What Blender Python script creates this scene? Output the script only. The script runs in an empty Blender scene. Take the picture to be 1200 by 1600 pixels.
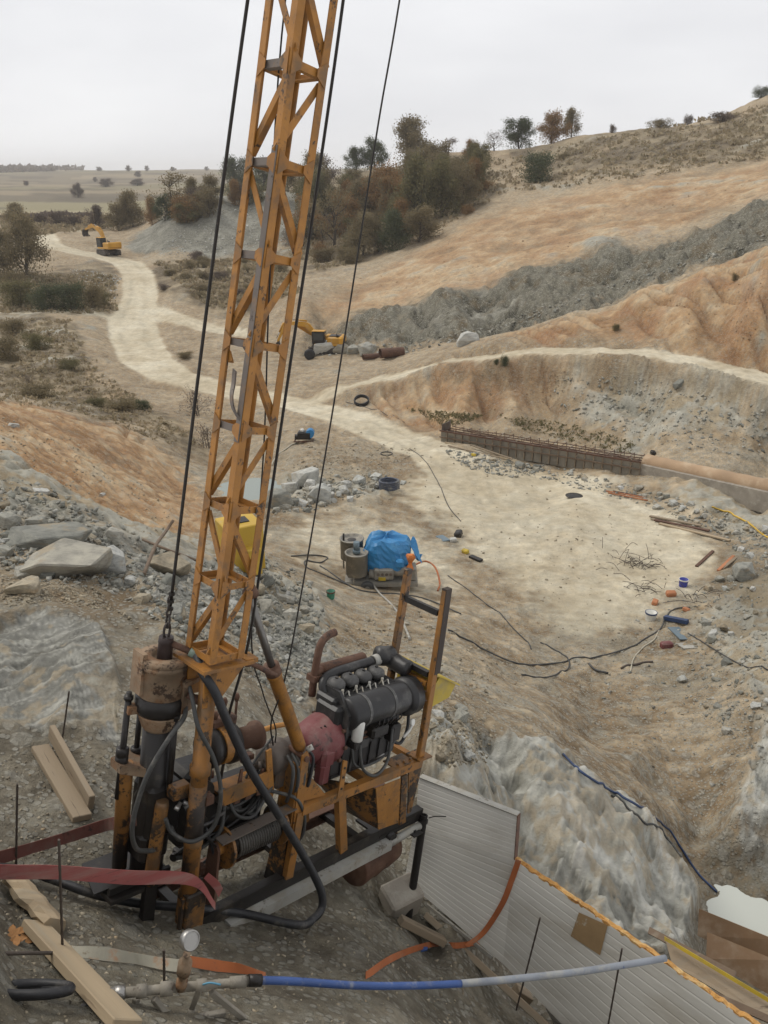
import bpy, bmesh, math, random, numpy as np
from mathutils import Vector, Matrix
scene = bpy.context.scene
R = math.radians
rng = np.random.default_rng(7)
random.seed(7)

# ------------------------------------------------------------------ camera
ZC, PITCH, F = 20.0, R(22), 1290.0          # eye height, downward pitch, focal length (px of the 1200x1600 photo)
cam = bpy.data.cameras.new('camera'); cam_o = bpy.data.objects.new('camera', cam)
scene.collection.objects.link(cam_o)
cam.sensor_fit = 'VERTICAL'; cam.sensor_height = 36; cam.lens = 36 * F / 1600
cam.clip_start = 0.05; cam.clip_end = 20000
cam_o.location = (0, 0, ZC); cam_o.rotation_euler = (R(90) - PITCH, 0, 0)
scene.camera = cam_o
# ------------------------------------------------------------------ sky, sun, exposure (overcast)
SUN_EL, SUN_AZ = R(52), R(-60)
w = bpy.data.worlds.new('World'); scene.world = w; w.use_nodes = True
nt = w.node_tree; nt.nodes.clear()
o_ = nt.nodes.new('ShaderNodeOutputWorld'); bg = nt.nodes.new('ShaderNodeBackground')
sky = nt.nodes.new('ShaderNodeTexSky'); sky.sky_type = 'NISHITA'; sky.sun_disc = False
sky.sun_elevation = SUN_EL; sky.sun_rotation = SUN_AZ
sky.air_density = 1.0; sky.dust_density = 4.0
mulv = nt.nodes.new('ShaderNodeVectorMath'); mulv.operation = 'SCALE'; mulv.inputs['Scale'].default_value = 0.08
nt.links.new(sky.outputs[0], mulv.inputs[0])
tc = nt.nodes.new('ShaderNodeTexCoord')
mp = nt.nodes.new('ShaderNodeMapping'); mp.inputs['Scale'].default_value = (1.2, 1.2, 4.5)
nz = nt.nodes.new('ShaderNodeTexNoise'); nz.inputs['Scale'].default_value = 2.2; nz.inputs['Detail'].default_value = 4
cr = nt.nodes.new('ShaderNodeValToRGB')
cr.color_ramp.elements[0].position = 0.3; cr.color_ramp.elements[0].color = (0.665, 0.67, 0.695, 1)
cr.color_ramp.elements[1].position = 0.7; cr.color_ramp.elements[1].color = (0.80, 0.805, 0.82, 1)
nt.links.new(tc.outputs['Generated'], mp.inputs[0]); nt.links.new(mp.outputs[0], nz.inputs[0]); nt.links.new(nz.outputs[0], cr.inputs[0])
mx = nt.nodes.new('ShaderNodeMix'); mx.data_type = 'RGBA'; mx.inputs[0].default_value = 0.95   # closed cloud deck
nt.links.new(mulv.outputs[0], mx.inputs[6]); nt.links.new(cr.outputs[0], mx.inputs[7])
gz_ = nt.nodes.new('ShaderNodeSeparateXYZ'); nt.links.new(tc.outputs['Generated'], gz_.inputs[0]); hl = nt.nodes.new('ShaderNodeMapRange'); nt.links.new(gz_.outputs[2], hl.inputs[0]); hl.inputs[1].default_value = 0; hl.inputs[2].default_value = .45; hl.inputs[3].default_value = 1.08; hl.inputs[4].default_value = .97
sc2 = nt.nodes.new('ShaderNodeVectorMath'); sc2.operation = 'SCALE'; nt.links.new(mx.outputs[2], sc2.inputs[0]); nt.links.new(hl.outputs[0], sc2.inputs['Scale'])
nt.links.new(sc2.outputs[0], bg.inputs[0]); bg.inputs[1].default_value = 1.0
nt.links.new(bg.outputs[0], o_.inputs[0])
sl = bpy.data.lights.new('sun', 'SUN'); sl.energy = 1.5; sl.angle = R(25); sl.color = (1, 0.95, 0.87)
so = bpy.data.objects.new('sun', sl); scene.collection.objects.link(so)
sd = Vector((math.cos(SUN_EL) * math.sin(SUN_AZ), math.cos(SUN_EL) * math.cos(SUN_AZ), math.sin(SUN_EL)))
so.rotation_euler = (-sd).to_track_quat('-Z', 'Y').to_euler()
vs = scene.view_settings; vs.view_transform = 'Standard'; vs.look = 'None'; vs.exposure = 0.22; vs.gamma = 1.0; vs.use_curve_mapping = False
scene.cycles.volume_step_rate = 1.0
scene.cycles.max_bounces = 5; scene.cycles.diffuse_bounces = 3; scene.cycles.volume_bounces = 1

# ------------------------------------------------------------------ small toolkit
COL = scene.collection
cp_, sp_ = math.cos(PITCH), math.sin(PITCH)
def ray(u, v):
    xr = (u - 600) / F; yr = (800 - v) / F
    return np.array([xr, cp_ + yr * sp_, -sp_ + yr * cp_])
def at(u, v, Y):                            # the place seen in direction (u, v), Y metres out
    d = ray(u, v); return Vector(np.array([0, 0, ZC]) + d * (Y / d[1]))
def link(o, parent=None):
    COL.objects.link(o)
    if parent is not None: o.parent = parent
    return o
def tag(o, label=None, cat=None, group=None, kind=None):
    if label: o['label'] = label
    if cat: o['category'] = cat
    if group: o['group'] = group
    if kind: o['kind'] = kind
    return o
def empty(name, loc=(0, 0, 0), label=None, cat=None, group=None, mat=None, parent=None):
    o = bpy.data.objects.new(name, None); o.empty_display_size = 0.1
    if mat is not None: o.matrix_world = mat
    else: o.location = loc
    return tag(link(o, parent), label, cat, group)

class MB:
    """collects shapes into one mesh object"""
    def __init__(s): s.v = []; s.f = []; s.sm = []
    def add(s, vs_, fs, smooth=False):
        n = len(s.v); s.v += [tuple(p) for p in vs_]; s.f += [tuple(i + n for i in f) for f in fs]; s.sm += [smooth] * len(fs)
        return s
    def box(s, c, size, M=None):
        x, y, z = (q / 2 for q in size); P = [(-x,-y,-z),(x,-y,-z),(x,y,-z),(-x,y,-z),(-x,-y,z),(x,-y,z),(x,y,z),(-x,y,z)]
        c = Vector(c)
        P = [(M @ Vector(p) if M else Vector(p)) + c for p in P]
        return s.add(P, [(0,3,2,1),(4,5,6,7),(0,1,5,4),(1,2,6,5),(2,3,7,6),(3,0,4,7)])
    def cham(s, c, size, ch=0.1, M=None):
        """box with chamfered edges (ch = metres)"""
        x, y, z = (q / 2 for q in size); k = min(ch, x * .9, y * .9, z * .9); c = Vector(c); V = []; idx = {}
        for sx in (-1, 1):
            for sy in (-1, 1):
                for sz in (-1, 1):
                    for ax in range(3):
                        p = [sx * (x - k), sy * (y - k), sz * (z - k)]
                        p[ax] = (sx * x, sy * y, sz * z)[ax]
                        idx[(sx, sy, sz, ax)] = len(V); q = Vector(p)
                        V.append((M @ q if M else q) + c)
        Fs = []
        g = lambda a, b, c_, ax: idx[(a, b, c_, ax)]
        for d in (-1, 1):
            for ax, quad in ((0, [(d,-1,-1),(d,1,-1),(d,1,1),(d,-1,1)]), (1, [(-1,d,-1),(-1,d,1),(1,d,1),(1,d,-1)]), (2, [(-1,-1,d),(1,-1,d),(1,1,d),(-1,1,d)])):
                q = [g(*t, ax) for t in quad]; Fs.append(q if d > 0 else q[::-1])
        for a in (-1, 1):
            for b in (-1, 1):
                q = [g(a,b,-1,0), g(a,b,-1,1), g(a,b,1,1), g(a,b,1,0)]; Fs.append(q if a * b > 0 else q[::-1])
                q = [g(a,-1,b,0), g(a,1,b,0), g(a,1,b,2), g(a,-1,b,2)]; Fs.append(q if a * b > 0 else q[::-1])
                q = [g(-1,a,b,1), g(-1,a,b,2), g(1,a,b,2), g(1,a,b,1)]; Fs.append(q if a * b > 0 else q[::-1])
                for c2 in (-1, 1):
                    q = [g(a,b,c2,0), g(a,b,c2,1), g(a,b,c2,2)]; Fs.append(q if a * b * c2 > 0 else q[::-1])
        return s.add(V, Fs)
    def bar(s, a, b, w_, h_, up=(0, 0, 1), ch=0.0):
        """rectangular bar from a to b"""
        a = Vector(a); b = Vector(b); x = (b - a).normalized(); u = Vector(up)
        y = u.cross(x)
        if y.length < 1e-4: y = Vector((1, 0, 0)).cross(x)
        y.normalize(); z = x.cross(y); M = Matrix((x, y, z)).transposed()
        if ch: return s.cham((a + b) / 2, ((b - a).length, w_, h_), ch, M)
        return s.box((a + b) / 2, ((b - a).length, w_, h_), M)
    def lathe(s, a, b, prof, n=20, smooth=True, caps=True):
        """surface of revolution about the axis a->b; prof = [(t 0..1, radius)]"""
        a = Vector(a); b = Vector(b); x = (b - a).normalized(); y = x.orthogonal().normalized(); z = x.cross(y); V = []; Fs = []
        for t, r in prof:
            for i in range(n):
                q = 2 * math.pi * i / n; V.append(a + (b - a) * t + (y * math.cos(q) + z * math.sin(q)) * r)
        for j in range(len(prof) - 1):
            for i in range(n):
                i2 = (i + 1) % n; Fs.append((j*n+i, j*n+i2, (j+1)*n+i2, (j+1)*n+i))
        s.add(V, Fs, smooth)
        if caps:
            n0 = len(s.v) - len(V)
            s.f += [tuple(n0 + i for i in range(n))[::-1], tuple(n0 + (len(prof)-1)*n + i for i in range(n))]; s.sm += [False, False]
        return s
    def cyl(s, a, b, r, n=16, r2=None, smooth=True): return s.lathe(a, b, [(0, r), (1, r if r2 is None else r2)], n, smooth)
    def hollow(s, a, b, r, ri, n=24):
        return s.lathe(a, b, [(0, ri), (0, r), (1, r), (1, ri), (0, ri)], n, False, caps=False)
    def tube(s, pts, r, n=8, closed=False, rad=None):
        P = [Vector(p) for p in pts]; m = len(P); V = []; Fs = []; prev = None
        for i, p in enumerate(P):
            if closed: t = P[(i+1) % m] - P[i-1]
            else: t = P[min(i+1, m-1)] - P[max(i-1, 0)]
            t.normalize()
            y = t.orthogonal().normalized() if prev is None else (prev - t * prev.dot(t))
            if y.length < 1e-5: y = t.orthogonal()
            y.normalize(); prev = y; z = t.cross(y); rr = r if rad is None else rad[i]
            for k in range(n):
                q = 2 * math.pi * k / n; V.append(p + (y * math.cos(q) + z * math.sin(q)) * rr)
        for i in range(m if closed else m - 1):
            i2 = (i + 1) % m
            for k in range(n):
                k2 = (k + 1) % n; Fs.append((i*n+k, i*n+k2, i2*n+k2, i2*n+k))
        s.add(V, Fs, True)
        if not closed:
            n0 = len(s.v) - len(V)
            s.f += [tuple(n0 + i for i in range(n))[::-1], tuple(n0 + (m-1)*n + i for i in range(n))]; s.sm += [False, False]
        return s
    def prism(s, poly, ext, smooth=False):
        """polygon (3-D points, planar) extruded by the vector ext"""
        P = [Vector(p) for p in poly]; e = Vector(ext); n = len(P)
        Fs = [tuple(range(n))[::-1], tuple(range(n, 2*n))] + [(i, (i+1) % n, (i+1) % n + n, i + n) for i in range(n)]
        return s.add(P + [p + e for p in P], Fs, smooth)
    def ribbon(s, pts, wid, th=0.004, side=None):
        """flat strap along pts; wid = width vectors"""
        P = [Vector(p) for p in pts]; V = []; Fs = []
        for i, p in enumerate(P):
            t = (P[min(i+1, len(P)-1)] - P[max(i-1, 0)]).normalized(); wv = Vector(wid[i] if isinstance(wid, list) else wid)
            nn = t.cross(wv).normalized() * th / 2
            V += [p - wv/2 - nn, p + wv/2 - nn, p + wv/2 + nn, p - wv/2 + nn]
        for i in range(len(P) - 1):
            for k in range(4): Fs.append((i*4+k, i*4+(k+1) % 4, i*4+4+(k+1) % 4, i*4+4+k))
        Fs += [(3, 2, 1, 0), tuple(len(V) - 4 + k for k in range(4))]
        return s.add(V, Fs, False)
    def build(s, name, mat, parent=None):
        me = bpy.data.meshes.new(name); me.from_pydata(s.v, [], s.f)
        bm = bmesh.new(); bm.from_mesh(me); bmesh.ops.recalc_face_normals(bm, faces=bm.faces); bm.to_mesh(me); bm.free()
        me.polygons.foreach_set('use_smooth', s.sm); me.update()
        if mat is not None: me.materials.append(mat)
        return link(bpy.data.objects.new(name, me), parent)
def spline(pts, n=8):
    """Catmull-Rom through pts"""
    P = [Vector(p) for p in pts]; P = [2*P[0]-P[1]] + P + [2*P[-1]-P[-2]]; out = []
    for i in range(1, len(P) - 2):
        for k in range(n):
            t = k / n; a, b, c, d = P[i-1:i+3]
            out.append(0.5*((2*b) + (c-a)*t + (2*a-5*b+4*c-d)*t*t + (3*b-a-3*c+d)*t**3))
    return out + [P[-2]]

# ------------------------------------------------------------------ procedural materials
def ramp(nt, fac, stops):
    r = nt.nodes.new('ShaderNodeValToRGB'); e = r.color_ramp.elements
    while len(e) < len(stops): e.new(0.5)
    for k, (p, c) in enumerate(stops): e[k].position = p; e[k].color = (*c, 1)
    nt.links.new(fac, r.inputs[0]); return r.outputs[0]
def noise(nt, vec, scale, detail=4, rough=0.55, dist=0.0):
    n = nt.nodes.new('ShaderNodeTexNoise'); n.inputs['Scale'].default_value = scale; n.inputs['Detail'].default_value = detail
    n.inputs['Roughness'].default_value = rough; n.inputs['Distortion'].default_value = dist
    nt.links.new(vec, n.inputs['Vector']); return n.outputs['Fac']
def mixc(nt, fac, a, b, mode='MIX'):
    m = nt.nodes.new('ShaderNodeMix'); m.data_type = 'RGBA'; m.blend_type = mode
    for sock, val in ((m.inputs[0], fac), (m.inputs[6], a), (m.inputs[7], b)):
        if isinstance(val, (int, float)): sock.default_value = val
        elif isinstance(val, tuple): sock.default_value = (*val, 1)
        else: nt.links.new(val, sock)
    return m.outputs[2]
def math_(nt, op, a, b=None, clamp=False):
    m = nt.nodes.new('ShaderNodeMath'); m.operation = op; m.use_clamp = clamp
    for sock, val in ((m.inputs[0], a), (m.inputs[1], b)):
        if val is None: continue
        if isinstance(val, (int, float)): sock.default_value = val
        else: nt.links.new(val, sock)
    return m.outputs[0]
def sstep(nt, x, lo, hi):
    m = nt.nodes.new('ShaderNodeMapRange'); m.interpolation_type = 'SMOOTHSTEP'
    nt.links.new(x, m.inputs[0]); m.inputs[1].default_value = lo; m.inputs[2].default_value = hi
    return m.outputs[0]
def new_mat(name):
    m = bpy.data.materials.new(name); m.use_nodes = True; nt = m.node_tree; nt.nodes.clear()
    o = nt.nodes.new('ShaderNodeOutputMaterial'); b = nt.nodes.new('ShaderNodeBsdfPrincipled'); nt.links.new(b.outputs[0], o.inputs[0])
    return m, nt, b
def objvec(nt, scale=(1, 1, 1), rnd=True):
    tc = nt.nodes.new('ShaderNodeTexCoord'); v = tc.outputs['Object']
    if rnd:
        oi = nt.nodes.new('ShaderNodeObjectInfo'); vm = nt.nodes.new('ShaderNodeVectorMath'); vm.operation = 'MULTIPLY_ADD'
        cx = nt.nodes.new('ShaderNodeCombineXYZ')
        for k in range(3): nt.links.new(oi.outputs['Random'], cx.inputs[k])
        nt.links.new(cx.outputs[0], vm.inputs[0]); vm.inputs[1].default_value = (37, 53, 71); nt.links.new(v, vm.inputs[2]); v = vm.outputs[0]
    mp = nt.nodes.new('ShaderNodeMapping'); mp.inputs['Scale'].default_value = scale; nt.links.new(v, mp.inputs[0]); return mp.outputs[0]
def bump(nt, b, h, dist=0.01, strength=0.6):
    bn = nt.nodes.new('ShaderNodeBump'); bn.inputs['Distance'].default_value = dist; bn.inputs['Strength'].default_value = strength
    nt.links.new(h, bn.inputs['Height']); nt.links.new(bn.outputs[0], b.inputs['Normal'])
MATS = {}
def worn(name, base, dark, wear=0.5, rough=0.6, metal=0.0, scale=6.0, stretch=(1, 1, 1), dirt=None, dirt_amt=0.4, spec=0.4, bmp=0.004, var=0.25):
    """painted or plain surface: base colour, darker worn patches (rust, oil), optional dust"""
    m, nt, b = new_mat(name); v = objvec(nt, stretch)
    n1 = noise(nt, v, scale, 6, 0.62); n2 = noise(nt, v, scale * 5.5, 5, 0.6); n3 = noise(nt, v, scale * 0.35, 3)
    tone = tuple(c * (1 - var) for c in base)
    c = mixc(nt, sstep(nt, n3, 0.35, 0.68), base, tone)
    k = math_(nt, 'ADD', math_(nt, 'MULTIPLY', n1, 0.65), math_(nt, 'MULTIPLY', n2, 0.35))
    lo = 0.72 - 0.34 * wear
    c = mixc(nt, sstep(nt, k, lo, lo + 0.07), c, dark)
    if dirt:
        n4 = noise(nt, v, scale * 0.8, 6, 0.65); c = mixc(nt, math_(nt, 'MULTIPLY', sstep(nt, n4, 0.62 - 0.3 * dirt_amt, 0.8 - 0.2 * dirt_amt), 0.8), c, dirt)
    nt.links.new(c, b.inputs['Base Color']); b.inputs['Roughness'].default_value = rough; b.inputs['Metallic'].default_value = metal
    b.inputs['Specular IOR Level'].default_value = spec
    bump(nt, b, n2, bmp, 0.5); MATS[name] = m; return m

# ------------------------------------------------------------------ terrain: surveyed spots (direction u, v and distance Y), interpolated
SURVEY = [
 # slope the rig stands on
 (0,1600,2.6),(300,1600,2.9),(600,1600,3.6),(880,1605,5.05),(1150,1620,5.3),(671,1482,5.54),(768,1562,5.17),(863,1659,4.82),(700,1570,4.55),(620,1500,4.75),(0,1450,3.5),(0,1300,4.7),(150,1300,5.0),(100,1200,5.8),(300,1430,4.32),(370,1440,4.45),
 (235,1400,4.6),(500,1450,4.7),(600,1420,5.65),(650,1450,5.65),(690,1440,5.75),(450,1250,6.3),(560,1320,6.2),(620,1330,6.5),(200,1200,6.0),
 (0,1100,6.8),(100,1050,7.3),(200,1050,7.5),(0,900,10.5),(150,850,12.5),(0,800,14),(100,790,15.5),(0,735,18),(60,760,17.5),(200,900,11.5),(300,1000,9.0),(300,900,13),
 (450,1100,9.0),(400,1000,11.5),(400,900,16),(500,1000,13.5),(450,920,17),(300,870,15),(600,1050,12.5),(560,1150,9.2),
 # outcrop behind the panels and the pit
 (700,1180,7.6),(680,1100,9.5),(760,1150,9.3),(800,1250,8.2),(760,1290,7.0),(900,1300,8.0),(900,1420,7.0),(1000,1440,7.2),(1040,1500,6.6),(1000,1290,8.8),(850,1170,9.6),(940,1235,9.4),(1080,1400,8.4),
 (800,1400,6.9),(900,1500,6.2),
 (1020,1230,12.0),(1090,1330,10.8),(1160,1425,9.5),(1200,1440,9.4),(1200,1500,8.6),(1120,1470,8.6),(1130,1540,7.2),(1150,1300,10.6),(1000,1180,12.8),(900,1100,15.5),(930,1160,13.4),(800,1060,15.8),(850,1000,20),(1000,1000,20.5),(1150,1000,19.5),(1150,1100,14.6),(1200,1200,12.0),(760,1000,18.8),(700,1000,16.5),(700,1060,12.3),
 # orange bank on the far left shoulder, gully
 (0,640,30),(100,662,34),(200,700,36),(280,765,34),(150,790,20.5),(250,845,20.5),(60,700,25),(150,730,27),(330,815,26),(0,690,23),
 (380,865,20.0),(390,775,33),(390,745,36),(330,740,40),
 # valley on the left
 (250,660,46),(100,612,58),(250,640,52),(0,610,56),(0,520,85),(100,490,95),(0,490,96),(100,560,70),(180,560,72),
 (200,520,90),(220,470,105),(215,430,120),(160,400,138),(90,380,150),(65,360,168),(100,345,195),(200,330,260),(0,400,138),(0,360,180),(100,440,116),(50,470,104),
 (250,580,68),(330,605,62),(450,630,55),(560,660,48),(650,695,42),(740,740,37),
 # yard
 (900,800,31),(1000,900,25),(800,900,25),(700,780,33),(600,800,31),(500,830,28),(600,910,23.7),(520,920,21.5),(680,960,20.3),(1150,870,26),(1200,830,28.5),(1100,800,31),(430,800,29.5),
 (480,690,41),(450,745,35.5),(410,700,42),(630,720,39),(550,700,40.5),
 (690,690,42.5),(1000,745,36.5),(1200,795,32.3),(800,640,46),(900,670,43),(1000,690,40.8),(1200,720,37.5),
 # bank below the bench road, bench road
 (720,600,49.5),(800,590,48.7),(720,630,47),(1000,620,44),(1150,650,40),(880,610,46.5),
 (1200,580,42),(1200,603,40.7),(1050,550,46),(1050,572,44.5),(900,540,49),(900,558,47.8),(760,550,52),(760,566,50.5),(640,585,55),(540,605,56.5),
 (650,602,52.2),(650,640,50.6),(760,592,49.6),(760,642,48.0),(850,590,48.2),(850,640,46.7),(690,596,51),(690,640,49.2),
 (1200,430,46.8),(1200,540,44.0),(1100,445,50.2),(1100,520,47.2),(1000,470,53),(1000,520,50.2),
 # orange lobe over the bench road
 (1200,560,43.2),(1000,532,49.0),(850,527,52),(1200,385,53),(1100,420,54),(1000,455,55),(900,490,56),(800,518,57),(1150,480,47.5),(1050,480,50.5),(950,510,52.5),
 (1200,395,60),(1100,440,62),(1000,475,64),(900,505,65),(800,535,66),
 # main hill: cut rock face and slope above
 (640,545,78),(730,528,75),(500,550,82),(560,557,78),(470,545,86),(560,500,87),(700,465,86),(800,440,87),(950,400,87),(1200,330,86),(760,517,80),(950,458,79),(1200,377,77),(480,478,91),(500,530,88),
 (500,440,105),(640,400,112),(760,330,125),(900,300,125),(1100,270,120),(1200,250,118),(850,260,150),(1000,210,150),(1200,150,158),(1200,190,140),(900,215,165),(780,240,172),(1300,130,160),
 # tree belt, heap of spoil, brush
 (600,340,150),(560,400,126),(520,350,160),(560,268,210),(680,240,192),(450,290,235),(400,272,300),(480,415,122),
 (230,400,142),(340,402,140),(330,313,158),(420,305,162),(262,352,152),(300,380,145),(400,380,145),(480,309,168),(200,360,170),
 (300,440,112),(380,425,118),(420,470,100),(300,490,97),(350,510,92),(330,560,74),(450,560,76),(400,600,62),
 # far land
 (200,300,500),(0,300,480),(0,330,260),(100,285,800),(300,285,600),(100,266,1500),(300,264,1500),(0,264,1500),(450,266,1500),(600,262,1500),
]
EXTRA = [  # places no line of sight reaches: (x/Y, Y, height)
 (-.2,205,11),(-.13,215,12),(.0,270,14),(.05,260,17),(.2,260,19),(.35,240,22),(.5,240,28),(.3,400,15),(.5,500,20),(.7,160,36),(.2,1500,30),(.6,1500,35),
 (-.7,1500,34),(-.8,300,14),(-.8,90,8),(-.7,30,13),(-.7,14,15.3),(-.7,7,15.8),(-.7,3,17.0),(0,1.2,17.4),(.5,1.6,16.4),(.7,3.2,14.8),(-.5,1.2,17.8),(.75,6,12),(.75,10,10.5),(.75,25,8.2),(.75,42,12),(.75,55,17.5),(.75,88,20),
 (0,2000,36),(-.5,2000,36),(.5,2000,36),(0,3000,40),(-.5,3000,40),(.5,3000,40),(0,4200,42),(-.6,4200,42),(.6,4200,42),(-.3,1000,24),(-.1,1000,24),(-.5,1000,24),(-.2,700,16),(-.4,700,16),(-.3,350,11),(-.15,400,14),(.0,.6,17.9),(-.7,.6,18.2),(.7,.6,16.8),
 (-.25,22,10.2),(-.18,25,8.6),(-.33,23,10.8),
]
ca = []; cs = []; ct = []
for u, v, Y in SURVEY:
    p = at(u, v, Y); ca.append(p.x / p.y); cs.append(math.log(p.y)); ct.append((p.z - ZC) / p.y)
for a, Y, z in EXTRA: ca.append(a); cs.append(math.log(Y)); ct.append((z - ZC) / Y)
ca = np.array(ca) * 3.0; cs = np.array(cs); ct = np.array(ct); NC = len(ca)
def kern(d2): return np.sqrt(d2 + 0.0016)
K = np.zeros((NC + 3, NC + 3)); K[:NC, :NC] = kern((ca[:, None] - ca[None]) ** 2 + (cs[:, None] - cs[None]) ** 2) - 0.004 * np.eye(NC)
K[:NC, NC] = 1; K[:NC, NC+1] = ca; K[:NC, NC+2] = cs; K[NC:, :NC] = K[:NC, NC:].T
WT = np.linalg.solve(K, np.concatenate([ct, np.zeros(3)]))
def Tof(a, s):
    a = np.asarray(a, dtype=float).ravel() * 3.0; s = np.asarray(s, dtype=float).ravel(); out = np.empty(len(a))
    for i in range(0, len(a), 40000):
        A, S = a[i:i+40000], s[i:i+40000]
        out[i:i+40000] = kern((A[:, None] - ca[None]) ** 2 + (S[:, None] - cs[None]) ** 2) @ WT[:NC] + WT[NC] + A * WT[NC+1] + S * WT[NC+2]
    return out
# --- gradient noise
PERM = rng.permutation(256).astype(np.int64); PERM = np.concatenate([PERM] * 3)
GR = rng.normal(size=(256, 3)); GR /= np.linalg.norm(GR, axis=1)[:, None]
def perlin(x, y, z):
    xi = np.floor(x).astype(np.int64); yi = np.floor(y).astype(np.int64); zi = np.floor(z).astype(np.int64)
    xf = x - xi; yf = y - yi; zf = z - zi; xi &= 255; yi &= 255; zi &= 255
    u = xf**3 * (xf * (xf*6-15) + 10); v = yf**3 * (yf * (yf*6-15) + 10); w = zf**3 * (zf * (zf*6-15) + 10)
    def g(i, j, k):
        h = PERM[PERM[PERM[xi+i] + yi+j] + zi+k]; q = GR[h]
        return q[:, 0] * (xf-i) + q[:, 1] * (yf-j) + q[:, 2] * (zf-k)
    l = lambda a, b, t: a + t * (b - a)
    return 1.5 * l(l(l(g(0,0,0), g(1,0,0), u), l(g(0,1,0), g(1,1,0), u), v), l(l(g(0,0,1), g(1,0,1), u), l(g(0,1,1), g(1,1,1), u), v), w)
# --- adaptive fan-shaped sheet: cells grow with distance
NA, NS = 860, 960
A1 = np.linspace(-0.74, 0.74, NA)
sv = np.concatenate([np.linspace(math.log(0.6), math.log(2.2), 24, endpoint=False), np.linspace(math.log(2.2), math.log(210), NS - 24 - 60, endpoint=False), np.linspace(math.log(210), math.log(4000), 60)])
# base on a coarser grid, bicubic enough by linear interpolation of a fine base
AC = np.linspace(-0.74, 0.74, 260); SC = np.concatenate([np.linspace(math.log(0.6), math.log(230), 420, endpoint=False), np.linspace(math.log(230), math.log(4000), 60)])
TB = Tof(np.repeat(AC[None], len(SC), 0), np.repeat(SC[:, None], len(AC), 1)).reshape(len(SC), len(AC))
_fr = np.clip((SC - math.log(1500)) / .15, 0, 1)[:, None]; TB = TB * (1 - _fr) + _fr * .0088 * np.sqrt(1500 / np.exp(SC))[:, None]
def base_T(a, s):
    fa = np.clip((a - AC[0]) / (AC[1] - AC[0]), 0, len(AC) - 1.001); ia = fa.astype(int); fa = fa - ia
    i = np.clip(np.searchsorted(SC, s) - 1, 0, len(SC) - 2); fs = np.clip((s - SC[i]) / (SC[i+1] - SC[i]), 0, 1)
    return (TB[i, ia] * (1-fa) + TB[i, ia+1] * fa) * (1-fs) + (TB[i+1, ia] * (1-fa) + TB[i+1, ia+1] * fa) * fs
def hit0(u, v):
    """where the line of sight (u, v) first meets the undisturbed ground: (a, s)"""
    d = ray(u, v); a = d[0] / d[1]; T = d[2] / d[1]
    s = np.linspace(math.log(1.0), math.log(6000), 3000); tb = base_T(np.full(3000, a), s)
    k = np.argmax(tb >= T) if (tb >= T).any() else int(np.argmax(tb))
    return a, s[k]
def w0(u, v): a, s = hit0(u, v); Y = math.exp(s); return a * Y, Y
AA, SS = np.meshgrid(A1, sv); YY = np.exp(SS); XX = AA * YY; TT = base_T(AA.ravel(), SS.ravel()).reshape(AA.shape); ZZ = ZC + TT * YY
xf, yf, zf = XX.ravel(), YY.ravel(), ZZ.ravel()
# warp used to roughen every border between kinds of ground
WA = perlin(AA.ravel() * 14, SS.ravel() * 4.5, zf * 0 + .5) * 0.6 + perlin(AA.ravel() * 45, SS.ravel() * 15, zf * 0 + 7.5) * 0.4
WB = perlin(AA.ravel() * 14, SS.ravel() * 4.5, zf * 0 + 33.5) * 0.6 + perlin(AA.ravel() * 45, SS.ravel() * 15, zf * 0 + 57.5) * 0.4
def blur(M, n):
    for _ in range(n):
        M = M.copy(); M[1:-1] = (M[:-2] + 2*M[1:-1] + M[2:]) / 4; M[:, 1:-1] = (M[:, :-2] + 2*M[:, 1:-1] + M[:, 2:]) / 4
    return M
def wide(M, r):
    for ax in (0, 1):
        Q = np.cumsum(np.concatenate([np.repeat(M.take([0], ax), r + 1, ax), M, np.repeat(M.take([-1], ax), r, ax)], ax), ax); n = M.shape[ax]
        M = (np.take(Q, np.arange(2*r+1, 2*r+1+n), ax) - np.take(Q, np.arange(0, n), ax)) / (2*r+1)
    return M
def area(poly, n=4, warp=1.0):
    """mask of a patch of ground; corners (u, v) are sighted onto the ground, or (u, v, Y) placed"""
    P = []
    for q in poly:
        if len(q) == 2: P.append(hit0(*q))
        else: p = at(*q); P.append((p.x / p.y, math.log(p.y)))
    X = AA.ravel() + WA * 0.012 * warp; S = SS.ravel() + WB * 0.045 * warp; ins = np.zeros(len(X), bool)
    for (x1, y1), (x2, y2) in zip(P, P[1:] + P[:1]):
        if y1 == y2: continue
        ins ^= ((y1 > S) != (y2 > S)) & (X < (x2 - x1) * (S - y1) / (y2 - y1) + x1)
    return blur(ins.reshape(AA.shape).astype(float), n)
def track(pts, wid, soft=0.35):
    """mask along a track; wid in metres"""
    P = [w0(*q) if len(q) == 2 else (at(*q).x, at(*q).y) for q in pts]; best = np.full(len(xf), 1e9)
    for k, ((x1, y1), (x2, y2)) in enumerate(zip(P, P[1:])):
        dx, dy = x2 - x1, y2 - y1; L = dx*dx + dy*dy + 1e-9
        t = np.clip(((xf - x1) * dx + (yf - y1) * dy) / L, 0, 1)
        w_ = wid[k] + (wid[k+1] - wid[k]) * t
        best = np.minimum(best, np.hypot(xf - x1 - t*dx, yf - y1 - t*dy) / w_ + WA * 0.25)
    q = np.clip((1 + soft - best) / soft, 0, 1)
    LANES.append(np.exp(-((best - .5) / .16) ** 2) * (best < 1.2)); return (q * q * (3 - 2*q)).reshape(AA.shape)
LANES = []
MAIN = [(62,362),(75,383),(110,392),(165,402),(200,412),(217,430),(218,465),(205,500),(210,530),(232,565),(280,592),(340,607),(450,630),(540,652),(620,683),(680,708),(740,740),(800,770)]
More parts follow.
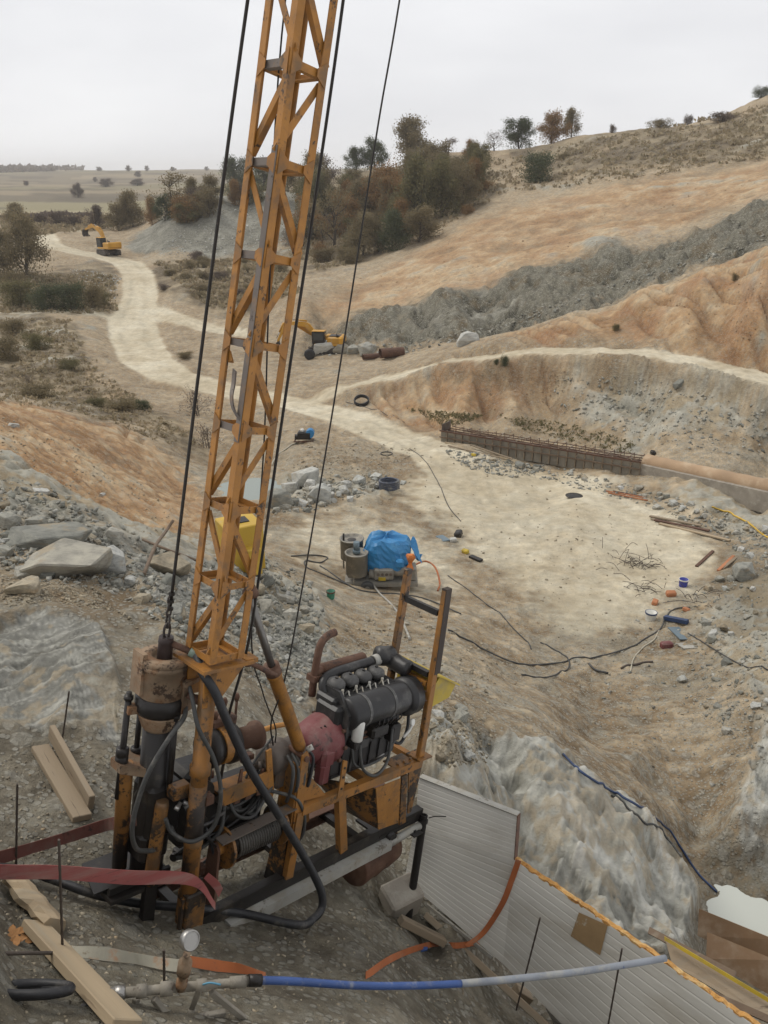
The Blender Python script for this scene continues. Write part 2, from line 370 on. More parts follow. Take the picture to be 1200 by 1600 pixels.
main_road = track(MAIN, [1.9,1.9,1.9,1.9,1.9,1.9,2.0,2.3,2.2,2.0,1.7,1.5,1.35,1.3,1.3,1.4,2.0,3.5])
BENCH = [(470,622,55.5),(540,605,56),(640,582,54.5),(700,563,53.5),(760,557,51.3),(830,548,49.8),(900,548,48.4),(1000,550,46.2),(1050,560,45.2),(1130,575,43),(1200,592,41.3),(1300,615,39)]
bench_road = track(BENCH, [1.0,1.0,1.0,1.1,1.1,1.1,1.1,1.0,1.1,1.1,1.2,1.2], 0.3)
spur = np.maximum(track([(215,495),(160,492),(60,490),(-60,486)], [1.5,1.1,.9,.9]), track([(236,482),(265,495),(330,515),(400,525)], [1.0,1.3,1.3,.8]))
spur = np.maximum(spur, track([(115,362),(135,352),(128,345)], [1.6,1.6,1.2]))
yard = area([(690,725),(760,712),(850,730),(980,765),(1080,800),(1130,850),(1120,905),(1030,960),(940,1000),(850,985),(800,930),(745,880),(705,840),(640,800),(600,775)], 14)
yard2 = area([(430,800),(520,780),(620,790),(720,850),(770,930),(700,965),(600,935),(500,925),(450,880)], 14)
orange = np.maximum.reduce([area([(-200,636,37),(0,642,37),(100,662,41),(200,698,42),(290,765,38),(345,830,26),(275,865,21),(200,832,20),(100,770,19.5),(0,716,20.5),(-200,690,24)], 5),
 area([(740,530,57),(850,505,56.5),(1000,455,56),(1200,383,54.5),(1400,320,56),(1400,560,40),(1200,570,42.5),(1000,540,48.6),(850,532,51.5)], 5),
 area([(600,640,49),(560,600,54),(700,575,52.5),(900,565,47.5),(870,600,46.5),(880,650,44.5),(760,650,46),(700,670,44)], 6) * .8,
 area([(430,500,92),(480,465,95),(640,390,113),(790,320,125),(1000,290,122),(1300,240,116),(1300,300,95),(1000,372,92),(820,430,88.5),(700,462,88),(600,490,89),(560,488,90),(480,500,90)], 6) * .75])
rock = np.maximum.reduce([area([(470,495,90),(560,485,89.5),(640,480,88),(700,455,88),(800,425,89),(950,382,89),(1250,310,88),(1250,385,74),(1000,470,70),(900,500,68),(740,550,72),(640,560,76),(540,548,82),(470,540,86)], 4),
 area([(870,575,47),(1000,575,45.3),(1250,620,39.5),(1250,735,36.5),(1000,700,40),(890,660,44)], 6) * .75,
 area([(440,805,30),(430,740,35),(520,745,35),(600,735,36.5),(720,728,37.8),(700,760,35),(600,775,33),(520,785,32)], 5) * .9,
 area([(690,705,41),(800,705,40.5),(1000,750,36),(1200,800,32),(1300,830,31),(1300,880,27),(1150,850,28),(1050,790,32),(950,765,34.5),(800,735,38)], 5) * .85,
 area([(660,1200,7.3),(680,1110,9.2),(780,1130,9.6),(860,1165,9.8),(950,1225,9.6),(1040,1290,9.2),(1100,1380,8.8),(1080,1440,7.9),(1040,1520,6.5),(900,1520,6.0),(780,1400,6.4),(700,1300,6.6)], 5),
 area([(0,700,22),(100,765,19),(200,830,19.5),(300,880,18.5),(420,880,18.7),(500,930,18.5),(520,1000,13.5),(480,1100,9.2),(300,1000,9.5),(180,900,11.4),(0,820,13)], 6) * .85,
 area([(0,1000,8.6),(70,960,9.2),(160,985,8.6),(190,1060,7.2),(185,1130,6.4),(60,1140,6.2),(-60,1130,6.4)], 3),
  area([(1060,960,21.5),(1250,880,25),(1250,1400,10),(1130,1330,11),(1180,1150,13.5),(1110,1020,18.5)], 7) * .7])
heap = area([(190,396,144),(230,402,141),(340,402,139.5),(430,398,141),(520,370,150),(520,306,174),(420,300,176),(330,310,172),(240,345,162),(190,372,150)], 4)
brush = np.maximum.reduce([area([(-100,480,100),(-100,600,62),(100,640,46),(230,660,44),(330,720,41),(380,740,37),(330,690,45),(240,640,52),(150,600,62),(120,520,88),(60,500,94)], 6),
 area([(235,415,130),(330,405,136),(430,400,137),(470,470,102),(400,500,94),(320,485,98),(250,460,108)], 5),
 area([(440,400,140),(460,440,112),(560,420,118),(700,360,124),(790,310,130),(740,270,180),(640,240,195),(520,270,220)], 6),
 area([(770,250,176),(850,275,140),(950,285,130),(1250,255,120),(1300,170,150),(1200,185,147),(1000,212,160),(850,236,172)], 6) * .9,
 area([(-200,430,122),(60,420,124),(180,415,130),(195,450,112),(170,490,97),(50,480,101),(-200,470,105)], 5) * .8,
 area([(760,660,44.5),(900,680,43),(1010,705,41.2),(1000,690,41.5),(900,655,44),(800,640,45.5)], 4) * .6])
wet = np.maximum.reduce([area([(120,1290,5.1),(300,1300,5.6),(560,1330,6.3),(640,1350,6.3),(700,1480,5.3),(720,1600,4.2),(500,1600,3.35),(0,1620,2.5),(-100,1450,3.3),(0,1300,4.8)], 8) * .8,
 area([(1090,1330,10.9),(1250,1330,10.5),(1250,1560,7.2),(1110,1560,6.9),(1120,1430,9.0)], 5), area([(1130,880,25.5),(1250,800,31),(1250,1010,18),(1130,1010,19.5)], 5) * .7])
wet = np.maximum(wet, area([(820,930,23),(920,920,23.8),(1010,950,22.5),(1000,1000,20.5),(880,1010,19.7),(820,975,21.3)], 6) * .35)
yard_s = np.clip(wide(yard, 16) + .30 * WA.reshape(AA.shape) - .02, 0, 1); SANDM = np.clip(np.maximum.reduce([main_road, bench_road, spur, yard_s * .92, wide(yard2, 20) * .55]), 0, 1)
field = np.clip((SS - math.log(205)) / 0.25, 0, 1)
brush = brush * (1 - heap); rock = rock * (1 - SANDM * .9); orange = orange * (1 - SANDM); brush = brush * (1 - SANDM) * (1 - rock * .5)
# --- relief and colour grain
def grade(pts, wid, out=1.7):
    """level the ground across a track: cut on the uphill side, fill on the downhill side"""
    global ZZ, zf
    P = []
    for q in pts:
        if len(q) == 2: x, y = w0(*q); P.append((x, y, ZC + float(base_T(np.array([x / y]), np.array([math.log(y)]))[0]) * y))
        else: P.append(tuple(at(*q)))
    best = np.full(len(xf), 1e9); zc = np.zeros(len(xf))
    for k, ((x1, y1, z1_), (x2, y2, z2_)) in enumerate(zip(P, P[1:])):
        dx, dy = x2 - x1, y2 - y1; t = np.clip(((xf - x1) * dx + (yf - y1) * dy) / (dx*dx + dy*dy + 1e-9), 0, 1); d = np.hypot(xf - x1 - t*dx, yf - y1 - t*dy) / (wid[k] + (wid[k+1] - wid[k]) * t); m = d < best
        best[m] = d[m]; zc[m] = (z1_ + (z2_ - z1_) * t)[m]
    q = np.clip((out - best) / (out - 1.05), 0, 1); q = q * q * (3 - 2*q); ZZ = ZZ * (1 - q.reshape(ZZ.shape)) + (zc * q).reshape(ZZ.shape); zf = ZZ.ravel()
grade(BENCH, [1.25] * len(BENCH)); grade(MAIN, [2.1] * 12 + [1.6] * (len(MAIN) - 12), 1.9)
for (u_, v_, rx, dz) in ((1166, 1422, .80, .10), (398, 768, 1.55, .22)):                # hollows that hold water
    x0, y0 = w0(u_, v_); lv0 = ZC + float(base_T(np.array([x0 / y0]), np.array([math.log(y0)]))[0]) * y0
    dd = np.hypot(xf - x0, yf - y0) / rx * (1 + .22 * perlin(xf * 1.1 / rx, yf * 1.1 / rx, zf * 0 + 2)); q = np.clip((1.9 - dd) / .9, 0, 1); q = q * q * (3 - 2*q); tz = lv0 - dz + dz * 1.35 * np.minimum(dd, 1.6) ** 2; ZZ = ZZ * (1 - q.reshape(ZZ.shape)) + (tz * q).reshape(ZZ.shape); zf = ZZ.ravel()
smooth = np.maximum.reduce([main_road, bench_road, spur, yard * .93, yard2 * .7]); rel = (0.85 + 1.3 * rock + .0 * orange + .4 * brush) * (1 - smooth * .9) * (1 - heap * .55)
rel = rel * (1 + .05 * rock * (YY > 60)); rel = np.where((YY < 14) & (AA < 0), rel * (1 - .45 * rock), rel); rel = rel.ravel(); rk = rock.ravel(); cell = yf * 0.0034; DZ = np.zeros(len(xf)); C1 = np.zeros(len(xf)); C2 = np.zeros(len(xf)); C3 = np.zeros(len(xf))
near_flat = np.clip((yf - 1.5) / 4, .45, 1)
for j, lam in enumerate([14, 7, 3.5, 1.8, .9, .45, .22, .11, .055]):
    wgt = np.clip(lam / (cell * 2.2) - .6, 0, 1) * np.clip((yf / lam) / 2.5 - .4, 0, 1)
    k = np.nonzero(wgt > 0.01)[0]
    if not len(k): continue
    q = 1 / lam; a_ = 3.1 * j; wg = wgt[k]
    X, Yq, Zq = xf[k] * q, yf[k] * q, zf[k] * q; bed = (0.55 * X - .25 * Yq + .8 * Zq)
    n0 = perlin(X + a_, Yq + a_ * 2, Zq * 1.1)
    n1 = 0.55 - 1.7 * np.abs(perlin(X * .8 + a_ + 9 + bed * .5, Yq * .8 + bed * 0.9, Zq * .8 + bed * .6 + 5))
    n2 = perlin(X * 1.3 + 40 + a_, Yq * 1.3 + 11, Zq * 1.3 + 3)
    big_ = np.interp(math.log(lam), [math.log(.1), math.log(.9), math.log(3.5), math.log(14)], [1.5, 1.55, .9, .35])
    rw = big_ * wg * (np.clip(yf[k] / 60, .12, 1) * np.where(yf[k] > 60, 1, .6) if lam > 3 else 1)
    DZ[k] += rw * lam * 0.085 * rel[k] * ((1 - rk[k]) * (.75 * n0 + .55 * (.45 - 1.5 * np.abs(n2))) + rk[k] * (n1 * .85 + n0 * .35)) * near_flat[k]
    C1[k] += wg * n0 * .62; C2[k] += wg * n2 * .62; C3[k] += wg * n1 * .5
# bedding ledges in the bare rock close by
kn = np.nonzero((rk > .15) & (yf < 14.5))[0]; lf = xf[kn] < 0; bw = np.where(lf, -xf[kn] * .40 + yf[kn] * .52 + zf[kn] * .75, xf[kn] * .52 - yf[kn] * .30 + zf[kn] * .80); al = xf[kn] * .6 + yf[kn] * .8
bw = bw + np.where(lf, .02, .045) * perlin(xf[kn] * 1.1, yf[kn] * 1.1, zf[kn] * 1.1) + .02 * perlin(xf[kn] * 5, yf[kn] * 5, zf[kn] * 5); tri = lambda x: np.where(x < .82, x / .82, (1 - x) / .18); saw = lambda p: tri((bw / p) % 1.0)
brk = perlin(al * 1.1 + 5, bw * 3, zf[kn] * 0); LEDGE = np.zeros(len(xf)); LEDGE[kn] = (saw(.33) ** 2 - .33) * .6 + (saw(.11) ** 2 - .33) * .4; STRI = np.zeros(len(xf)); STRI[kn] = perlin(bw * 22, al * 1.3, zf[kn] * 0) + .6 * perlin(bw * 60, al * 3.5, zf[kn] * 0 + 7)
def joints(k, n1, n2, n3, size, jog=.5):
    """random value per joint-bounded block of rock"""
    wv = .12 * perlin(xf[k] / size[0] * .6, yf[k] / size[0] * .6, zf[k] / size[0] * .6); co = [(xf[k] * n[0] + yf[k] * n[1] + zf[k] * n[2]) / s_ + wv for n, s_ in zip((n1, n2, n3), size)]
    i1 = np.floor(co[0]).astype(int); i2 = np.floor(co[1] + jog * (PERM[i1 & 255] / 255.)).astype(int); i3 = np.floor(co[2] + jog * (PERM[(i2 * 7) & 255] / 255.)).astype(int)
    return PERM[(PERM[(PERM[i1 & 255] + i2) & 255] + i3) & 255] / 255.0
JB = np.zeros(len(xf)); JF = np.zeros(len(xf))
JB[kn] = np.where(lf, joints(kn, (-.40, .52, .75), (.8, .6, 0), (-.45, .6, -.66), (.16, .62, .5)), joints(kn, (.52, -.30, .80), (.6, .8, 0), (.64, -.5, -.6), (.20, .55, .42))) * .65 + joints(kn, (.5, -.3, .8), (.6, .8, 0), (.64, -.5, -.6), (.07, .22, .18)) * .35 - .5
kf = np.nonzero((rk > .1) & (yf > 60) & (yf < 105))[0]; JF[kf] = joints(kf, (.25, -.35, .9), (.95, .3, 0), (-.2, .85, .45), (1.0, 2.6, 1.7)) * .6 + joints(kf, (.3, -.3, .9), (.95, .3, 0), (-.2, .85, .45), (.45, 1.1, .8)) * .4 - .5
jb = np.zeros(len(xf)); jb[kn] = rk[kn] * JB[kn] * np.where(lf, .035, .17); jb[kf] = rk[kf] * JF[kf] * 1.15; DZ += blur(jb.reshape(AA.shape), 1).ravel()
DZ[kn] += rk[kn] * .6 * (LEDGE[kn] * np.where(lf, .07, .16) * np.clip(.6 + brk, .1, 1.2) + STRI[kn] * np.where(lf, .004, .012))
# wheel ruts on the road and yard
rut = perlin(xf * .9, yf * .25, zf * 0 + 3) + .5 * perlin(xf * 3.1, yf * .9, zf * 0 + 13); DZ += smooth.ravel() * rut * 0.05 * np.clip(yf / 30, .3, 1.6)
far = np.clip((SS.ravel() - math.log(240)) / .6, 0, 1)
DZ += far * (yf * .0022) * perlin(xf / 260, yf / 420, zf * 0)
ZZ = ZZ + DZ.reshape(ZZ.shape)
# erosion gullies in the orange cuts
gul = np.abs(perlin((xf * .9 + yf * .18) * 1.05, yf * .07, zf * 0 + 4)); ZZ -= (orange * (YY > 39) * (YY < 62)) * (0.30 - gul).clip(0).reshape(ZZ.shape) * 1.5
scr = np.abs(perlin((xf + yf * .75) * 2.2, (yf - xf) * .12, zf * 0 + 14)); ZZ -= (orange * (YY < 38)) * (0.3 - scr).clip(0).reshape(ZZ.shape) * 0.45
# dug-outs: pond, milky pool
POND = [w0(*q) for q in ((345,742),(425,738),(432,762),(415,786),(365,790),(340,765))]
TG = (ZZ - ZC) / YY
def gz(x, y):
    """height of the ground at x, y"""
    a = np.clip(x / y, -.73, .73); s = math.log(y); fa = (a - A1[0]) / (A1[1] - A1[0]); ia = int(fa); fa -= ia
    i = int(np.clip(np.searchsorted(sv, s) - 1, 0, NS - 2)); fs = (s - sv[i]) / (sv[i+1] - sv[i])
    return float((ZZ[i, ia]*(1-fa) + ZZ[i, ia+1]*fa)*(1-fs) + (ZZ[i+1, ia]*(1-fa) + ZZ[i+1, ia+1]*fa)*fs)
def hit(u, v):
    """the spot of ground seen in direction (u, v)"""
    d = ray(u, v); a = d[0] / d[1]; T = d[2] / d[1]; ia = int(round((np.clip(a, -.73, .73) - A1[0]) / (A1[1] - A1[0])))
    col = TG[:, ia]; m = (col >= T) & (YY[:, ia] > 2.0); k = int(np.argmax(m)) if m.any() else int(np.argmax(col[:900]))
    if k > 0 and m.any():
        t0, t1 = col[k-1], col[k]; f = np.clip((T - t0) / (t1 - t0 + 1e-9), 0, 1); s = sv[k-1] + (sv[k] - sv[k-1]) * f
    else: s = sv[k]
    Y = math.exp(s); return Vector((a * Y, Y, gz(a * Y, Y)))
def gnormal(x, y, e=0.25):
    return Vector((gz(x - e, y) - gz(x + e, y), gz(x, y - e) - gz(x, y + e), 2 * e)).normalized()
def grid_at(M, x, y):
    ia = int(np.clip(round((x / y - A1[0]) / (A1[1] - A1[0])), 0, NA - 1)); i = int(np.clip(np.searchsorted(sv, math.log(y)), 0, NS - 1)); return M[i, ia]

# --- colour of the ground itself (soil, scrub, rock, packed sand), mottled by the grain above; crevice shade is painted into the rock
ss = lambda x, lo, hi: (lambda t: t * t * (3 - 2*t))(np.clip((x - lo) / (hi - lo), 0, 1))
def lerp3(a, b, t): return a + (np.asarray(b) - a) * t[:, None]
def tones(t, *stops):
    """colour ramp over t"""
    out = np.empty((len(t), 3)); ps = [p for p, _ in stops]
    for k in range(3): out[:, k] = np.interp(t, ps, [c[k] for _, c in stops])
    return out
COLR = tones(C1, (-.6, (.235, .172, .103)), (-.1, (.335, .258, .165)), (.25, (.405, .322, .215)), (.7, (.50, .415, .295)))
COLR = lerp3(COLR, (.32, .295, .23), ss(C2, .0, .5) * .6)                                   # greyer stony patches
COLR = lerp3(COLR, np.array((.42, .315, .195)) * (1 + .4 * C2[:, None]), ss(yf, 30, 50) * .5)
COLR = lerp3(COLR, np.array((.205, .19, .15)) * (1 + .5 * C2[:, None]), ss(11.5 - yf, 0, 5) * .8)          # silt-grey drill slope
for M, lo, hi, cols in (
    (brush, .25, .75, tones(C2, (-.5, (.12, .092, .058)), (0, (.21, .165, .105)), (.35, (.26, .21, .135)), (.7, (.34, .27, .175)))),
    (orange, .2, .8, tones(C1 * .7 + C2 * .5, (-.5, (.255, .145, .068)), (-.1, (.37, .235, .122)), (.2, (.43, .295, .168)), (.6, (.50, .385, .245)))),
    (rock, .25, .7, tones(C3 * (1 + .5 * ss(yf, 55, 70)) + .3 * C1 + JF * 1.7, (-.85, (.075, .075, .06)), (-.35, (.165, .16, .128)), (.05, (.255, .243, .195)), (.5, (.38, .365, .305)))),  # low parts of the ridge noise tinted dark: crevice shade put into the colour
    (heap, .2, .6, tones(C2 + C1 * .5, (-.6, (.165, .16, .13)), (0, (.235, .228, .187)), (.6, (.33, .32, .27)))),
    (SANDM, .25, .8, tones(C1, (-.6, (.45, .385, .27)), (0, (.53, .465, .34)), (.6, (.59, .535, .41))))):
    wgt = ss((wide(M, 7) if M is not SANDM else wide(M, 2)).ravel() + (.45 if M is not SANDM else .24) * (C1 if M is not rock else C2), lo, hi)
    if M is rock: cols = lerp3(cols, (.33, .255, .155), ss(C2 - .2 * C1, .12, .5) * .75)
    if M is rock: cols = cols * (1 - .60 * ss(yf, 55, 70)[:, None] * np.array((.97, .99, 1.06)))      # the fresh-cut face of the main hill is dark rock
    if M is rock:
        nr = ss(15.5 - yf, 0, 3); cols = cols * (1 - nr[:, None]) + nr[:, None] * tones(STRI * np.where(xf < 0, .26, .40) + LEDGE * np.where(xf < 0, .2, .35) + C2 * .35 + JB * np.where(xf < 0, .5, 1.0), (-.7, (.13, .13, .112)), (-.25, (.27, .265, .23)), (.15, (.385, .38, .335)), (.6, (.49, .48, .43)))
        cols = cols * (1 - .30 * nr * (xf < 0) * (1 - ss(STRI, -.1, .5)) - .16 * nr * (xf < 0))[:, None]; cols = lerp3(cols, (.36, .29, .19), nr * ss(C1, .15, .5) * .6)
    if M is SANDM: cols = lerp3(cols, (.52, .465, .345), ss(C2, 0, .5) * .7)
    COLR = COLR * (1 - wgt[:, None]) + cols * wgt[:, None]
# wheel lanes on the tracks, curved tyre marks on the yard
lane = np.maximum.reduce(LANES) * SANDM.ravel(); COLR = COLR * (1 - .16 * lane * (.6 + C2).clip(0, 1))[:, None]; ZZ -= (.045 * lane * (yf > 20)).reshape(ZZ.shape)
ky = np.nonzero((SANDM.ravel() > .2) & (yf > 17) & (yf < 60))[0]; tyre = np.zeros(len(ky)); rt0 = random.Random(21)
for q0 in range(11):
    P0 = [w0(*t) for t in ((rt0.uniform(690, 760), rt0.uniform(715, 740)), (rt0.uniform(740, 900), rt0.uniform(770, 830)), (rt0.uniform(780, 1000), rt0.uniform(850, 920)))]
    for off in (-.95, .95):
        bq = np.full(len(ky), 9.)
        for t in np.linspace(0, 1, 13)[:-1]:
            f = lambda t: tuple((1-t)**2 * P0[0][k] + 2*t*(1-t) * P0[1][k] + t*t * P0[2][k] for k in (0, 1)); (x1, y1), (x2, y2) = f(t), f(t + 1/12); dx, dy = x2 - x1, y2 - y1; L = math.hypot(dx, dy); x1, y1, x2, y2 = x1 - dy/L*off, y1 + dx/L*off, x2 - dy/L*off, y2 + dx/L*off; tt = np.clip(((xf[ky] - x1) * dx + (yf[ky] - y1) * dy) / L**2, 0, 1); bq = np.minimum(bq, np.hypot(xf[ky] - x1 - tt*dx, yf[ky] - y1 - tt*dy))
        tyre = np.maximum(tyre, np.exp(-(bq / .24) ** 2) * rt0.uniform(.5, 1))
COLR[ky] *= (1 - .17 * tyre * np.clip(.7 + C1[ky], 0, 1))[:, None]; ZZ.ravel()[ky] -= .035 * tyre
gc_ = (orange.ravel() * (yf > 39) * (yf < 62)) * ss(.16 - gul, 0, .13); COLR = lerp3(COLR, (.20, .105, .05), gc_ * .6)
COLR = lerp3(COLR, (.30, .155, .075), ss(perlin(xf * .35, yf * .5, zf * 1.1), .05, .4) * orange.ravel() * (yf > 39) * (yf < 56) * .5)
stain = ss(perlin(xf * .25, yf * .25, zf * .25 + 5), .1, .5) * orange.ravel(); COLR = lerp3(COLR, (.33, .185, .095), stain * .45)
fx, fy = xf / 210 + yf / 1800, yf / 85 + xf / 900; h1 = PERM[(PERM[(np.floor(fx).astype(int)) & 255] + np.floor(fy).astype(int)) & 255] / 255.0
FC = tones(h1, (0, (.17, .14, .095)), (.3, (.27, .22, .145)), (.55, (.155, .13, .09)), (.75, (.27, .24, .14)), (1, (.32, .27, .18)))
FC = lerp3(FC, (.12, .10, .07), ss(perlin(xf / 55, yf / 70, zf * 0), .12, .3) * .8); COLR = COLR * (1 - field.ravel()[:, None]) + FC * field.ravel()[:, None]
STONY = np.clip(.85 - .75 * SANDM - .5 * orange - .5 * brush + .3 * heap - .75 * rock * (YY < 60), .08, 1).ravel() * (1 - field.ravel())
gm, nt, b = new_mat('ground_soil')
geo = nt.nodes.new('ShaderNodeNewGeometry'); P = geo.outputs['Position']
def attr(n):
    a = nt.nodes.new('ShaderNodeAttribute'); a.attribute_name = n; return a
z1 = attr('soil'); z2 = attr('damp')
nf = noise(nt, P, 2.2, 8, .72)
def cells(scale):
    v = nt.nodes.new('ShaderNodeTexVoronoi'); v.inputs['Scale'].default_value = scale; nt.links.new(P, v.inputs['Vector']); sp = nt.nodes.new('ShaderNodeSeparateColor'); nt.links.new(v.outputs['Color'], sp.inputs[0]); return v.outputs['Distance'], sp.outputs[0]
d1, r1 = cells(5.0); d2, r2 = cells(19.0)
s1 = math_(nt, 'MULTIPLY', sstep(nt, r1, .72, .80), sstep(nt, d1, .62, .40)); s2 = math_(nt, 'MULTIPLY', sstep(nt, r2, .55, .65), sstep(nt, d2, .65, .42))   # stones set in the soil
z3 = attr('stony'); stn = math_(nt, 'MULTIPLY', math_(nt, 'MAXIMUM', s1, s2), z3.outputs['Fac'])
c = mixc(nt, 1.0, z1.outputs['Color'], mixc(nt, math_(nt, 'ADD', math_(nt, 'MULTIPLY', attr('stony').outputs['Fac'], .6), .4), (1, 1, 1), ramp(nt, nf, [(.30, (.52, .51, .50)), (.5, (1, 1, 1)), (.70, (1.5, 1.48, 1.44))])), 'MULTIPLY')
c = mixc(nt, math_(nt, 'MULTIPLY', stn, .75), c, mixc(nt, r2, (.20, .185, .15), (.47, .45, .385)))
c = mixc(nt, math_(nt, 'MULTIPLY', z2.outputs['Fac'], sstep(nt, nf, .25, .6)), c, mixc(nt, 1.0, c, (.56, .56, .54), 'MULTIPLY'))
nt.links.new(c, b.inputs['Base Color']); b.inputs['Specular IOR Level'].default_value = .22
rg = nt.nodes.new('ShaderNodeMapRange'); nt.links.new(z2.outputs['Fac'], rg.inputs[0]); rg.inputs[3].default_value = .95; rg.inputs[4].default_value = .6; nt.links.new(rg.outputs[0], b.inputs['Roughness'])
bump(nt, b, math_(nt, 'ADD', math_(nt, 'MULTIPLY', math_(nt, 'MULTIPLY', nf, 1.5), math_(nt, 'ADD', math_(nt, 'MULTIPLY', z3.outputs['Fac'], .7), .3)), math_(nt, 'MULTIPLY', stn, .22)), .16, 1.0)
MATS['ground'] = gm

# --- the sheet, divided by kind of ground
def sheet(name, keep, label=None):
    idx = np.arange(NS * NA).reshape(NS, NA); q = np.stack([idx[:-1, :-1], idx[:-1, 1:], idx[1:, 1:], idx[1:, :-1]], -1)[keep]
    used, inv = np.unique(q, return_inverse=True); inv = inv.reshape(q.shape)
    me = bpy.data.meshes.new(name); me.vertices.add(len(used)); co = np.stack([xf[used], yf[used], ZZ.ravel()[used]], -1).astype(np.float32); me.vertices.foreach_set('co', co.ravel())
    me.loops.add(inv.size); me.loops.foreach_set('vertex_index', inv.ravel().astype(np.int32)); me.polygons.add(len(q))
    me.polygons.foreach_set('loop_start', np.arange(0, inv.size, 4, dtype=np.int32)); me.polygons.foreach_set('use_smooth', np.ones(len(q), bool)); me.update(calc_edges=True)
    at_ = me.attributes.new('soil', 'FLOAT_COLOR', 'POINT'); d = np.ones((len(used), 4), np.float32); d[:, :3] = np.clip(COLR[used], .02, .8); at_.data.foreach_set('color', d.ravel())
    at_ = me.attributes.new('damp', 'FLOAT', 'POINT'); at_.data.foreach_set('value', wide(wet, 5).ravel()[used].astype(np.float32))
    at_ = me.attributes.new('stony', 'FLOAT', 'POINT'); at_.data.foreach_set('value', STONY[used].astype(np.float32))
    me.materials.append(gm); o = link(bpy.data.objects.new(name, me)); o['kind'] = 'structure'; return o
cc = lambda M: (M[:-1, :-1] + M[1:, 1:]) / 2
roadm = cc(np.maximum.reduce([main_road, bench_road, spur])) > .5; yardm = (cc(yard) > .5) & ~roadm; farm = (cc(YY) > 230) & ~roadm & ~yardm
rockm = (cc(rock) > .5) & ~roadm & ~yardm & ~farm; nearm = (cc(YY) < 11) & ~(roadm | yardm | farm | rockm)
sheet('dirt_road', roadm); sheet('yard_ground', yardm); sheet('far_fields_ground', farm); sheet('rock_ground', rockm); sheet('slope_ground', nearm)
sheet('hillside_terrain', ~(roadm | yardm | farm | rockm | nearm))

# ------------------------------------------------------------------ materials of the machines
OCH = worn('ochre_paint', (.355, .158, .03), (.045, .027, .017), .46, .55, scale=11, dirt=(.15, .082, .036), dirt_amt=.55)
OCH2 = worn('ochre_paint_dirty', (.33, .145, .03), (.035, .024, .016), .52, .55, scale=6, dirt=(.13, .085, .045), dirt_amt=.65)
OCHD = worn('ochre_paint_greasy', (.26, .12, .03), (.022, .016, .012), .7, .5, scale=6, dirt=(.07, .048, .03), dirt_amt=.65)
GREYW = worn('worn_grey_steel', (.15, .125, .105), (.05, .035, .027), .45, .55, .2, scale=9, dirt=(.24, .13, .05), dirt_amt=.25)
OIL = worn('oily_black_steel', (.022, .019, .017), (.075, .055, .038), .28, .42, .15, scale=5, dirt=(.09, .075, .055), dirt_amt=.25)
BLK = worn('black_engine_enamel', (.028, .027, .027), (.075, .068, .06), .25, .4, scale=5, dirt=(.12, .115, .105), dirt_amt=.28)
COVR = worn('dusty_head_cover', (.075, .073, .07), (.025, .024, .023), .3, .5, scale=12, dirt=(.2, .195, .18), dirt_amt=.45)
RUST = worn('rusted_steel', (.115, .058, .036), (.045, .026, .02), .5, .75, scale=7, dirt=(.17, .10, .065), dirt_amt=.4)
RED = worn('dull_red_casting', (.175, .05, .05), (.035, .018, .017), .5, .6, scale=6, dirt=(.22, .13, .115), dirt_amt=.5)
YEL = worn('yellow_sheet', (.50, .36, .035), (.12, .08, .02), .35, .5, scale=5, dirt=(.27, .22, .10), dirt_amt=.45)
MUDM = worn('mud_caked_casting', (.29, .205, .13), (.055, .036, .024), .56, .8, scale=9, dirt=(.20, .095, .038), dirt_amt=.6, bmp=.012, var=.5)
RUBB = worn('black_rubber', (.022, .022, .024), (.06, .055, .05), .3, .5, scale=8, dirt=(.12, .11, .095), dirt_amt=.3)
RUBG = worn('grey_rubber_hose', (.055, .055, .052), (.02, .02, .02), .3, .55, scale=10, dirt=(.15, .14, .12), dirt_amt=.35)
ROPE = worn('greased_wire_rope', (.03, .026, .022), (.08, .06, .045), .4, .55, .4, scale=30)
WHT = worn('white_filter_enamel', (.66, .65, .60), (.3, .28, .24), .25, .4, scale=10)
CHRM = worn('scratched_ram_rod', (.20, .19, .175), (.10, .085, .07), .4, .35, .7, scale=9)
STEEL = worn('bare_steel_fitting', (.36, .35, .33), (.15, .13, .11), .4, .35, .8, scale=20)
SILT = worn('silted_galvanised', (.42, .41, .37), (.17, .15, .12), .45, .6, .2, scale=6, dirt=(.30, .27, .21), dirt_amt=.6)

# ------------------------------------------------------------------ the drill rig (own axes: a along the skid, b across, c up the mast)
E1 = Vector((.6768543, .7009032, -.2249511)); E2 = Vector((-.7193398, .6946584, 0)); E3 = Vector((.1562641, .1618162, .9743701))
RO = Vector((-1.0651202, 4.4633683, 15.1))
RM = Matrix(((E1.x, E2.x, E3.x, RO.x), (E1.y, E2.y, E3.y, RO.y), (E1.z, E2.z, E3.z, RO.z), (0, 0, 0, 1)))
W = lambda a, b, c: RM @ Vector((a, b, c))
RIG = empty('drill_rig', label='ochre skid-mounted drilling rig with leaning lattice mast and black diesel engine', cat='drill rig', mat=RM)
V3 = Vector
def angle_bar(mb, p, q, n1, n2, w_=.05, t=.007):
    """steel angle: two legs that meet on the line p-q, spreading towards n1 and n2"""
    n1, n2 = V3(n1).normalized(), V3(n2).normalized(); p, q = V3(p), V3(q)
    mb.prism([p, p + n1*w_, p + n1*w_ + n2*t, p + n2*t], q - p); mb.prism([p + n2*t, p + n2*t + n1*t, p + n1*t + n2*w_, p + n2*w_], q - p)
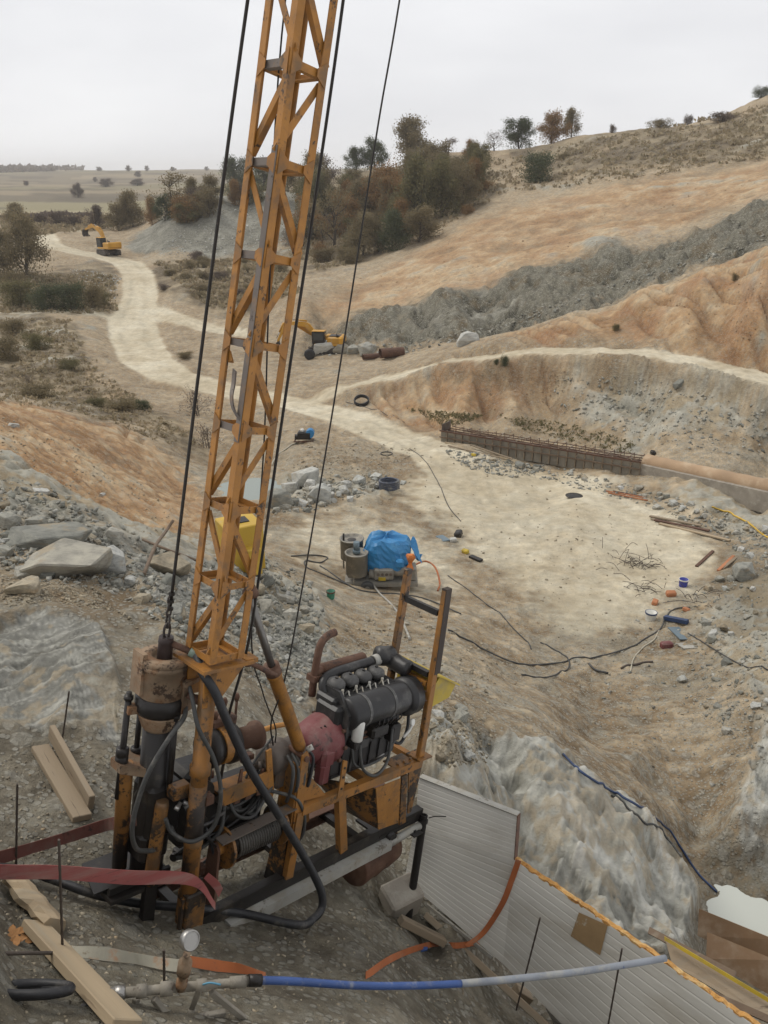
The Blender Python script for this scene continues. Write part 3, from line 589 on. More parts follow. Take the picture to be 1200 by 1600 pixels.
# mast -----------------------------------------------------------------------
MB0, MS = V3((-.502, 0, 2.008)), V3((-.0082, -.0193, .49398)); SA, SB = .265, .275
cornr = {'f': (0, 0), 'r': (1, 0), 'l': (0, 1), 'k': (1, 1)}
def mc(k, c): i, j = cornr[c]; return MB0 + MS * k + V3((SA * i, SB * j, 0))
g = MB(); g.box((-.365, .14, 1.975), (.40, .34, .022)); g.box((-.17, .05, 1.975), (.10, .12, .03))
g.prism([(-.52, .02, 1.962), (-.19, .02, 1.962), (-.40, .02, 1.70), (-.50, .02, 1.70)], (0, .012, 0)); g.prism([(-.52, .20, 1.962), (-.22, .20, 1.962), (-.40, .20, 1.72), (-.50, .20, 1.72)], (0, .012, 0))
mast = g.build('mast', OCH, RIG); NP = 11
for c in 'frlk':
    i, j = cornr[c]; n1 = (-1 if i else 1, 0, 0); n2 = (0, -1 if j else 1, 0); g = MB(); angle_bar(g, mc(0, c), mc(NP, c), n1, n2, .05, .008); g.build('chord', OCH, mast)
g = MB(); p, q = mc(2.9, 'f') + V3((-.002, .004, 0)), mc(6.2, 'f') + V3((-.002, .004, 0)); g.prism([p, p + V3((0, .045, 0)), p + V3((-.004, .045, 0)), p + V3((-.004, 0, 0))], q - p); g.build('bare_strip', GREYW, mast)
for k in range(NP + 1):
    for c1, c2, grey in (('f', 'r', 0), ('l', 'f', 1), ('k', 'r', 0), ('l', 'k', 0)):
        p, q = mc(k, c1), mc(k, c2); n = (q - p).normalized(); nin = {'fr': V3((0, 1, 0)), 'lf': V3((1, 0, 0)), 'kr': V3((-1, 0, 0)), 'lk': V3((0, -1, 0))}[c1 + c2]
        g = MB(); off = nin * .009; angle_bar(g, p + n * .008 + off, q - n * .008 + off, nin, (0, 0, 1), .042, .007)
        g.build('cross_bar', GREYW if grey and k in (3, 4, 5, 6, 7) else OCH, mast)
for k in range(NP):
    for c1, c2 in (('f', 'r'), ('l', 'f')):
        up = (k % 2 == 0)
        p, q = (mc(k + .08, c1), mc(k + .95, c2)) if up else (mc(k + .95, c1), mc(k + .08, c2))
        nin = V3((0, 1, 0)) if c1 == 'f' else V3((1, 0, 0)); d = (q - p).normalized(); n2 = d.cross(nin); p = p + nin * .018 + d * .02; q = q + nin * .018 - d * .02
        if c1 == 'l' and k == 3:                                            # the torn brace
            g = MB(); angle_bar(g, p, p + (q - p) * .16, nin, n2, .036, .006); g.build('torn_brace_stub', OCH, mast)
            a0 = p + (q - p) * .25 + V3((.02, -.02, 0)); pts = spline([a0, p + (q - p) * .45, p + (q - p) * .62 + V3((-.035, 0, 0)), p + (q - p) * .8 + V3((-.045, -.005, 0)), q], 5)
            g = MB(); g.ribbon(pts, tuple(V3((0, .03, .012))), .012); g.build('bent_brace', GREYW, mast); continue
        g = MB(); angle_bar(g, p, q, nin, n2, .04, .006); g.build('diagonal_brace', OCH, mast)
for k in range(1, NP):                                                     # gusset plates where braces meet the chords
    for c1, dx, dy in (('f', 1, 0), ('f', 0, 1), ('r', -1, 0), ('l', 0, -1)):
        p = mc(k, c1) + V3((-.003 if dy else 0, -.003 if dx else 0, 0)); d = V3((dx, dy, 0)); g = MB(); g.prism([p + d*.01 + V3((0, 0, -.045)), p + d*.075 + V3((0, 0, .0)), p + d*.075 + V3((0, 0, .04)), p + d*.01 + V3((0, 0, .085))], V3((-.004, 0, 0)) if dy else V3((0, -.004, 0))); g.build('gusset_plate', OCH2, mast)
g = MB(); g.cyl(mc(1, 'r') + V3((-.02, .02, .0)), mc(1, 'r') + V3((.05, .05, -.07)), .035, 12); g.build('ram_lug', RUST, mast)
g = MB(); g.box(mc(NP, 'f') + V3((.13, .14, .03)), (.36, .36, .04)); g.cyl(mc(NP, 'f') + V3((.13, .02, .16)), mc(NP, 'f') + V3((.13, .10, .16)), .12, 20); g.build('crown_block', OCH, mast)
# mast post
g = MB(); g.lathe((-.40, .06, .10), (-.447, .07, 1.97), [(0, .058), (.30, .058), (.305, .064), (.33, .064), (.335, .056), (.58, .056), (.585, .07), (.62, .07), (.625, .056), (1, .056)], 18)
post = g.build('mast_post', OCH2, RIG)
g = MB(); g.lathe((-.412, .063, .42), (-.425, .066, 1.12), [(0, .0595), (1, .0595)], 18); g.build('greasy_sleeve', OCHD, post)
g = MB(); g.cham((-.38, .05, .16), (.16, .13, .30), .012); g.box((-.48, .02, .12), (.02, .03, .34)); g.build('post_foot', OCHD, post)
g = MB()
for q in range(5): g.cyl((-.345, .04 + .02, .98 + .012 * q), (-.33, .055, .985 + .012 * q), .008, 6)
g.box((-.36, .03, 1.0), (.06, .05, .06)); g.build('clamp', RUST, post)
# hydraulic ram
g = MB(); g.lathe((.115, .09, 1.80), (.50, .085, 1.08), [(0, .056), (.05, .056), (.06, .05), (.93, .05), (.95, .042), (1, .03)], 18); ram = g.build('hydraulic_ram', OCH, RIG)
g = MB(); g.cyl((-.19, .08, 2.40), (.125, .09, 1.79), .027, 16); g.build('piston_rod', CHRM, ram)
g = MB(); g.cyl((-.20, .05, 2.42), (-.19, .11, 2.42), .035, 12); g.lathe((.09, .09, 1.85), (.125, .09, 1.785), [(0, .036), (0, .058), (1, .058), (1, .036)], 18); g.build('gland', RUST, ram)
g = MB(); g.tube(spline([(-.18, .06, 1.95), (-.08, .04, 1.90), (.02, .03, 1.84), (.10, .04, 1.80)], 5), .018, 8); g.lathe((-.20, .06, 1.965), (-.12, .05, 1.92), [(0, .03), (.6, .034), (1, .02)], 10); g.build('rope_socket', RUST, mast)
# ram stand
g = MB(); g.prism([(.44, -.01, .36), (.52, -.01, .36), (.50, -.01, 1.08), (.475, -.01, 1.125), (.43, -.01, 1.10)], (0, .014, 0)); g.prism([(.40, .15, .36), (.50, .15, .36), (.50, .15, 1.06), (.42, .15, 1.06)], (0, .014, 0))
g.prism([(.505, .0, .70), (.76, .0, .66), (.52, .0, .93)], (0, .012, 0)); g.box((.43, .075, .70), (.012, .14, .62)); stand = g.build('ram_stand', OCH2, RIG)
g = MB(); g.cyl((.468, -.03, 1.07), (.468, .19, 1.07), .022, 12); g.build('pivot_pin', RUST, stand)
g = MB(); g.tube(spline([(.50, .02, 1.12), (.54, -.01, 1.06), (.535, -.02, .95), (.53, -.01, .82)], 5), .012, 8); g.build('white_hose_end', RUBB, stand)
g = MB(); g.cyl((.495, .02, 1.12), (.53, .0, 1.145), .022, 10); g.build('rag_binding', SILT, stand)
# skid -------------------------------------------------------------------------
def channel(mb, p, q, h_=.10, w_=.06, t=.01, side=1):
    p, q = V3(p), V3(q); mb.bar(p, q, t, h_); d = V3((0, side * w_ / 2, 0)); mb.bar(p + d + V3((0, 0, h_/2 - t/2)), q + d + V3((0, 0, h_/2 - t/2)), w_, t); mb.bar(p + d - V3((0, 0, h_/2 - t/2)), q + d - V3((0, 0, h_/2 - t/2)), w_, t)
for b_, sd_ in ((0, 1), (.52, -1)):
    g = MB(); channel(g, (-.45, b_, .02), (2.08, b_, .02), .11, .07, .011, sd_); g.build('skid_channel', OIL if b_ == 0 else RUST, RIG)
g = MB()
for a_ in (-.35, .62, 1.30, 2.0):
    g = MB(); g.bar((a_, .012, .03), (a_, .508, .03), .07, .05); g.build('skid_cross_member', OIL, RIG)
g = MB(); g.bar((-.10, -.035, -.085), (1.62, -.035, -.085), .075, .085); g.cyl((1.62, -.035, -.085), (2.02, -.035, -.06), .035, 12); g.build('grey_support_rail', SILT, RIG)
g = MB(); g.box((1.72, .14, .0), (.42, .30, .02)); g.cyl((1.65, -.05, -.04), (1.65, .10, -.04), .045, 10); g.box((1.92, -.06, -.07), (.12, .12, .012)); g.cyl((1.92, -.06, -.066), (1.92, -.06, -.05), .02, 8); g.build('drip_plate', OIL, RIG)
# engine frame
g = MB()
for b_ in (0, .47):
    g.bar((.50, b_, .63), (1.90, b_, .60), .065, .075)
    g.bar((.92, b_, .60), (1.05, b_, .06), .075, .06, (0, 1, 0)); g.bar((.49, b_, .62), (.47, b_, .06), .07, .05, (0, 1, 0))
for a_ in (.60, 1.25, 1.86): g.bar((a_, .034, .62), (a_, .436, .61), .06, .06)
fr = g.build('engine_frame', OCH2, RIG)
g = MB(); g.prism([(1.31, -.036, .555), (1.62, -.036, .545), (1.70, -.036, .09), (1.44, -.036, .12)], (0, .008, 0)); g.build('side_plate', OCH, fr)
g = MB(); g.prism([(1.31, -.025, .55), (1.44, -.025, .12), (1.40, .42, .10), (1.02, .42, .52)], (.008, .004, 0)); g.build('rear_plate', OCHD, fr)
g = MB(); g.prism([(1.63, -.04, .56), (1.70, -.04, .56), (1.80, -.04, .06), (1.72, -.04, .06)], (0, .02, 0)); g.prism([(1.73, -.02, .60), (1.92, -.02, .60), (1.88, -.02, .12), (1.84, -.02, .12)], (0, .014, 0)); g.build('corner_plate', OCHD, fr)
g = MB(); g.prism([(.85, -.04, .62), (.905, -.04, .62), (.90, -.04, .93), (.855, -.04, .95)], (0, .012, 0)); flat = g.build('flat_bracket', OCH, fr)
for c_ in (.70, .80, .88):
    g = MB(); g.cyl((.878, -.045, c_), (.878, -.03, c_), .01, 8); g.build('bolt', OIL, flat)
g = MB(); g.bar((.66, .30, .60), (.55, .30, -.30), .06, .05); g.build('prop', OIL, fr)
g = MB(); g.box((1.90, .02, .655), (.17, .16, .014)); g.box((1.68, .06, .64), (.24, .16, .012))
for a_ in (1.62, 1.70, 1.78): g.cyl((a_, .02, .64), (a_, .02, .665), .014, 8)
g.build('mount_plate', OCHD, fr)
# guard frame over the engine
g = MB(); g.bar((1.885, 0, .66), (1.832, 0, 2.22), .07, .05, (0, 1, 0), .006); guard = g.build('guard_frame', OCH2, RIG)
g = MB(); g.bar((1.85, .44, .66), (1.835, .44, 2.25), .07, .05, (0, 1, 0), .006); g.build('upright', OCHD, guard)
g = MB(); g.bar((1.825, .036, 1.99), (1.83, .404, 1.99), .04, .05); g.build('top_cross_bar', OIL, guard)
for c_ in (1.34, 1.43):
    g = MB(); g.bar((1.845, .036, c_), (1.845, .404, c_), .05, .045); g.build('middle_cross_bar', OCH if c_ < 1.4 else OIL, guard)
g = MB(); g.bar((1.878, -.003, 1.45), (1.832, -.003, 2.221), .071, .052, (0, 1, 0)); g.build('scorched_paint', worn('scorched_ochre', (.045, .03, .02), (.3, .14, .03), .22, .6, scale=5), guard)
# yellow box on the back of the guard
g = MB(); pen = [(1.93, 1.10), (2.19, 1.14), (2.25, 1.25), (2.0, 1.385), (1.93, 1.30)]; g.prism([(x, .02, z) for x, z in pen], (0, .42, 0)); yb = g.build('battery_box', YEL, RIG)
g = MB(); g.prism([(1.88, -.01, 1.43), (1.99, -.01, 1.40), (2.28, -.01, 1.255), (2.275, -.01, 1.245), (1.985, -.01, 1.385), (1.88, -.01, 1.42)], (0, .48, 0)); g.build('lid', YEL, yb)
# engine ----------------------------------------------------------------------
g = MB(); g.cham((1.27, .25, 1.0), (.80, .26, .60), .025); g.cham((1.27, .30, 1.30), (.76, .22, .09), .02); g.cham((1.25, .25, .70), (.66, .20, .14), .03); eng = g.build('engine', BLK, RIG)
for k in range(4):
    a_ = 1.025 + .155 * k; g = MB(); g.cham((a_, .325, 1.40), (.13, .155, .10), .035); hc = g.build('cylinder_head_cover', COVR, eng); hc.data.polygons.foreach_set('use_smooth', [True] * len(hc.data.polygons))
    g = MB(); g.cyl((a_, .325, 1.448), (a_, .325, 1.462), .013, 8); g.build('cover_nut', OIL, eng)
    g = MB()
    for d in (-.035, .03): g.tube(spline([(a_ + d, .245, 1.335), (a_ + d + .01, .215, 1.375), (a_ + d - .01, .18, 1.36), (a_ + d, .15, 1.33)], 4), .006, 6)
    g.cyl((a_ - .01, .235, 1.33), (a_ - .015, .228, 1.395), .012, 8); g.build('injector_pipe', SILT, eng)
g = MB(); g.lathe((.97, .125, 1.235), (1.66, .125, 1.235), [(0, .05), (.0, .12), (.03, .132), (.94, .132), (1, .126)], 28); g.box((1.30, .17, 1.12), (.66, .14, .16)); shr = g.build('cooling_shroud', BLK, eng)
g = MB(); g.prism([(.945, .06, 1.06), (.945, .06, 1.25), (.945, .20, 1.40), (.945, .40, 1.40), (.945, .42, .90), (.945, .10, .90)], (.03, 0, 0)); g.build('end_plate', BLK, eng)
g = MB(); g.lathe((1.63, .135, 1.22), (1.80, .14, 1.215), [(0, .13), (.05, .158), (.30, .165), (.34, .17), (.40, .165), (.85, .165), (1, .14), (1, .05)], 28); g.build('fan_housing', BLK, eng)
g = MB(); g.lathe((1.02, .50, 1.455), (1.52, .50, 1.46), [(0, .03), (.02, .05), (.96, .052), (1, .03)], 20); g.build('muffler', RUST, eng)
g = MB(); pts = spline([(.95, .50, 1.24), (.945, .50, 1.42), (.95, .50, 1.60), (.965, .50, 1.685), (1.02, .50, 1.745), (1.11, .50, 1.765)], 6); g.tube(pts, .032, 14); g.cyl((.95, .50, 1.44), (1.04, .50, 1.455), .034, 12); g.box((.95, .50, 1.40), (.09, .10, .05)); g.build('exhaust_stack', RUST, eng)
g = MB(); g.tube(spline([(.955, .33, 1.28), (.96, .40, 1.38), (1.06, .43, 1.43), (1.30, .43, 1.445), (1.55, .43, 1.45)], 6), .042, 14); g.build('intake_manifold', BLK, eng)
g = MB(); g.cyl((1.55, .43, 1.45), (1.64, .43, 1.455), .05, 14); g.build('intake_clamp', SILT, eng)
g = MB(); g.lathe((1.62, .47, 1.47), (1.80, .40, 1.46), [(0, .05), (.1, .085), (.8, .09), (1, .06)], 18); g.lathe((1.74, .42, 1.45), (1.80, .21, 1.40), [(0, .075), (.75, .075), (.8, .082), (.95, .08), (1, .06)], 18); g.build('air_filter', BLK, eng)
g = MB(); g.lathe((1.045, .03, 1.035), (1.045, .03, 1.205), [(0, .04), (.05, .047), (.9, .047), (1, .036)], 18); g.build('oil_filter', WHT, eng)
g = MB(); g.cham((1.045, .05, 1.0), (.09, .11, .07), .012); g.cham((1.33, .07, 1.03), (.20, .10, .10), .02); g.cham((1.52, .06, .97), (.12, .10, .16), .02)
for q in range(6): g.tube(spline([(1.27 + .05*q, .05, 1.06), (1.28 + .055*q, .02, 1.12), (1.30 + .05*q, .06, 1.17)], 4), .006, 6)
g.build('injection_pump', OIL, eng)
g = MB(); g.tube(spline([(1.06, .0, 1.01), (1.07, -.02, .90), (1.12, -.035, .78), (1.25, -.05, .70), (1.38, -.04, .76), (1.42, -.02, .92), (1.46, .02, 1.03)], 7), .013, 8); g.tube(spline([(1.0, .02, .98), (1.02, 0, .86), (1.12, -.01, .80), (1.35, 0, .80), (1.50, .02, .88), (1.56, .05, 1.0)], 7), .011, 8); g.build('fuel_hose', RUBG, eng)
g = MB(); g.tube(spline([(1.70, .0, 1.06), (1.66, -.01, .98), (1.60, 0, .92)], 5), .012, 8); g.cyl((1.66, -.01, 1.05), (1.665, -.03, 1.055), .03, 12); g.build('gauge_cap', WHT, eng)
g = MB(); g.cyl((1.30, .02, .80), (1.36, -.02, .85), .006, 6); g.build('dip_stick', STEEL, eng)
# bell housing and gearbox
g = MB(); g.lathe((.62, .25, 1.0), (.93, .25, 1.0), [(0, .10), (.1, .14), (.55, .185), (.8, .205), (1, .21)], 26)
g.cham((.80, .12, .93), (.14, .14, .16), .03); g.cham((.78, .10, .80), (.10, .10, .18), .02); bell = g.build('bell_housing', RED, RIG)
for q in range(10):
    an = q * math.tau / 10; g = MB(); g.cyl((.915, .25 + .215 * math.cos(an), 1.0 + .215 * math.sin(an)), (.945, .25 + .215 * math.cos(an), 1.0 + .215 * math.sin(an)), .016, 6); g.build('flange_bolt', RUST, bell)
for q in range(3):
    g = MB(); g.bar((.735 + .03*q, .185 - .01*q, 1.145 + .012*q), (.755 + .03*q, .15, 1.125 + .012*q), .014, .012); g.build('slot_shade_bar', OIL, bell)  # solid black bars in place of the shade inside the vent slots
g = MB(); g.lathe((.30, .25, .98), (.63, .25, .98), [(0, .06), (.05, .13), (.5, .13), (.55, .10), (.95, .12), (1, .08)], 20); g.cham((.48, .25, .86), (.26, .22, .20), .02); gb = g.build('gearbox', GREYW, RIG)
for q in range(4):
    g = MB(); g.tube(spline([(.40 + .05*q, .12, 1.05), (.38 + .05*q, .02, 1.0), (.37 + .06*q, .0, .85), (.40 + .05*q, .06, .70)], 5), .014, 8); g.build('control_hose', RUBG, gb)
g = MB(); g.tube(spline([(.22, .30, 1.20), (.38, .28, 1.22), (.58, .30, 1.18)], 5), .02, 8); g.build('orange_hose', worn('orange_hose', (.42, .20, .05), (.2, .1, .04), .3), gb)
# hoist at the back of the post
g = MB(); g.lathe((-.26, .27, 1.22), (-.02, .27, 1.21), [(0, .06), (0, .125), (.12, .14), (.3, .14), (.34, .12), (.75, .12), (.8, .145), (1, .145), (1, .06)], 24); hoist = g.build('hoist_winch', OIL, RIG)
g = MB(); g.lathe((-.15, .27, 1.215), (-.09, .27, 1.214), [(0, .123), (0, .132), (1, .132), (1, .123)], 24, False); g.build('brake_band', OCH, hoist)
g = MB(); g.lathe((-.02, .27, 1.21), (.22, .27, 1.205), [(0, .082), (.82, .082), (.84, .105), (.97, .105), (1, .07), (1, .03)], 22); g.build('cathead_drum', RUST, hoist)
g = MB(); g.bar((-.20, .10, .905), (.22, .10, .925), .02, .125); g.box((.0, .20, .90), (.34, .18, .02)); g.build('winch_beam', OCH2, hoist)
g = MB(); g.prism([(.17, .10, 1.16), (.215, .10, 1.17), (.30, .10, .80), (.285, .10, .70), (.235, .10, .72), (.24, .10, .82)], (0, .015, 0)); g.build('winch_bracket', OCH, hoist)
for q, (a_, b_, c_, h_) in enumerate(((-.02, .36, 1.42, .16), (.08, .38, 1.40, .18), (-.16, .32, 1.38, .14))):
    g = MB(); g.cyl((a_, b_, c_ - .14), (a_ - .03 + .02*q, b_, c_ + h_ - .10), .010, 8); g.lathe((a_ - .03 + .02*q, b_, c_ + h_ - .12), (a_ - .035 + .02*q, b_, c_ + h_ - .06), [(0, .014), (.5, .022), (1, .012)], 10); g.build('control_lever', RUST, hoist)
g = MB(); g.cham((-.08, .34, 1.36), (.22, .10, .08), .015); g.build('valve_block', RUST, hoist)
for q in range(3):
    g = MB(); g.prism([(-.05 + .10*q, .12, .80), (.0 + .10*q, .12, .80), (.0 + .10*q, .13, 1.06 - .03*q), (-.02 + .10*q, .13, 1.06 - .03*q)], (0, .012, 0)); g.build('hanger_plate', RUST, hoist)
# rope winch low on the skid
g = MB(); g.cyl((-.10, .10, .50), (.40, .10, .49), .085, 20); rw = g.build('rope_winch', OIL, RIG)
g = MB()
N = 17; pts = []
for q in range(N * 12 + 1):
    an = q * math.tau / 12; pts.append((-.04 + .37 * q / (N * 12), .10 + .098 * math.cos(an), .495 + .098 * math.sin(an)))
g.tube(pts, .0125, 6); g.build('wound_rope', worn('wound_rope', (.085, .078, .068), (.03, .027, .022), .45, .5, .35, scale=18), rw)
for a_, r_ in ((-.13, .150), (.36, .150)):
    g = MB(); g.lathe((a_, .10, .50), (a_ + .022, .10, .50), [(0, .04), (0, r_), (1, r_), (1, .04)], 26, False); g.build('drum_flange', OCHD, rw)
g = MB(); g.lathe((-.19, .10, .50), (-.13, .10, .50), [(0, .03), (0, .045), (1, .045)], 14); g.prism([(-.165, .06, .53), (-.165, .10, .57), (-.165, .14, .545), (-.165, .135, .46), (-.165, .10, .44), (-.165, .115, .50)], (-.012, 0, 0)); g.build('ochre_hub', OCH, rw)
for a_ in (-.20, .42):
    g = MB(); g.prism([(a_, .02, .06), (a_, .19, .06), (a_, .16, .52), (a_, .10, .57), (a_, .05, .52)], (.02, 0, 0)); g.build('drum_stand', RUST if a_ < 0 else OCHD, rw)
g = MB(); g.cyl((.44, .10, .49), (.56, .10, .47), .09, 16); g.cham((.50, .12, .24), (.14, .16, .30), .03); g.build('winch_motor', OIL, rw)
g = MB(); g.bar((-.22, .03, .62), (.45, .03, .66), .09, .012); g.build('drum_cover', GREYW, rw)
# drill head -------------------------------------------------------------------
hx, hy = -.605, .345; H = lambda c: (hx + .03 * (2.0 - c) / 1.5, hy, c)
g = MB(); g.lathe(H(1.68), H(1.965), [(0, .135), (.06, .15), (.75, .158), (.76, .165), (.86, .165), (.865, .155), (.88, .168), (1, .168), (1, .085), (.9, .085), (.9, .0)], 32, caps=False)
g.prism([(hx - .17, hy - .02, 1.72), (hx - .17, hy + .10, 1.72), (hx - .17, hy + .10, 2.0), (hx - .17, hy - .02, 2.0)], (.035, 0, 0)); head = g.build('drill_head', MUDM, RIG)
g = MB(); g.prism([(hx + .05, hy - .20, 1.80), (hx + .21, hy - .14, 1.80), (hx + .19, hy + .02, 1.80), (hx + .08, hy, 1.80)], (0, 0, .03)); g.prism([(hx + .06, hy - .17, 1.60), (hx + .17, hy - .13, 1.60), (hx + .17, hy - .02, 1.60), (hx + .08, hy - .02, 1.60)], (0, 0, .20)); g.cyl((hx + .12, hy - .10, 1.83), (hx + .12, hy - .10, 1.85), .015, 8); lug = g.build('head_lug', MUDM, head)
g = MB(); g.lathe(H(1.86), H(2.09), [(0, .05), (.35, .05), (.8, .047), (.85, .05), (1, .046)], 18); g.build('water_swivel', worn('swivel', (.05, .035, .032), (.02, .018, .016), .4, .5, .3), head)
g = MB(); g.cyl((hx + .03, hy - .03, 2.045), (hx + .115, hy - .13, 2.01), .022, 12); g.build('swivel_elbow', RUST, head)
g = MB(); g.lathe((hx + .105, hy - .12, 2.013), (hx + .14, hy - .165, 1.995), [(0, .03), (.5, .034), (1, .03)], 14); g.build('hose_coupling', worn('green_fitting', (.18, .24, .19), (.3, .3, .26), .4), head)
g = MB(); sp_c = V3(H(2.13))
g.tube([sp_c + V3((.022 * math.cos(t), .0, .05 * math.sin(t))) for t in np.linspace(-math.pi/2, 1.5*math.pi, 17)][:-1], .009, 8, closed=True)
g.tube([sp_c + V3((0, .018 * math.cos(t), .065 + .045 * math.sin(t))) for t in np.linspace(0, math.tau, 17)][:-1], .008, 8, closed=True)
for q in range(3): g.tube([sp_c + V3((.016 * math.cos(t), .012 * math.cos(t) * (q % 2), .125 + .042*q + .03 * math.sin(t))) for t in np.linspace(0, math.tau, 13)][:-1], .0065, 6, closed=True)
g.build('shackle_chain', worn('chain', (.06, .05, .045), (.12, .09, .07), .4, .5, .5, scale=30), head)
g = MB(); g.lathe(H(1.56), H(1.70), [(0, .13), (.1, .15), (.3, .165), (.85, .165), (1, .14)], 28); g.build('black_collar', OIL, head)
g = MB(); g.lathe(H(1.45), H(1.57), [(0, .10), (.2, .115), (.8, .14), (1, .15)], 24); g.bar((hx - .20, hy + .06, 1.60), (hx - .04, hy + .02, 1.60), .07, .05); g.bar((hx, hy + .22, 1.55), (hx, hy + .08, 1.56), .06, .05); g.bar((hx + .04, hy - .14, 1.52), (hx + .02, hy - .04, 1.54), .05, .05); g.build('yoke', MUDM, head)
g = MB(); g.lathe(H(.30), H(1.46), [(0, .11), (.30, .115), (.55, .12), (.60, .10), (1, .10)], 22); g.cham((hx + .06, hy + .0, .86), (.26, .24, .40), .03); g.cham((hx + .02, hy, .60), (.22, .22, .22), .03); fb = g.build('feed_cylinder_block', OIL, head)
for (p, q, r_) in (((-.79, .42, 1.66), (-.80, .42, .95), .021), ((-.605, .56, 1.56), (-.60, .56, 1.05), .019), ((-.56, .215, 1.56), (-.545, .22, 1.02), .02)):
    g = MB(); g.cyl(p, q, r_, 14); g.lathe(p, (p[0], p[1], p[2] + .05), [(0, .03), (.5, .03), (.5, .018), (1, .018)], 10); g.build('guide_rod', OIL, head)
for (p, r_) in (((-.797, .42, 1.26), .042), ((-.602, .56, 1.14), .04)):
    g = MB(); g.lathe((p[0], p[1], p[2] - .06), (p[0], p[1], p[2] + .06), [(0, r_*.8), (.05, r_), (.45, r_), (.5, r_*.85), (.55, r_), (.95, r_), (1, r_*.8)], 14); g.build('rod_clamp', OIL, head)
g = MB(); g.prism([(-.84, .36, 1.17), (-.84, .48, 1.17), (-.62, .60, 1.11), (-.52, .46, 1.07), (-.52, .26, 1.07), (-.66, .30, 1.12)], (0, 0, .06)); g.build('rod_bracket', MUDM, head)
g = MB(); g.lathe((-.765, .42, 1.20), (-.735, .42, .40), [(0, .05), (.1, .052), (1, .05)], 16); g.build('support_column', OCHD, head)
g = MB(); g.lathe((-.60, .20, .98), (-.63, .20, .36), [(0, .04), (.05, .046), (.9, .046), (1, .036)], 16); g.build('support_column', OCHD, head)
g = MB(); g.cham((-.50, .17, 1.04), (.14, .10, .10), .015); g.build('ochre_valve', OCHD, head)
for p, q in (((-.52, .11, .99), (-.56, .10, .95)), ((-.50, .11, .985), (-.45, .08, .955))):
    g = MB(); g.lathe(p, q, [(0, .014), (.5, .014), (.5, .018), (1, .018)], 10); g.build('hose_fitting', STEEL, head)
g = MB(); g.box((-.68, .40, .33), (.46, .40, .03)); g.prism([(-.98, .30, .36), (-.45, .30, .36), (-.45, .62, .36), (-.90, .62, .36)], (0, 0, .012)); g.bar((-.90, .26, .38), (-.44, .26, .36), .03, .05); g.build('head_base', OIL, head)
g = MB(); g.prism([(-.66, .19, .36), (-.57, .19, .36), (-.57, .19, -.15), (-.66, .19, -.15)], (0, .05, 0)); g.build('stub_leg', OIL, head)
# hydraulic hoses of the head
for n, r_, pts in (('feed_hose', .016, [(-.50, .20, 1.63), (-.56, .13, 1.60), (-.68, .10, 1.50), (-.80, .10, 1.30), (-.86, .10, 1.10), (-.875, .10, .92), (-.82, .12, .76), (-.72, .15, .68), (-.60, .19, .62)]),
                 ('feed_hose', .015, [(-.52, .16, 1.80), (-.53, .10, 1.74), (-.53, .0, 1.58), (-.42, -.05, 1.36), (-.35, -.08, 1.10), (-.35, -.05, .84), (-.47, .0, .74), (-.58, .08, .80), (-.62, .12, .90)]),
                 ('feed_hose', .014, [(-.42, .16, 1.26), (-.40, .12, 1.10), (-.42, .07, 1.0), (-.50, .09, .95)]),
                 ('return_hose', .014, [(-.55, .15, .80), (-.50, .12, .70), (-.40, .14, .66), (-.30, .2, .7)]),
                 ('return_hose', .013, [(-.10, .14, .86), (-.05, .08, .74), (.08, .05, .70), (.22, .09, .80), (.30, .12, .86)]),
                 ('return_hose', .014, [(.20, .16, .82), (.32, .06, .80), (.44, .0, .74), (.53, -.02, .58), (.55, -.01, .40), (.50, .05, .25)]),
                 ('return_hose', .013, [(-.16, .16, .80), (.0, .15, .76), (.15, .16, .80), (.32, .2, .86)])):
    g = MB(); g.tube(spline(pts, 7), r_, 8); g.build(n, RUBG, head)
g = MB(); g.lathe((-.52, .17, 1.74), (-.44, .12, 1.69), [(0, .024), (.5, .024), (.5, .03), (1, .03)], 10); g.build('hose_fitting', RUST, head)
for q in range(4):
    g = MB(); g.tube(spline([(.05*q - .05, .30, .86 - .05*q), (.02 + .05*q, .18, .70 - .03*q), (.18 + .03*q, .20, .68), (.30, .30, .75 - .02*q)], 6), .013, 8); g.build('winch_hose', RUBG, hoist)
# wire ropes
for n, r_, pts in (('hoist_rope', .0105, [(hx + .004, hy, 2.30), (-.57, .35, 4.0), (-.517, .35, 5.85), (-.46, .30, 7.6)]),
                 ('hoist_rope', .0095, [(-.09, .27, 1.33), (-.205, .1, 1.63), (-.15, .08, 2.04), (-.155, .05, 2.55), (-.127, .05, 3.95), (-.105, .05, 4.82), (-.09, .05, 5.96), (-.10, .06, 7.58)]),
                 ('stay_rope', .0058, [(.27, .15, 1.16), (.175, .10, 1.41), (.21, .05, 1.84), (.27, .05, 3.13), (.30, .05, 4.15), (.322, .05, 5.40), (.35, .05, 6.12), (.37, .05, 7.6)]),
                 ('stay_rope', .0052, [(.26, .12, 1.20), (.218, .1, 1.347), (.052, .1, 1.66), (-.113, .1, 2.117), (-.21, .1, 3.38), (-.313, .1, 4.27), (-.45, .1, 5.67), (-.42, .1, 7.5)])):
    g = MB(); g.tube(spline(pts, 8), r_, 8); g.build(n, ROPE, RIG)
g = MB(); pc = V3((hx + .004, hy, 2.32))
for q in range(3): g.lathe(pc + V3((0, 0, -.05 + .05*q)), pc + V3((0, 0, -.03 + .05*q)), [(0, .014), (0, .02), (1, .02), (1, .014)], 8, False)
g.build('rope_clip', ROPE, RIG)

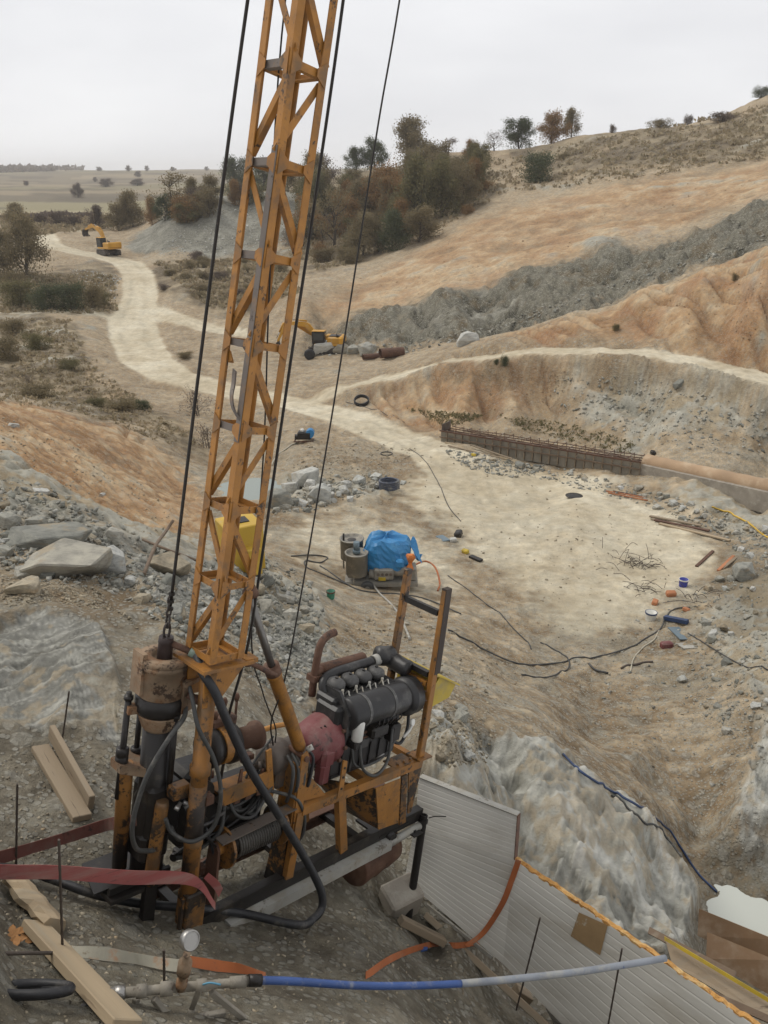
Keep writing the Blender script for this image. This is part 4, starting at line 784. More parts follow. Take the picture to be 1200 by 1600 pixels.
# grease-black clutter round the foot of the post: valves, unions, spare hoses
rj = random.Random(17)
for k in range(16):
    a0 = V3((rj.uniform(-.45, .45), rj.uniform(.1, .42), rj.uniform(.45, 1.15))); a1 = V3((rj.uniform(-.5, .55), rj.uniform(.08, .40), rj.uniform(.12, .8))); m_ = (a0 + a1) / 2 + V3((rj.uniform(-.15, .15), -rj.uniform(.02, .12), rj.uniform(-.25, .05)))
    g = MB(); g.tube(spline([a0, a0.lerp(m_, .5) + V3((rj.uniform(-.06, .06), 0, .02)), m_, m_.lerp(a1, .6) + V3((rj.uniform(-.05, .05), 0, -.04)), a1], 5), rj.choice((.010, .012, .015)), 7); g.build('hydraulic_hose', rj.choice((RUBB, RUBG, OIL)), hoist)
for k in range(14):
    c_ = V3((rj.uniform(-.42, .40), rj.uniform(.14, .40), rj.uniform(.30, 1.0))); g = MB(); g.cham(c_, (rj.uniform(.04, .12), rj.uniform(.04, .10), rj.uniform(.04, .12)), .01); d_ = V3((rj.choice((-1, 1)) * .07, -.03, 0)); g.lathe(c_, c_ + d_, [(0, .022), (.6, .022), (.6, .03), (1, .03)], 8); g.build('valve_union', rj.choice((OIL, RUST, OIL, GREYW)), hoist)
g = MB(); g.cham((.02, .33, .66), (.62, .22, .42), .03); g.build('hydraulic_tank', OIL, RIG)
g = MB(); g.cham((-.30, .34, .80), (.24, .26, .60), .04); g.cyl((-.30, .20, .95), (-.30, .16, .95), .09, 14); g.cyl((-.30, .20, .70), (-.30, .15, .70), .07, 14); g.build('rotation_gearcase', OIL, RIG)

# engine details: barrel fins, straps, bolts, ribs
for k in range(4):
    a_ = 1.025 + .155 * k
    for q in range(5):
        g = MB(); g.box((a_, .415, 1.14 + .035 * q), (.13, .05, .012)); g.build('cooling_fin', BLK, eng)
for a_ in (1.12, 1.42):
    g = MB(); g.lathe((a_, .125, 1.235), (a_ + .03, .125, 1.235), [(0, .132), (0, .137), (1, .137), (1, .132)], 28, False, False); g.build('shroud_strap', COVR, eng)
for q in range(12):
    an = q * math.tau / 12; g = MB(); g.cyl((1.795, .14 + .15 * math.cos(an), 1.215 + .15 * math.sin(an)), (1.81, .14 + .15 * math.cos(an), 1.215 + .15 * math.sin(an)), .010, 6); g.build('housing_bolt', RUST, eng)
for q in range(7):
    g = MB(); g.box((.94, .14 + .035 * q, .93), (.012, .016, .016)); g.build('plate_bolt', COVR, eng)
for q in range(6):
    g = MB(); g.box((1.0 + .11 * q, .115, .80), (.016, .02, .20)); g.build('block_rib', BLK, eng)
g = MB(); g.cham((1.22, .108, .92), (.13, .02, .08), .005); g.build('dusty_cover', COVR, eng)
for (p, q, r_) in (((1.0, .1, 1.02), (1.6, .1, 1.04), .012), ((1.02, .09, .985), (1.5, .09, .99), .009)):
    g = MB(); g.cyl(p, q, r_, 8); g.build('fuel_rail', RUST, eng)
g = MB(); g.tube(spline([(1.50, .05, .90), (1.60, .02, .86), (1.70, .05, .95), (1.74, .1, 1.1)], 6), .014, 8); g.build('oil_pipe', RUBB, eng)

# ------------------------------------------------------------------ stones
def stone_mat(name, tones_, seam, rough=.9):
    m, nt, b = new_mat(name); v = objvec(nt, (1, 1, 3.2)); geo = nt.nodes.new('ShaderNodeNewGeometry'); oi = nt.nodes.new('ShaderNodeObjectInfo')
    rnd = math_(nt, 'FRACT', math_(nt, 'ADD', geo.outputs['Random Per Island'], oi.outputs['Random']))
    c = ramp(nt, rnd, [(k / (len(tones_) - 1), t) for k, t in enumerate(tones_)])
    n1 = noise(nt, v, 5.0, 6, .65, .3); n2 = noise(nt, v, 28, 4, .6)
    c = mixc(nt, 1.0, c, ramp(nt, n1, [(.3, (.62, .63, .64)), (.5, (1, 1, 1)), (.7, (1.3, 1.29, 1.25))]), 'MULTIPLY')
    c = mixc(nt, math_(nt, 'MULTIPLY', sstep(nt, noise(nt, v, 2.2, 5, .6), .55, .68), .55), c, seam)
    nt.links.new(c, b.inputs['Base Color']); b.inputs['Roughness'].default_value = rough; b.inputs['Specular IOR Level'].default_value = .25
    bump(nt, b, math_(nt, 'ADD', n1, math_(nt, 'MULTIPLY', n2, .4)), .03, .8); return m
ROCK = stone_mat('schist_stone', [(.15, .152, .135), (.24, .24, .205), (.33, .32, .275), (.20, .2, .175), (.40, .39, .345), (.26, .235, .18)], (.33, .26, .165))
TANR = stone_mat('tan_stone', [(.20, .17, .12), (.30, .26, .19), (.38, .33, .245), (.25, .215, .155)], (.36, .25, .14))
PALE = stone_mat('pale_stone', [(.42, .42, .39), (.50, .49, .45), (.36, .365, .335)], (.36, .31, .23))
ORR = stone_mat('clod', [(.24, .155, .085), (.34, .235, .14), (.40, .30, .19), (.28, .20, .125)], (.38, .22, .11))
def hull(pts):
    bm = bmesh.new()
    for p in pts: bm.verts.new(p)
    r = bmesh.ops.convex_hull(bm, input=bm.verts); bmesh.ops.delete(bm, geom=list({e for e in list(r['geom_interior']) + list(r['geom_unused']) if isinstance(e, bmesh.types.BMVert)}), context='VERTS')
    bm.verts.index_update(); bmesh.ops.triangulate(bm, faces=bm.faces[:]); bm.verts.ensure_lookup_table(); bm.faces.ensure_lookup_table()
    v = np.array([x.co[:] for x in bm.verts]); f = np.array([[y.index for y in q.verts] for q in bm.faces]); bm.free(); return v, f
def stone_pts(r, n, flat):
    P = []
    while len(P) < n:
        p = r.uniform(-1, 1, 3); p[r.integers(3)] = r.choice([-1, 1]) * r.uniform(.75, 1)
        if abs(p).sum() < 2.35: P.append(p * (.5, .5 * r.uniform(.6, .95), .5 * flat))
    return P
r4 = np.random.default_rng(11)
SMALL = [hull(stone_pts(r4, 9, f)) for f in (.45, .6, .75, .5, .8, .35, .65, .55)]
BIGV = []
for k in range(12):                                # larger stones: chipped, stepped blocks
    v, f = hull(stone_pts(r4, 22, (.32, .5, .7, .9)[k % 4])); me = bpy.data.meshes.new('stone'); me.from_pydata(v.tolist(), [], f.tolist()); bm = bmesh.new(); bm.from_mesh(me)
    bmesh.ops.dissolve_limit(bm, angle_limit=.22, verts=bm.verts, edges=bm.edges); bmesh.ops.bevel(bm, geom=bm.edges[:], offset=.018, segments=1, affect='EDGES', clamp_overlap=True); bmesh.ops.triangulate(bm, faces=bm.faces[:])
    bm.to_mesh(me); bm.free(); me.materials.append(ROCK); BIGV.append(me)
def set_mat(o, m): 
    o.material_slots[0].link = 'OBJECT'; o.material_slots[0].material = m
def boulder(u, v, wpx, hpx, label, group=None, mat=ROCK, var=0, yaw=None, name='boulder', tilt=.15, sink=.25):
    """stone seated where (u, v) meets the ground; wpx, hpx its size in photo pixels"""
    p = hit(u, v); d = (p - Vector((0, 0, ZC))).dot(Vector((0, cp_, -sp_))); s = d / F
    o = link(bpy.data.objects.new(name, BIGV[var % 12])); bz = np.ptp(np.array([x.co[:] for x in BIGV[var % 12].vertices]), axis=0)
    o.scale = (wpx * s / bz[0], wpx * s * .8 / bz[1], hpx * s * 1.0 / bz[2]); o.location = p + Vector((0, 0, hpx * s * (.5 - sink)))
    n = gnormal(p.x, p.y, wpx * s * .6); o.rotation_euler = (Vector((0, 0, 1)).rotation_difference(n.lerp(Vector((0, 0, 1)), .5))).to_euler(); o.rotation_euler.z += random.uniform(-.4, .4) if yaw is None else yaw
    if mat is not ROCK: set_mat(o, mat)
    tag(o, label, 'stone', group); return o
for a in ((78,845,118,30,'long flat pale grey slab lying on top of a darker slab',ROCK,0,0), (105,893,125,56,'broad tilted blue-grey slab under the flat pale one',ROCK,4,.1), (172,892,52,52,'large whitish angular block leaning beside the tilted slab',PALE,2,.3),
          (176,846,34,30,'small grey block behind the whitish angular block',ROCK,6,0), (18,823,34,30,'dark pointed stone at the left end of the rubble line',ROCK,3,.5), (38,925,52,26,'yellowish flaky stone alone on the bare slope',TANR,8,.2),
          (262,893,64,34,'long brown stone slab just left of the hoist rope',TANR,4,-.2), (500,783,38,38,'big pale boulder in the row of rocks above the yard',PALE,2,0), (478,752,44,26,'low pale boulder behind the big pale one',PALE,0,0),
          (434,790,44,36,'grey boulder of the rock row beside the mast',ROCK,6,.4), (455,770,30,26,'round pale stone between two boulders of the rock row',PALE,9,.2), (880,1585,46,50,'pale upright stone block wedged below the wall panel',PALE,3,.4),
          (1160,902,34,30,'dark grey block at the right edge of the yard',ROCK,5,0), (508,552,38,26,'rounded grey boulder in front of the excavator tracks',PALE,7,0), (533,552,26,22,'grey boulder behind the rounded one by the excavator',ROCK,2,0),
          (552,551,24,16,'small grey boulder beside the excavator boulders',ROCK,1,0), (575,553,30,22,'pointed grey boulder left of the rusty pipes',ROCK,3,0), (730,537,36,26,'pale squarish boulder at the foot of the cut rock face',PALE,2,.2),
          (1060,600,18,10,'grey stone on the edge of the upper dirt track',ROCK,0,0), (62,770,30,9,'thin pale slab half buried on the left slope',PALE,0,0), (160,775,9,7,'pale stone high on the orange bank',PALE,5,0), (22,667,16,8,'flat pale stone on top of the orange bank',PALE,0,0)):
    boulder(*a[:4], label=a[4], mat=a[5], var=a[6], yaw=a[7])
# loose stones big enough to pick out
def in_poly(poly, r):
    us = [q[0] for q in poly]; vs_ = [q[1] for q in poly]
    while True:
        u, v = r.uniform(min(us), max(us)), r.uniform(min(vs_), max(vs_)); c = False
        for (x1, y1), (x2, y2) in zip(poly, poly[1:] + poly[:1]):
            if (y1 > v) != (y2 > v) and u < (x2 - x1) * (v - y1) / (y2 - y1) + x1: c = not c
        if c: return u, v
ZONES = {  # patch of ground: outline sighted from the eye, share of stones, label, group
 'left': [(0,790),(60,800),(150,830),(220,880),(300,930),(400,880),(470,940),(500,1000),(440,1090),(300,1000),(210,930),(130,900),(60,910),(0,880)],
 'row': [(430,770),(520,745),(600,740),(640,755),(560,778),(480,800),(425,805)],
 'wallfoot': [(760,715),(900,735),(1010,765),(1100,790),(1200,830),(1200,890),(1130,850),(1040,800),(930,770),(800,738)],
 'right': [(1080,920),(1200,880),(1200,1200),(1130,1150),(1060,1080),(1090,990)],
 'behind': [(660,1090),(720,1110),(770,1150),(760,1190),(700,1200),(670,1160)],
}
rs = np.random.default_rng(5)
for zn, n, lo, hi, lab, grp in (('left', 120, 11, 34, 'angular grey stone in the rubble slope behind the mast foot', 'stones of the rubble slope'), ('row', 36, 11, 22, 'angular pale stone in the rock row above the yard', 'stones of the rock row'),
                            ('wallfoot', 34, 9, 20, 'grey broken stone along the foot of the long formwork', 'stones along the formwork'), ('right', 28, 9, 20, 'grey stone in the dark rubble at the right edge', 'stones of the right-hand rubble'), ('behind', 16, 11, 24, 'pale broken stone just behind the engine', 'stones behind the engine')):
    for k in range(n):
        u, v = in_poly(ZONES[zn], rs); w_ = lo + (hi - lo) * rs.random() ** 2.2
        boulder(u, v, w_, w_ * rs.uniform(.5, .85), lab, grp, (ROCK, ROCK, PALE, TANR, ROCK)[rs.integers(5)] if zn != 'row' else (ROCK, PALE)[rs.integers(2)], rs.integers(12), rs.uniform(-3, 3), 'stone', sink=.3)
# rubble too fine to count: joined
def rubble(name, polys, n, lo, hi, mat, pw=2.5, seed=0, emb=.35):
    r = np.random.default_rng(100 + seed); VV = []; FF = []; off = 0
    for k in range(n):
        u, v = in_poly(polys[k % len(polys)], r); p = hit(u, v); d = p.y * cp_ - (p.z - ZC) * sp_; s = d / F * (lo + (hi - lo) * r.random() ** pw)
        a, f = SMALL[r.integers(8)]; t = r.uniform(0, 6.28); c, sn = math.cos(t), math.sin(t)
        q = a * s; q = np.stack([q[:, 0] * c - q[:, 1] * sn, q[:, 0] * sn + q[:, 1] * c, q[:, 2]], -1)
        tx, ty = r.normal(0, .35, 2); q[:, 2] += q[:, 0] * tx + q[:, 1] * ty
        VV.append(q + (p.x, p.y, p.z + s * .3 * (.5 - emb))); FF.append(f + off); off += len(a)
    V, Fc = np.concatenate(VV), np.concatenate(FF); me = bpy.data.meshes.new(name); me.vertices.add(len(V)); me.vertices.foreach_set('co', V.astype(np.float32).ravel())
    me.loops.add(Fc.size); me.loops.foreach_set('vertex_index', Fc.ravel().astype(np.int32)); me.polygons.add(len(Fc)); me.polygons.foreach_set('loop_start', np.arange(0, Fc.size, 3, dtype=np.int32)); me.update(calc_edges=True)
    me.materials.append(mat); o = link(bpy.data.objects.new(name, me)); o['kind'] = 'stuff'; return o
LS = [(0,740),(100,770),(210,835),(290,880),(400,865),(480,900),(520,990),(470,1110),(300,1010),(190,930),(60,905),(0,890)]
rubble('rubble', [ZONES['left'], LS, LS], 4200, 2.5, 15, ROCK, 2.3, 1)
rubble('rubble', [ZONES['row'], ZONES['wallfoot'], ZONES['wallfoot'], [(690,700),(760,712),(860,735),(800,745),(720,730)]], 1500, 2, 10, ROCK, 2.4, 2)
rubble('rubble', [ZONES['right'], [(1000,960),(1200,860),(1200,1350),(1100,1300),(1000,1200),(900,1120)], [(860,590),(1000,590),(1200,640),(1200,720),(1000,690),(880,650)]], 1900, 2, 9, ROCK, 2.8, 3)
rubble('rubble', [ZONES['behind'], [(480,990),(640,940),(760,1010),(820,1060),(760,1140),(680,1090),(560,1060)]], 1300, 2, 10, TANR, 2.6, 4)
rubble('gravel', [[(0,900),(150,920),(230,1000),(200,960),(80,940),(0,950)], [(0,1180),(200,1180),(200,1400),(0,1600)], [(200,1400),(640,1420),(800,1600),(0,1600)]], 2600, 2, 9, TANR, 3.2, 5)
rubble('gravel', [[(450,640),(720,720),(900,780),(1100,850),(1000,980),(800,950),(640,800),(430,820)], [(760,960),(1020,990),(1150,1150),(1000,1180),(860,1090)], [(0,650),(110,680),(280,800),(250,850),(120,770),(0,715)], [(480,690),(660,700),(600,740),(440,760)]], 1700, 1.6, 6, TANR, 2.6, 6)
DARKR = stone_mat('dark_cut_rock', [(.055, .056, .05), (.10, .10, .088), (.16, .158, .135), (.075, .076, .066), (.21, .205, .175)], (.17, .125, .08))
rubble('cliff_foot_rubble', [[(480,545),(640,535),(760,508),(950,448),(1200,366),(1200,376),(950,460),(760,522),(640,552),(500,556)]], 420, 2, 9, ROCK, 2.2, 12, .5)
rubble('gravel', [[(480,460),(700,380),(900,310),(1200,270),(1200,320),(900,390),(640,470)], [(700,580),(900,570),(880,640),(740,650)], [(1000,480),(1200,420),(1200,550),(1000,525)]], 900, 1.2, 4, ORR, 2.6, 7, .5)
rubble('gravel', [[(235,400),(330,325),(470,318),(480,390),(340,402)], [(110,420),(190,430),(180,470),(120,450)]], 900, 1.5, 4.5, PALE, 1.6, 8)

# ------------------------------------------------------------------ foreground
WOOD = worn('weathered_timber', (.275, .215, .145), (.12, .088, .06), .45, .8, scale=12, stretch=(.07, 1, 1), dirt=(.25, .21, .155), dirt_amt=.5)
WOODP = worn('fresh_cut_timber', (.38, .295, .19), (.20, .145, .09), .42, .8, scale=12, stretch=(.07, 1, 1), dirt=(.30, .26, .19), dirt_amt=.4)
WOODD = worn('dark_wet_timber', (.17, .12, .08), (.07, .05, .035), .45, .75, scale=12, stretch=(.07, 1, 1), dirt=(.25, .21, .16), dirt_amt=.35)
PANEL = worn('white_panel_sheet', (.68, .665, .61), (.40, .36, .29), .30, .45, scale=2.2, stretch=(.5, .5, 1.6), dirt=(.42, .39, .33), dirt_amt=.5, spec=.4)
FOAM = worn('exposed_foam', (.56, .29, .08), (.26, .11, .03), .5, .85, scale=14, dirt=(.72, .55, .27), dirt_amt=.5, bmp=.02)
REDS = worn('red_webbing', (.34, .10, .09), (.16, .06, .055), .5, .85, scale=5, stretch=(.4, .4, 2.5), dirt=(.30, .19, .16), dirt_amt=.6)
REDD = worn('dirty_red_webbing', (.17, .065, .05), (.06, .035, .03), .5, .9, scale=6, dirt=(.15, .11, .09), dirt_amt=.5)
ORST = worn('orange_webbing', (.42, .13, .045), (.22, .09, .05), .35, .85, scale=8, dirt=(.30, .20, .13), dirt_amt=.35)
CLOTH = worn('dirty_pale_webbing', (.45, .42, .33), (.25, .21, .15), .4, .9, scale=10, dirt=(.45, .19, .07), dirt_amt=.25)
BLUEP = worn('blue_pipe', (.045, .095, .27), (.03, .05, .12), .3, .4, scale=9, dirt=(.30, .30, .28), dirt_amt=.35)
BLUEG = worn('blue_pipe_silted', (.26, .28, .31), (.08, .12, .24), .4, .6, scale=9, dirt=(.36, .35, .31), dirt_amt=.5)
CONC = worn('rough_concrete', (.32, .285, .235), (.17, .145, .115), .3, .9, scale=5, dirt=(.40, .37, .31), dirt_amt=.4, bmp=.02)
REBAR = worn('rebar_steel', (.10, .08, .065), (.05, .04, .035), .4, .7, .3, scale=20)
PLY = worn('brown_plywood', (.19, .115, .06), (.10, .06, .035), .35, .7, scale=3, dirt=(.26, .2, .14), dirt_amt=.45)
LEAF = worn('dead_leaf', (.40, .20, .075), (.2, .1, .04), .4, .85, scale=10)
def plane_hit(p0, n, u, v):
    d = Vector(ray(u, v)); c = Vector((0, 0, ZC)); return c + d * ((p0 - c).dot(n) / d.dot(n))
# wall panels
TL, BL, TR = at(655, 1215, 6.25), at(636, 1372, 6.0), at(808, 1275, 5.75); PN = (TR - TL).cross(BL - TL).normalized(); PN = -PN if PN.y > 0 else PN
PH = lambda u, v: plane_hit(TL, PN, u, v)
def ribbed(name, tl, tr, br, bl, label, n_rib=10, thick=.06, cells=14):
    """sandwich panel: ribbed front sheet, foam core and back sheet"""
    tl, tr, br, bl = map(Vector, (tl, tr, br, bl)); root = empty(name, (bl + br) / 2, label, 'wall panel'); o = root.location.copy(); g = MB(); V = []; Fs = []; prof = []
    for j in range(n_rib):
        for t, h in ((.0, 0), (.08, .0016), (.84, .0016), (.90, -.0012), (.97, -.0012)): prof.append(((j + t) / n_rib, h))
    prof.append((1, 0)); m = len(prof)
    for i in range(cells + 1):
        s = i / cells
        for t, h in prof: V.append((tl.lerp(tr, s)).lerp(bl.lerp(br, s), t) + PN * h - o)
    for i in range(cells):
        for j in range(m - 1): Fs.append((i*m+j, i*m+j+1, (i+1)*m+j+1, (i+1)*m+j))
    g.add(V, Fs, False); g.build('front_sheet', PANEL, root)
    g = MB(); g.prism([q - PN * .006 - o for q in (tl, tr, br, bl)], -PN * (thick - .012)); g.build('foam_core', FOAM, root)
    g = MB(); g.prism([q - PN * thick - o for q in (tl, tr, br, bl)], -PN * .003); g.build('back_sheet', PANEL, root); return root, o
J0, J1 = PH(648, 1292), PH(803, 1343)
up_, uo = ribbed('wall_panel', TL, TR, J1, J0, 'short ribbed pale grey wall panel standing above the long panel behind the rig', 9)
g = MB(); g.prism([TL + PN*.012 - uo, TR + PN*.012 - uo, TR - PN*.075 - uo, TL - PN*.075 - uo], (0, 0, .012)); g.build('edge_trim', SILT, up_)
g = MB(); ex = (TR - TL).normalized(); g.prism([TR + PN*.008 + ex*.002 - uo, J1 + PN*.008 + ex*.002 - uo, J1 - PN*.07 + ex*.002 - uo, TR - PN*.07 + ex*.002 - uo], ex * .006); g.build('end_trim', RUST, up_)
LB = PH(880, 1602); L1 = PH(1182, 1604); B0 = PH(632, 1374); dl = (L1 - J1).normalized()
TL2 = J0 - PN*.001 + (J0 - J1).normalized() * .02; LR = J1 + dl * 3.0; BR2 = LB + (LB - B0).normalized() * 1.3
lp, lo_ = ribbed('wall_panel', J0 - (TL - J0).normalized()*.003, J1, PH(786, 1506), B0, 'long ribbed pale grey wall panel with ragged orange foam edge running down to the lower right', 14)
# its long right part carries on in the same sheet
o = lo_; g = MB(); V = []; Fs = []; prof = []
for j in range(14):
    for t, h in ((.0, 0), (.08, .0016), (.84, .0016), (.90, -.0012), (.97, -.0012)): prof.append(((j + t) / 14, h))
prof.append((1, 0)); m = len(prof); BM = PH(786, 1506); BE = BM + (LB - BM).normalized() * 3.0
for i in range(31):
    s = i / 30
    for t, h in prof: V.append(J1.lerp(LR, s).lerp(BM.lerp(BE, s), t) + PN * h - o)
for i in range(30):
    for j in range(m - 1): Fs.append((i*m+j, i*m+j+1, (i+1)*m+j+1, (i+1)*m+j))
g.add(V, Fs); g.build('front_sheet', PANEL, lp)
g = MB(); g.prism([q - PN * .006 - o for q in (J1, LR, BE, BM)], -PN * .048); g.build('foam_core', FOAM, lp)
g = MB(); rr = random.Random(3); V = []; N = 90                                  # crumbling foam along the broken edge
for i in range(N + 1):
    p = J1.lerp(LR, i / N); h1, h2 = rr.uniform(-.006, .022), rr.uniform(-.004, .03); w1 = rr.uniform(-.012, .006)
    V += [p + PN*(.004 + w1) - o + Vector((0, 0, -.012)), p + PN*(.0 + w1) + Vector((0, 0, h1)) - o, p - PN*.03 + Vector((0, 0, h2)) - o, p - PN*(.065 - w1) + Vector((0, 0, h1 * .5)) - o, p - PN*.07 - o + Vector((0, 0, -.02))]
Fs = [(i*5+k, i*5+k+1, i*5+6+k, i*5+5+k) for i in range(N) for k in range(4)]; g.add(V, Fs); g.build('broken_foam_edge', FOAM, lp)
g = MB(); c0 = PH(925, 1440)
g.prism([PH(905,1425) + PN*.0065 - o, PH(950,1445) + PN*.0065 - o, PH(938,1492) + PN*.0065 - o, PH(892,1462) + PN*.0065 - o], PN*.0015); g.build('tape_stain', worn('brown_tape', (.30, .20, .10), (.38, .33, .25), .5, .6, scale=9), lp)
def board(name, p, q, w_, th, mat, label, cat='timber', up=None, group=None, ch=.006):
    p, q = Vector(p), Vector(q); o = (p + q) / 2; g = MB(); x = (q - p).normalized(); y = Vector(up or (0, 0, 1)).cross(x).normalized(); z = x.cross(y); L = (q - p).length / 2
    g.bar((-L, 0, 0), (L, 0, 0), w_, th, (0, 0, 1), ch); b = g.build(name, mat); M = Matrix((x, y, z)).transposed().to_4x4(); M.translation = o; b.matrix_world = M; return tag(b, label, cat, group)
def lay(u1, v1, u2, v2, w_, th, mat, name, label, lift=.5, cat='timber'):
    p, q = hit(u1, v1), hit(u2, v2); n = gnormal((p.x + q.x) / 2, (p.y + q.y) / 2, .3); mid = (p + q) / 2; h_ = gz(mid.x, mid.y) - mid.z
    return board(name, p + n * (th * lift + max(0, h_ * .8)), q + n * (th * lift + max(0, h_ * .8)), w_, th, mat, label, cat, tuple(n))
lay(62, 1172, 128, 1284, .15, .055, WOOD, 'timber_board', 'pale board lying flat on the slope left of the drill head')
lay(78, 1158, 140, 1272, .05, .13, WOOD, 'timber_board', 'weathered board on edge beside the pale flat board', .8)
lay(50, 1452, 195, 1612, .15, .055, WOODP, 'timber_board', 'long pale plank running down to the lower left corner')
# split log
g = MB(); p, q = hit(18, 1395), hit(70, 1455); ax = (q - p); n = gnormal(p.x, p.y); sd_ = ax.cross(n).normalized(); o = (p + q) / 2 + n * .06; pts = []
r_ = random.Random(9)
for t in np.linspace(-.62, .62, 9):
    for k in range(9):
        an = k * math.tau / 9; e = (1 - .25 * abs(t)) * r_.uniform(.8, 1.15); pts.append(ax * t + sd_ * math.cos(an) * .10 * e + n * math.sin(an) * .065 * e)
Fs = [(i*9+k, i*9+(k+1) % 9, i*9+9+(k+1) % 9, i*9+9+k) for i in range(8) for k in range(9)] + [tuple(range(9)), tuple(range(72, 81))]
g.add(pts, Fs); ob = g.build('split_log', WOODP); ob.location = o; tag(ob, 'jagged pale split log above the long plank', 'timber')
# timbers under the panel
def pl(u, v, dy=0): return PH(u, v) + PN * dy
for k, (a, b_, w_, th, mat, lab) in enumerate(((pl(668,1425,.05), pl(905,1640,.06), .06, .09, WOOD, 'pale timber runner along the bottom of the long panel'), (pl(690,1470,.16), pl(860,1630,.17), .08, .10, WOODD, 'dark wet timber in front of the pale runner under the panel'))):
    board('timber_runner', a, b_, w_, th, mat, lab, up=tuple((PN + Vector((0, 0, 1))).normalized()))
g = MB(); p, q = pl(668, 1412, .02), pl(770, 1494, .02); g.bar(p - p, q - p, .03, .02, tuple(PN)); ob = g.build('aluminium_strip', SILT); ob.location = p; tag(ob, 'bright metal strip along the foot of the panel', 'metal strip')
lay(622, 1444, 690, 1478, .09, .07, WOOD, 'timber_block', 'short brown timber lying at the foot of the steel stake', .6)
lay(800, 1555, 822, 1568, .12, .09, WOOD, 'timber_block', 'stubby wood block below the long panel near the stakes', .6)
# support of the skid's far end
p0 = W(2.07, -.03, .03); pb = hit(634, 1440); g = MB(); g.hollow(p0 - pb, Vector((0, 0, -.15)), .036, .026, 16); g.lathe((p0 - pb) * .93, (p0 - pb) * .96, [(0, .036), (0, .046), (1, .046), (1, .036)], 14, False); st = g.build('steel_stake', OIL); st.location = pb; tag(st, 'dark steel pipe stake holding the skid end beside the panel', 'stake')
g = MB(); g.tube(spline([p0 - pb + Vector((.04, -.02, -.02)), p0 - pb + Vector((.10, -.01, -.01)), p0 - pb + Vector((.20, .0, -.02))], 4), .005, 6); g.build('wire_tie', ROPE, st)
p = hit(628, 1432); g = MB(); M = Matrix.Rotation(.55, 3, 'Z') @ Matrix.Rotation(.3, 3, 'X'); g.cham((0, 0, .10), (.34, .26, .34), .02, M); ob = g.build('concrete_block', CONC); ob.location = p + Vector((-.02, .1, .0)); tag(ob, 'rough concrete block propped under the end of the skid', 'block')
pa, pb = W(1.35, .12, -.30), W(1.85, .16, -.26); o = (pa + pb) / 2; g = MB(); g.lathe(pa - o, pb - o, [(0, .02), (0, .17), (.03, .18), (.33, .175), (.36, .185), (.64, .175), (.67, .185), (.97, .18), (1, .17), (1, .02)], 24); ob = g.build('steel_drum', RUST); ob.location = o; tag(ob, 'rusty steel drum lying under the end of the skid', 'drum')
# rebar stakes
for u1, v1, u2, v2, lab in ((108,1080,95,1172,'thin rebar stake near the two boards on the left slope'), (27,1225,25,1362,'rebar stake at the left edge above the red strap'), (92,1312,98,1492,'tall rebar stake in front of the wide red strap'), (256,1484,257,1553,'short rusty rebar stake beside the pressure gauge pipe'),
                        (844,1434,832,1528,'left rebar stake in front of the ribbed panel'), (972,1482,960,1592,'right rebar stake in front of the ribbed panel by the pipe')):
    b = hit(u2, v2) if u2 < 700 else PH(u2, v2) + PN * (.35 if u2 < 900 else .30); t = at(u1, v1, b.y - .03); g = MB(); L = (t - b)
    rp_ = [(k / 24, .0085 if k % 2 else .0068) for k in range(25)]; g.lathe(L * -.12, L, rp_, 8, False); ob = g.build('rebar_stake', REBAR); ob.location = b; tag(ob, lab, 'rebar stake')
# big black water hose from the swivel to the slope
hp = [W(hx + .13, hy - .155, 2.0), W(-.50, .06, 1.93), W(-.45, -.02, 1.82), W(-.36, -.06, 1.62), W(-.15, -.10, 1.235), W(.128, -.13, .82), W(.345, -.19, .48), W(.475, -.26, .24), W(.54, -.31, .08), W(.53, -.34, -.02), W(.44, -.36, -.05), W(.28, -.36, -.03)]
for u, v, l_ in ((380,1436,.04), (300,1428,.04), (220,1421,.04), (150,1408,.05), (90,1388,.06), (40,1373,.06), (-40,1368,.05), (-120,1372,.03)):
    p = hit(u, v); hp.append(p + Vector((0, -.03, l_ + .05)))
o = hp[9].copy(); g = MB(); g.tube(spline([p - o for p in hp], 10), .030, 14); ob = g.build('water_hose', RUBB); ob.location = o; tag(ob, 'thick black rubber hose from the drill head looping back across the slope', 'hose')
# red slings
def strap(name, pts, wid, mat, label, th=.006, cat='strap', parts=None):
    P = spline(pts, 8); o = P[len(P) // 2].copy(); g = MB(); ws = wid if not isinstance(wid, list) else [tuple(Vector(wid[min(int(i / 8), len(wid) - 1)]).lerp(Vector(wid[min(int(i / 8) + 1, len(wid) - 1)]), (i % 8) / 8)) for i in range(len(P))]
    g.ribbon([p - o for p in P], ws, th); ob = g.build(name, mat); ob.location = o; return tag(ob, label, cat)
pa = W(-.34, -.03, .22); pq = at(0, 1362, 3.95)
strap('lifting_sling', [pa + Vector((.08, .0, -.02)), at(300, 1375, 4.22), at(200, 1371, 4.10), at(90, 1363, 4.0), pq, at(-120, 1352, 3.85)], [(.0, .02, .05), (0, .03, .075), (0, .035, .088), (0, .035, .08), (0, .035, .085), (0, .04, .085)], REDS, 'wide faded red lifting sling tied to the foot of the mast post')
strap('lifting_sling', [W(-.70, .33, .80), at(170, 1288, 4.75), at(100, 1310, 4.55), at(50, 1325, 4.4), at(0, 1340, 4.25), at(-120, 1372, 4.0)], [(0, .02, .08), (0, .03, .09), (0, .03, .075), (0, .03, .07), (0, .03, .085), (0, .03, .08)], REDD, 'dark dirty red sling pulling up to the drill head')
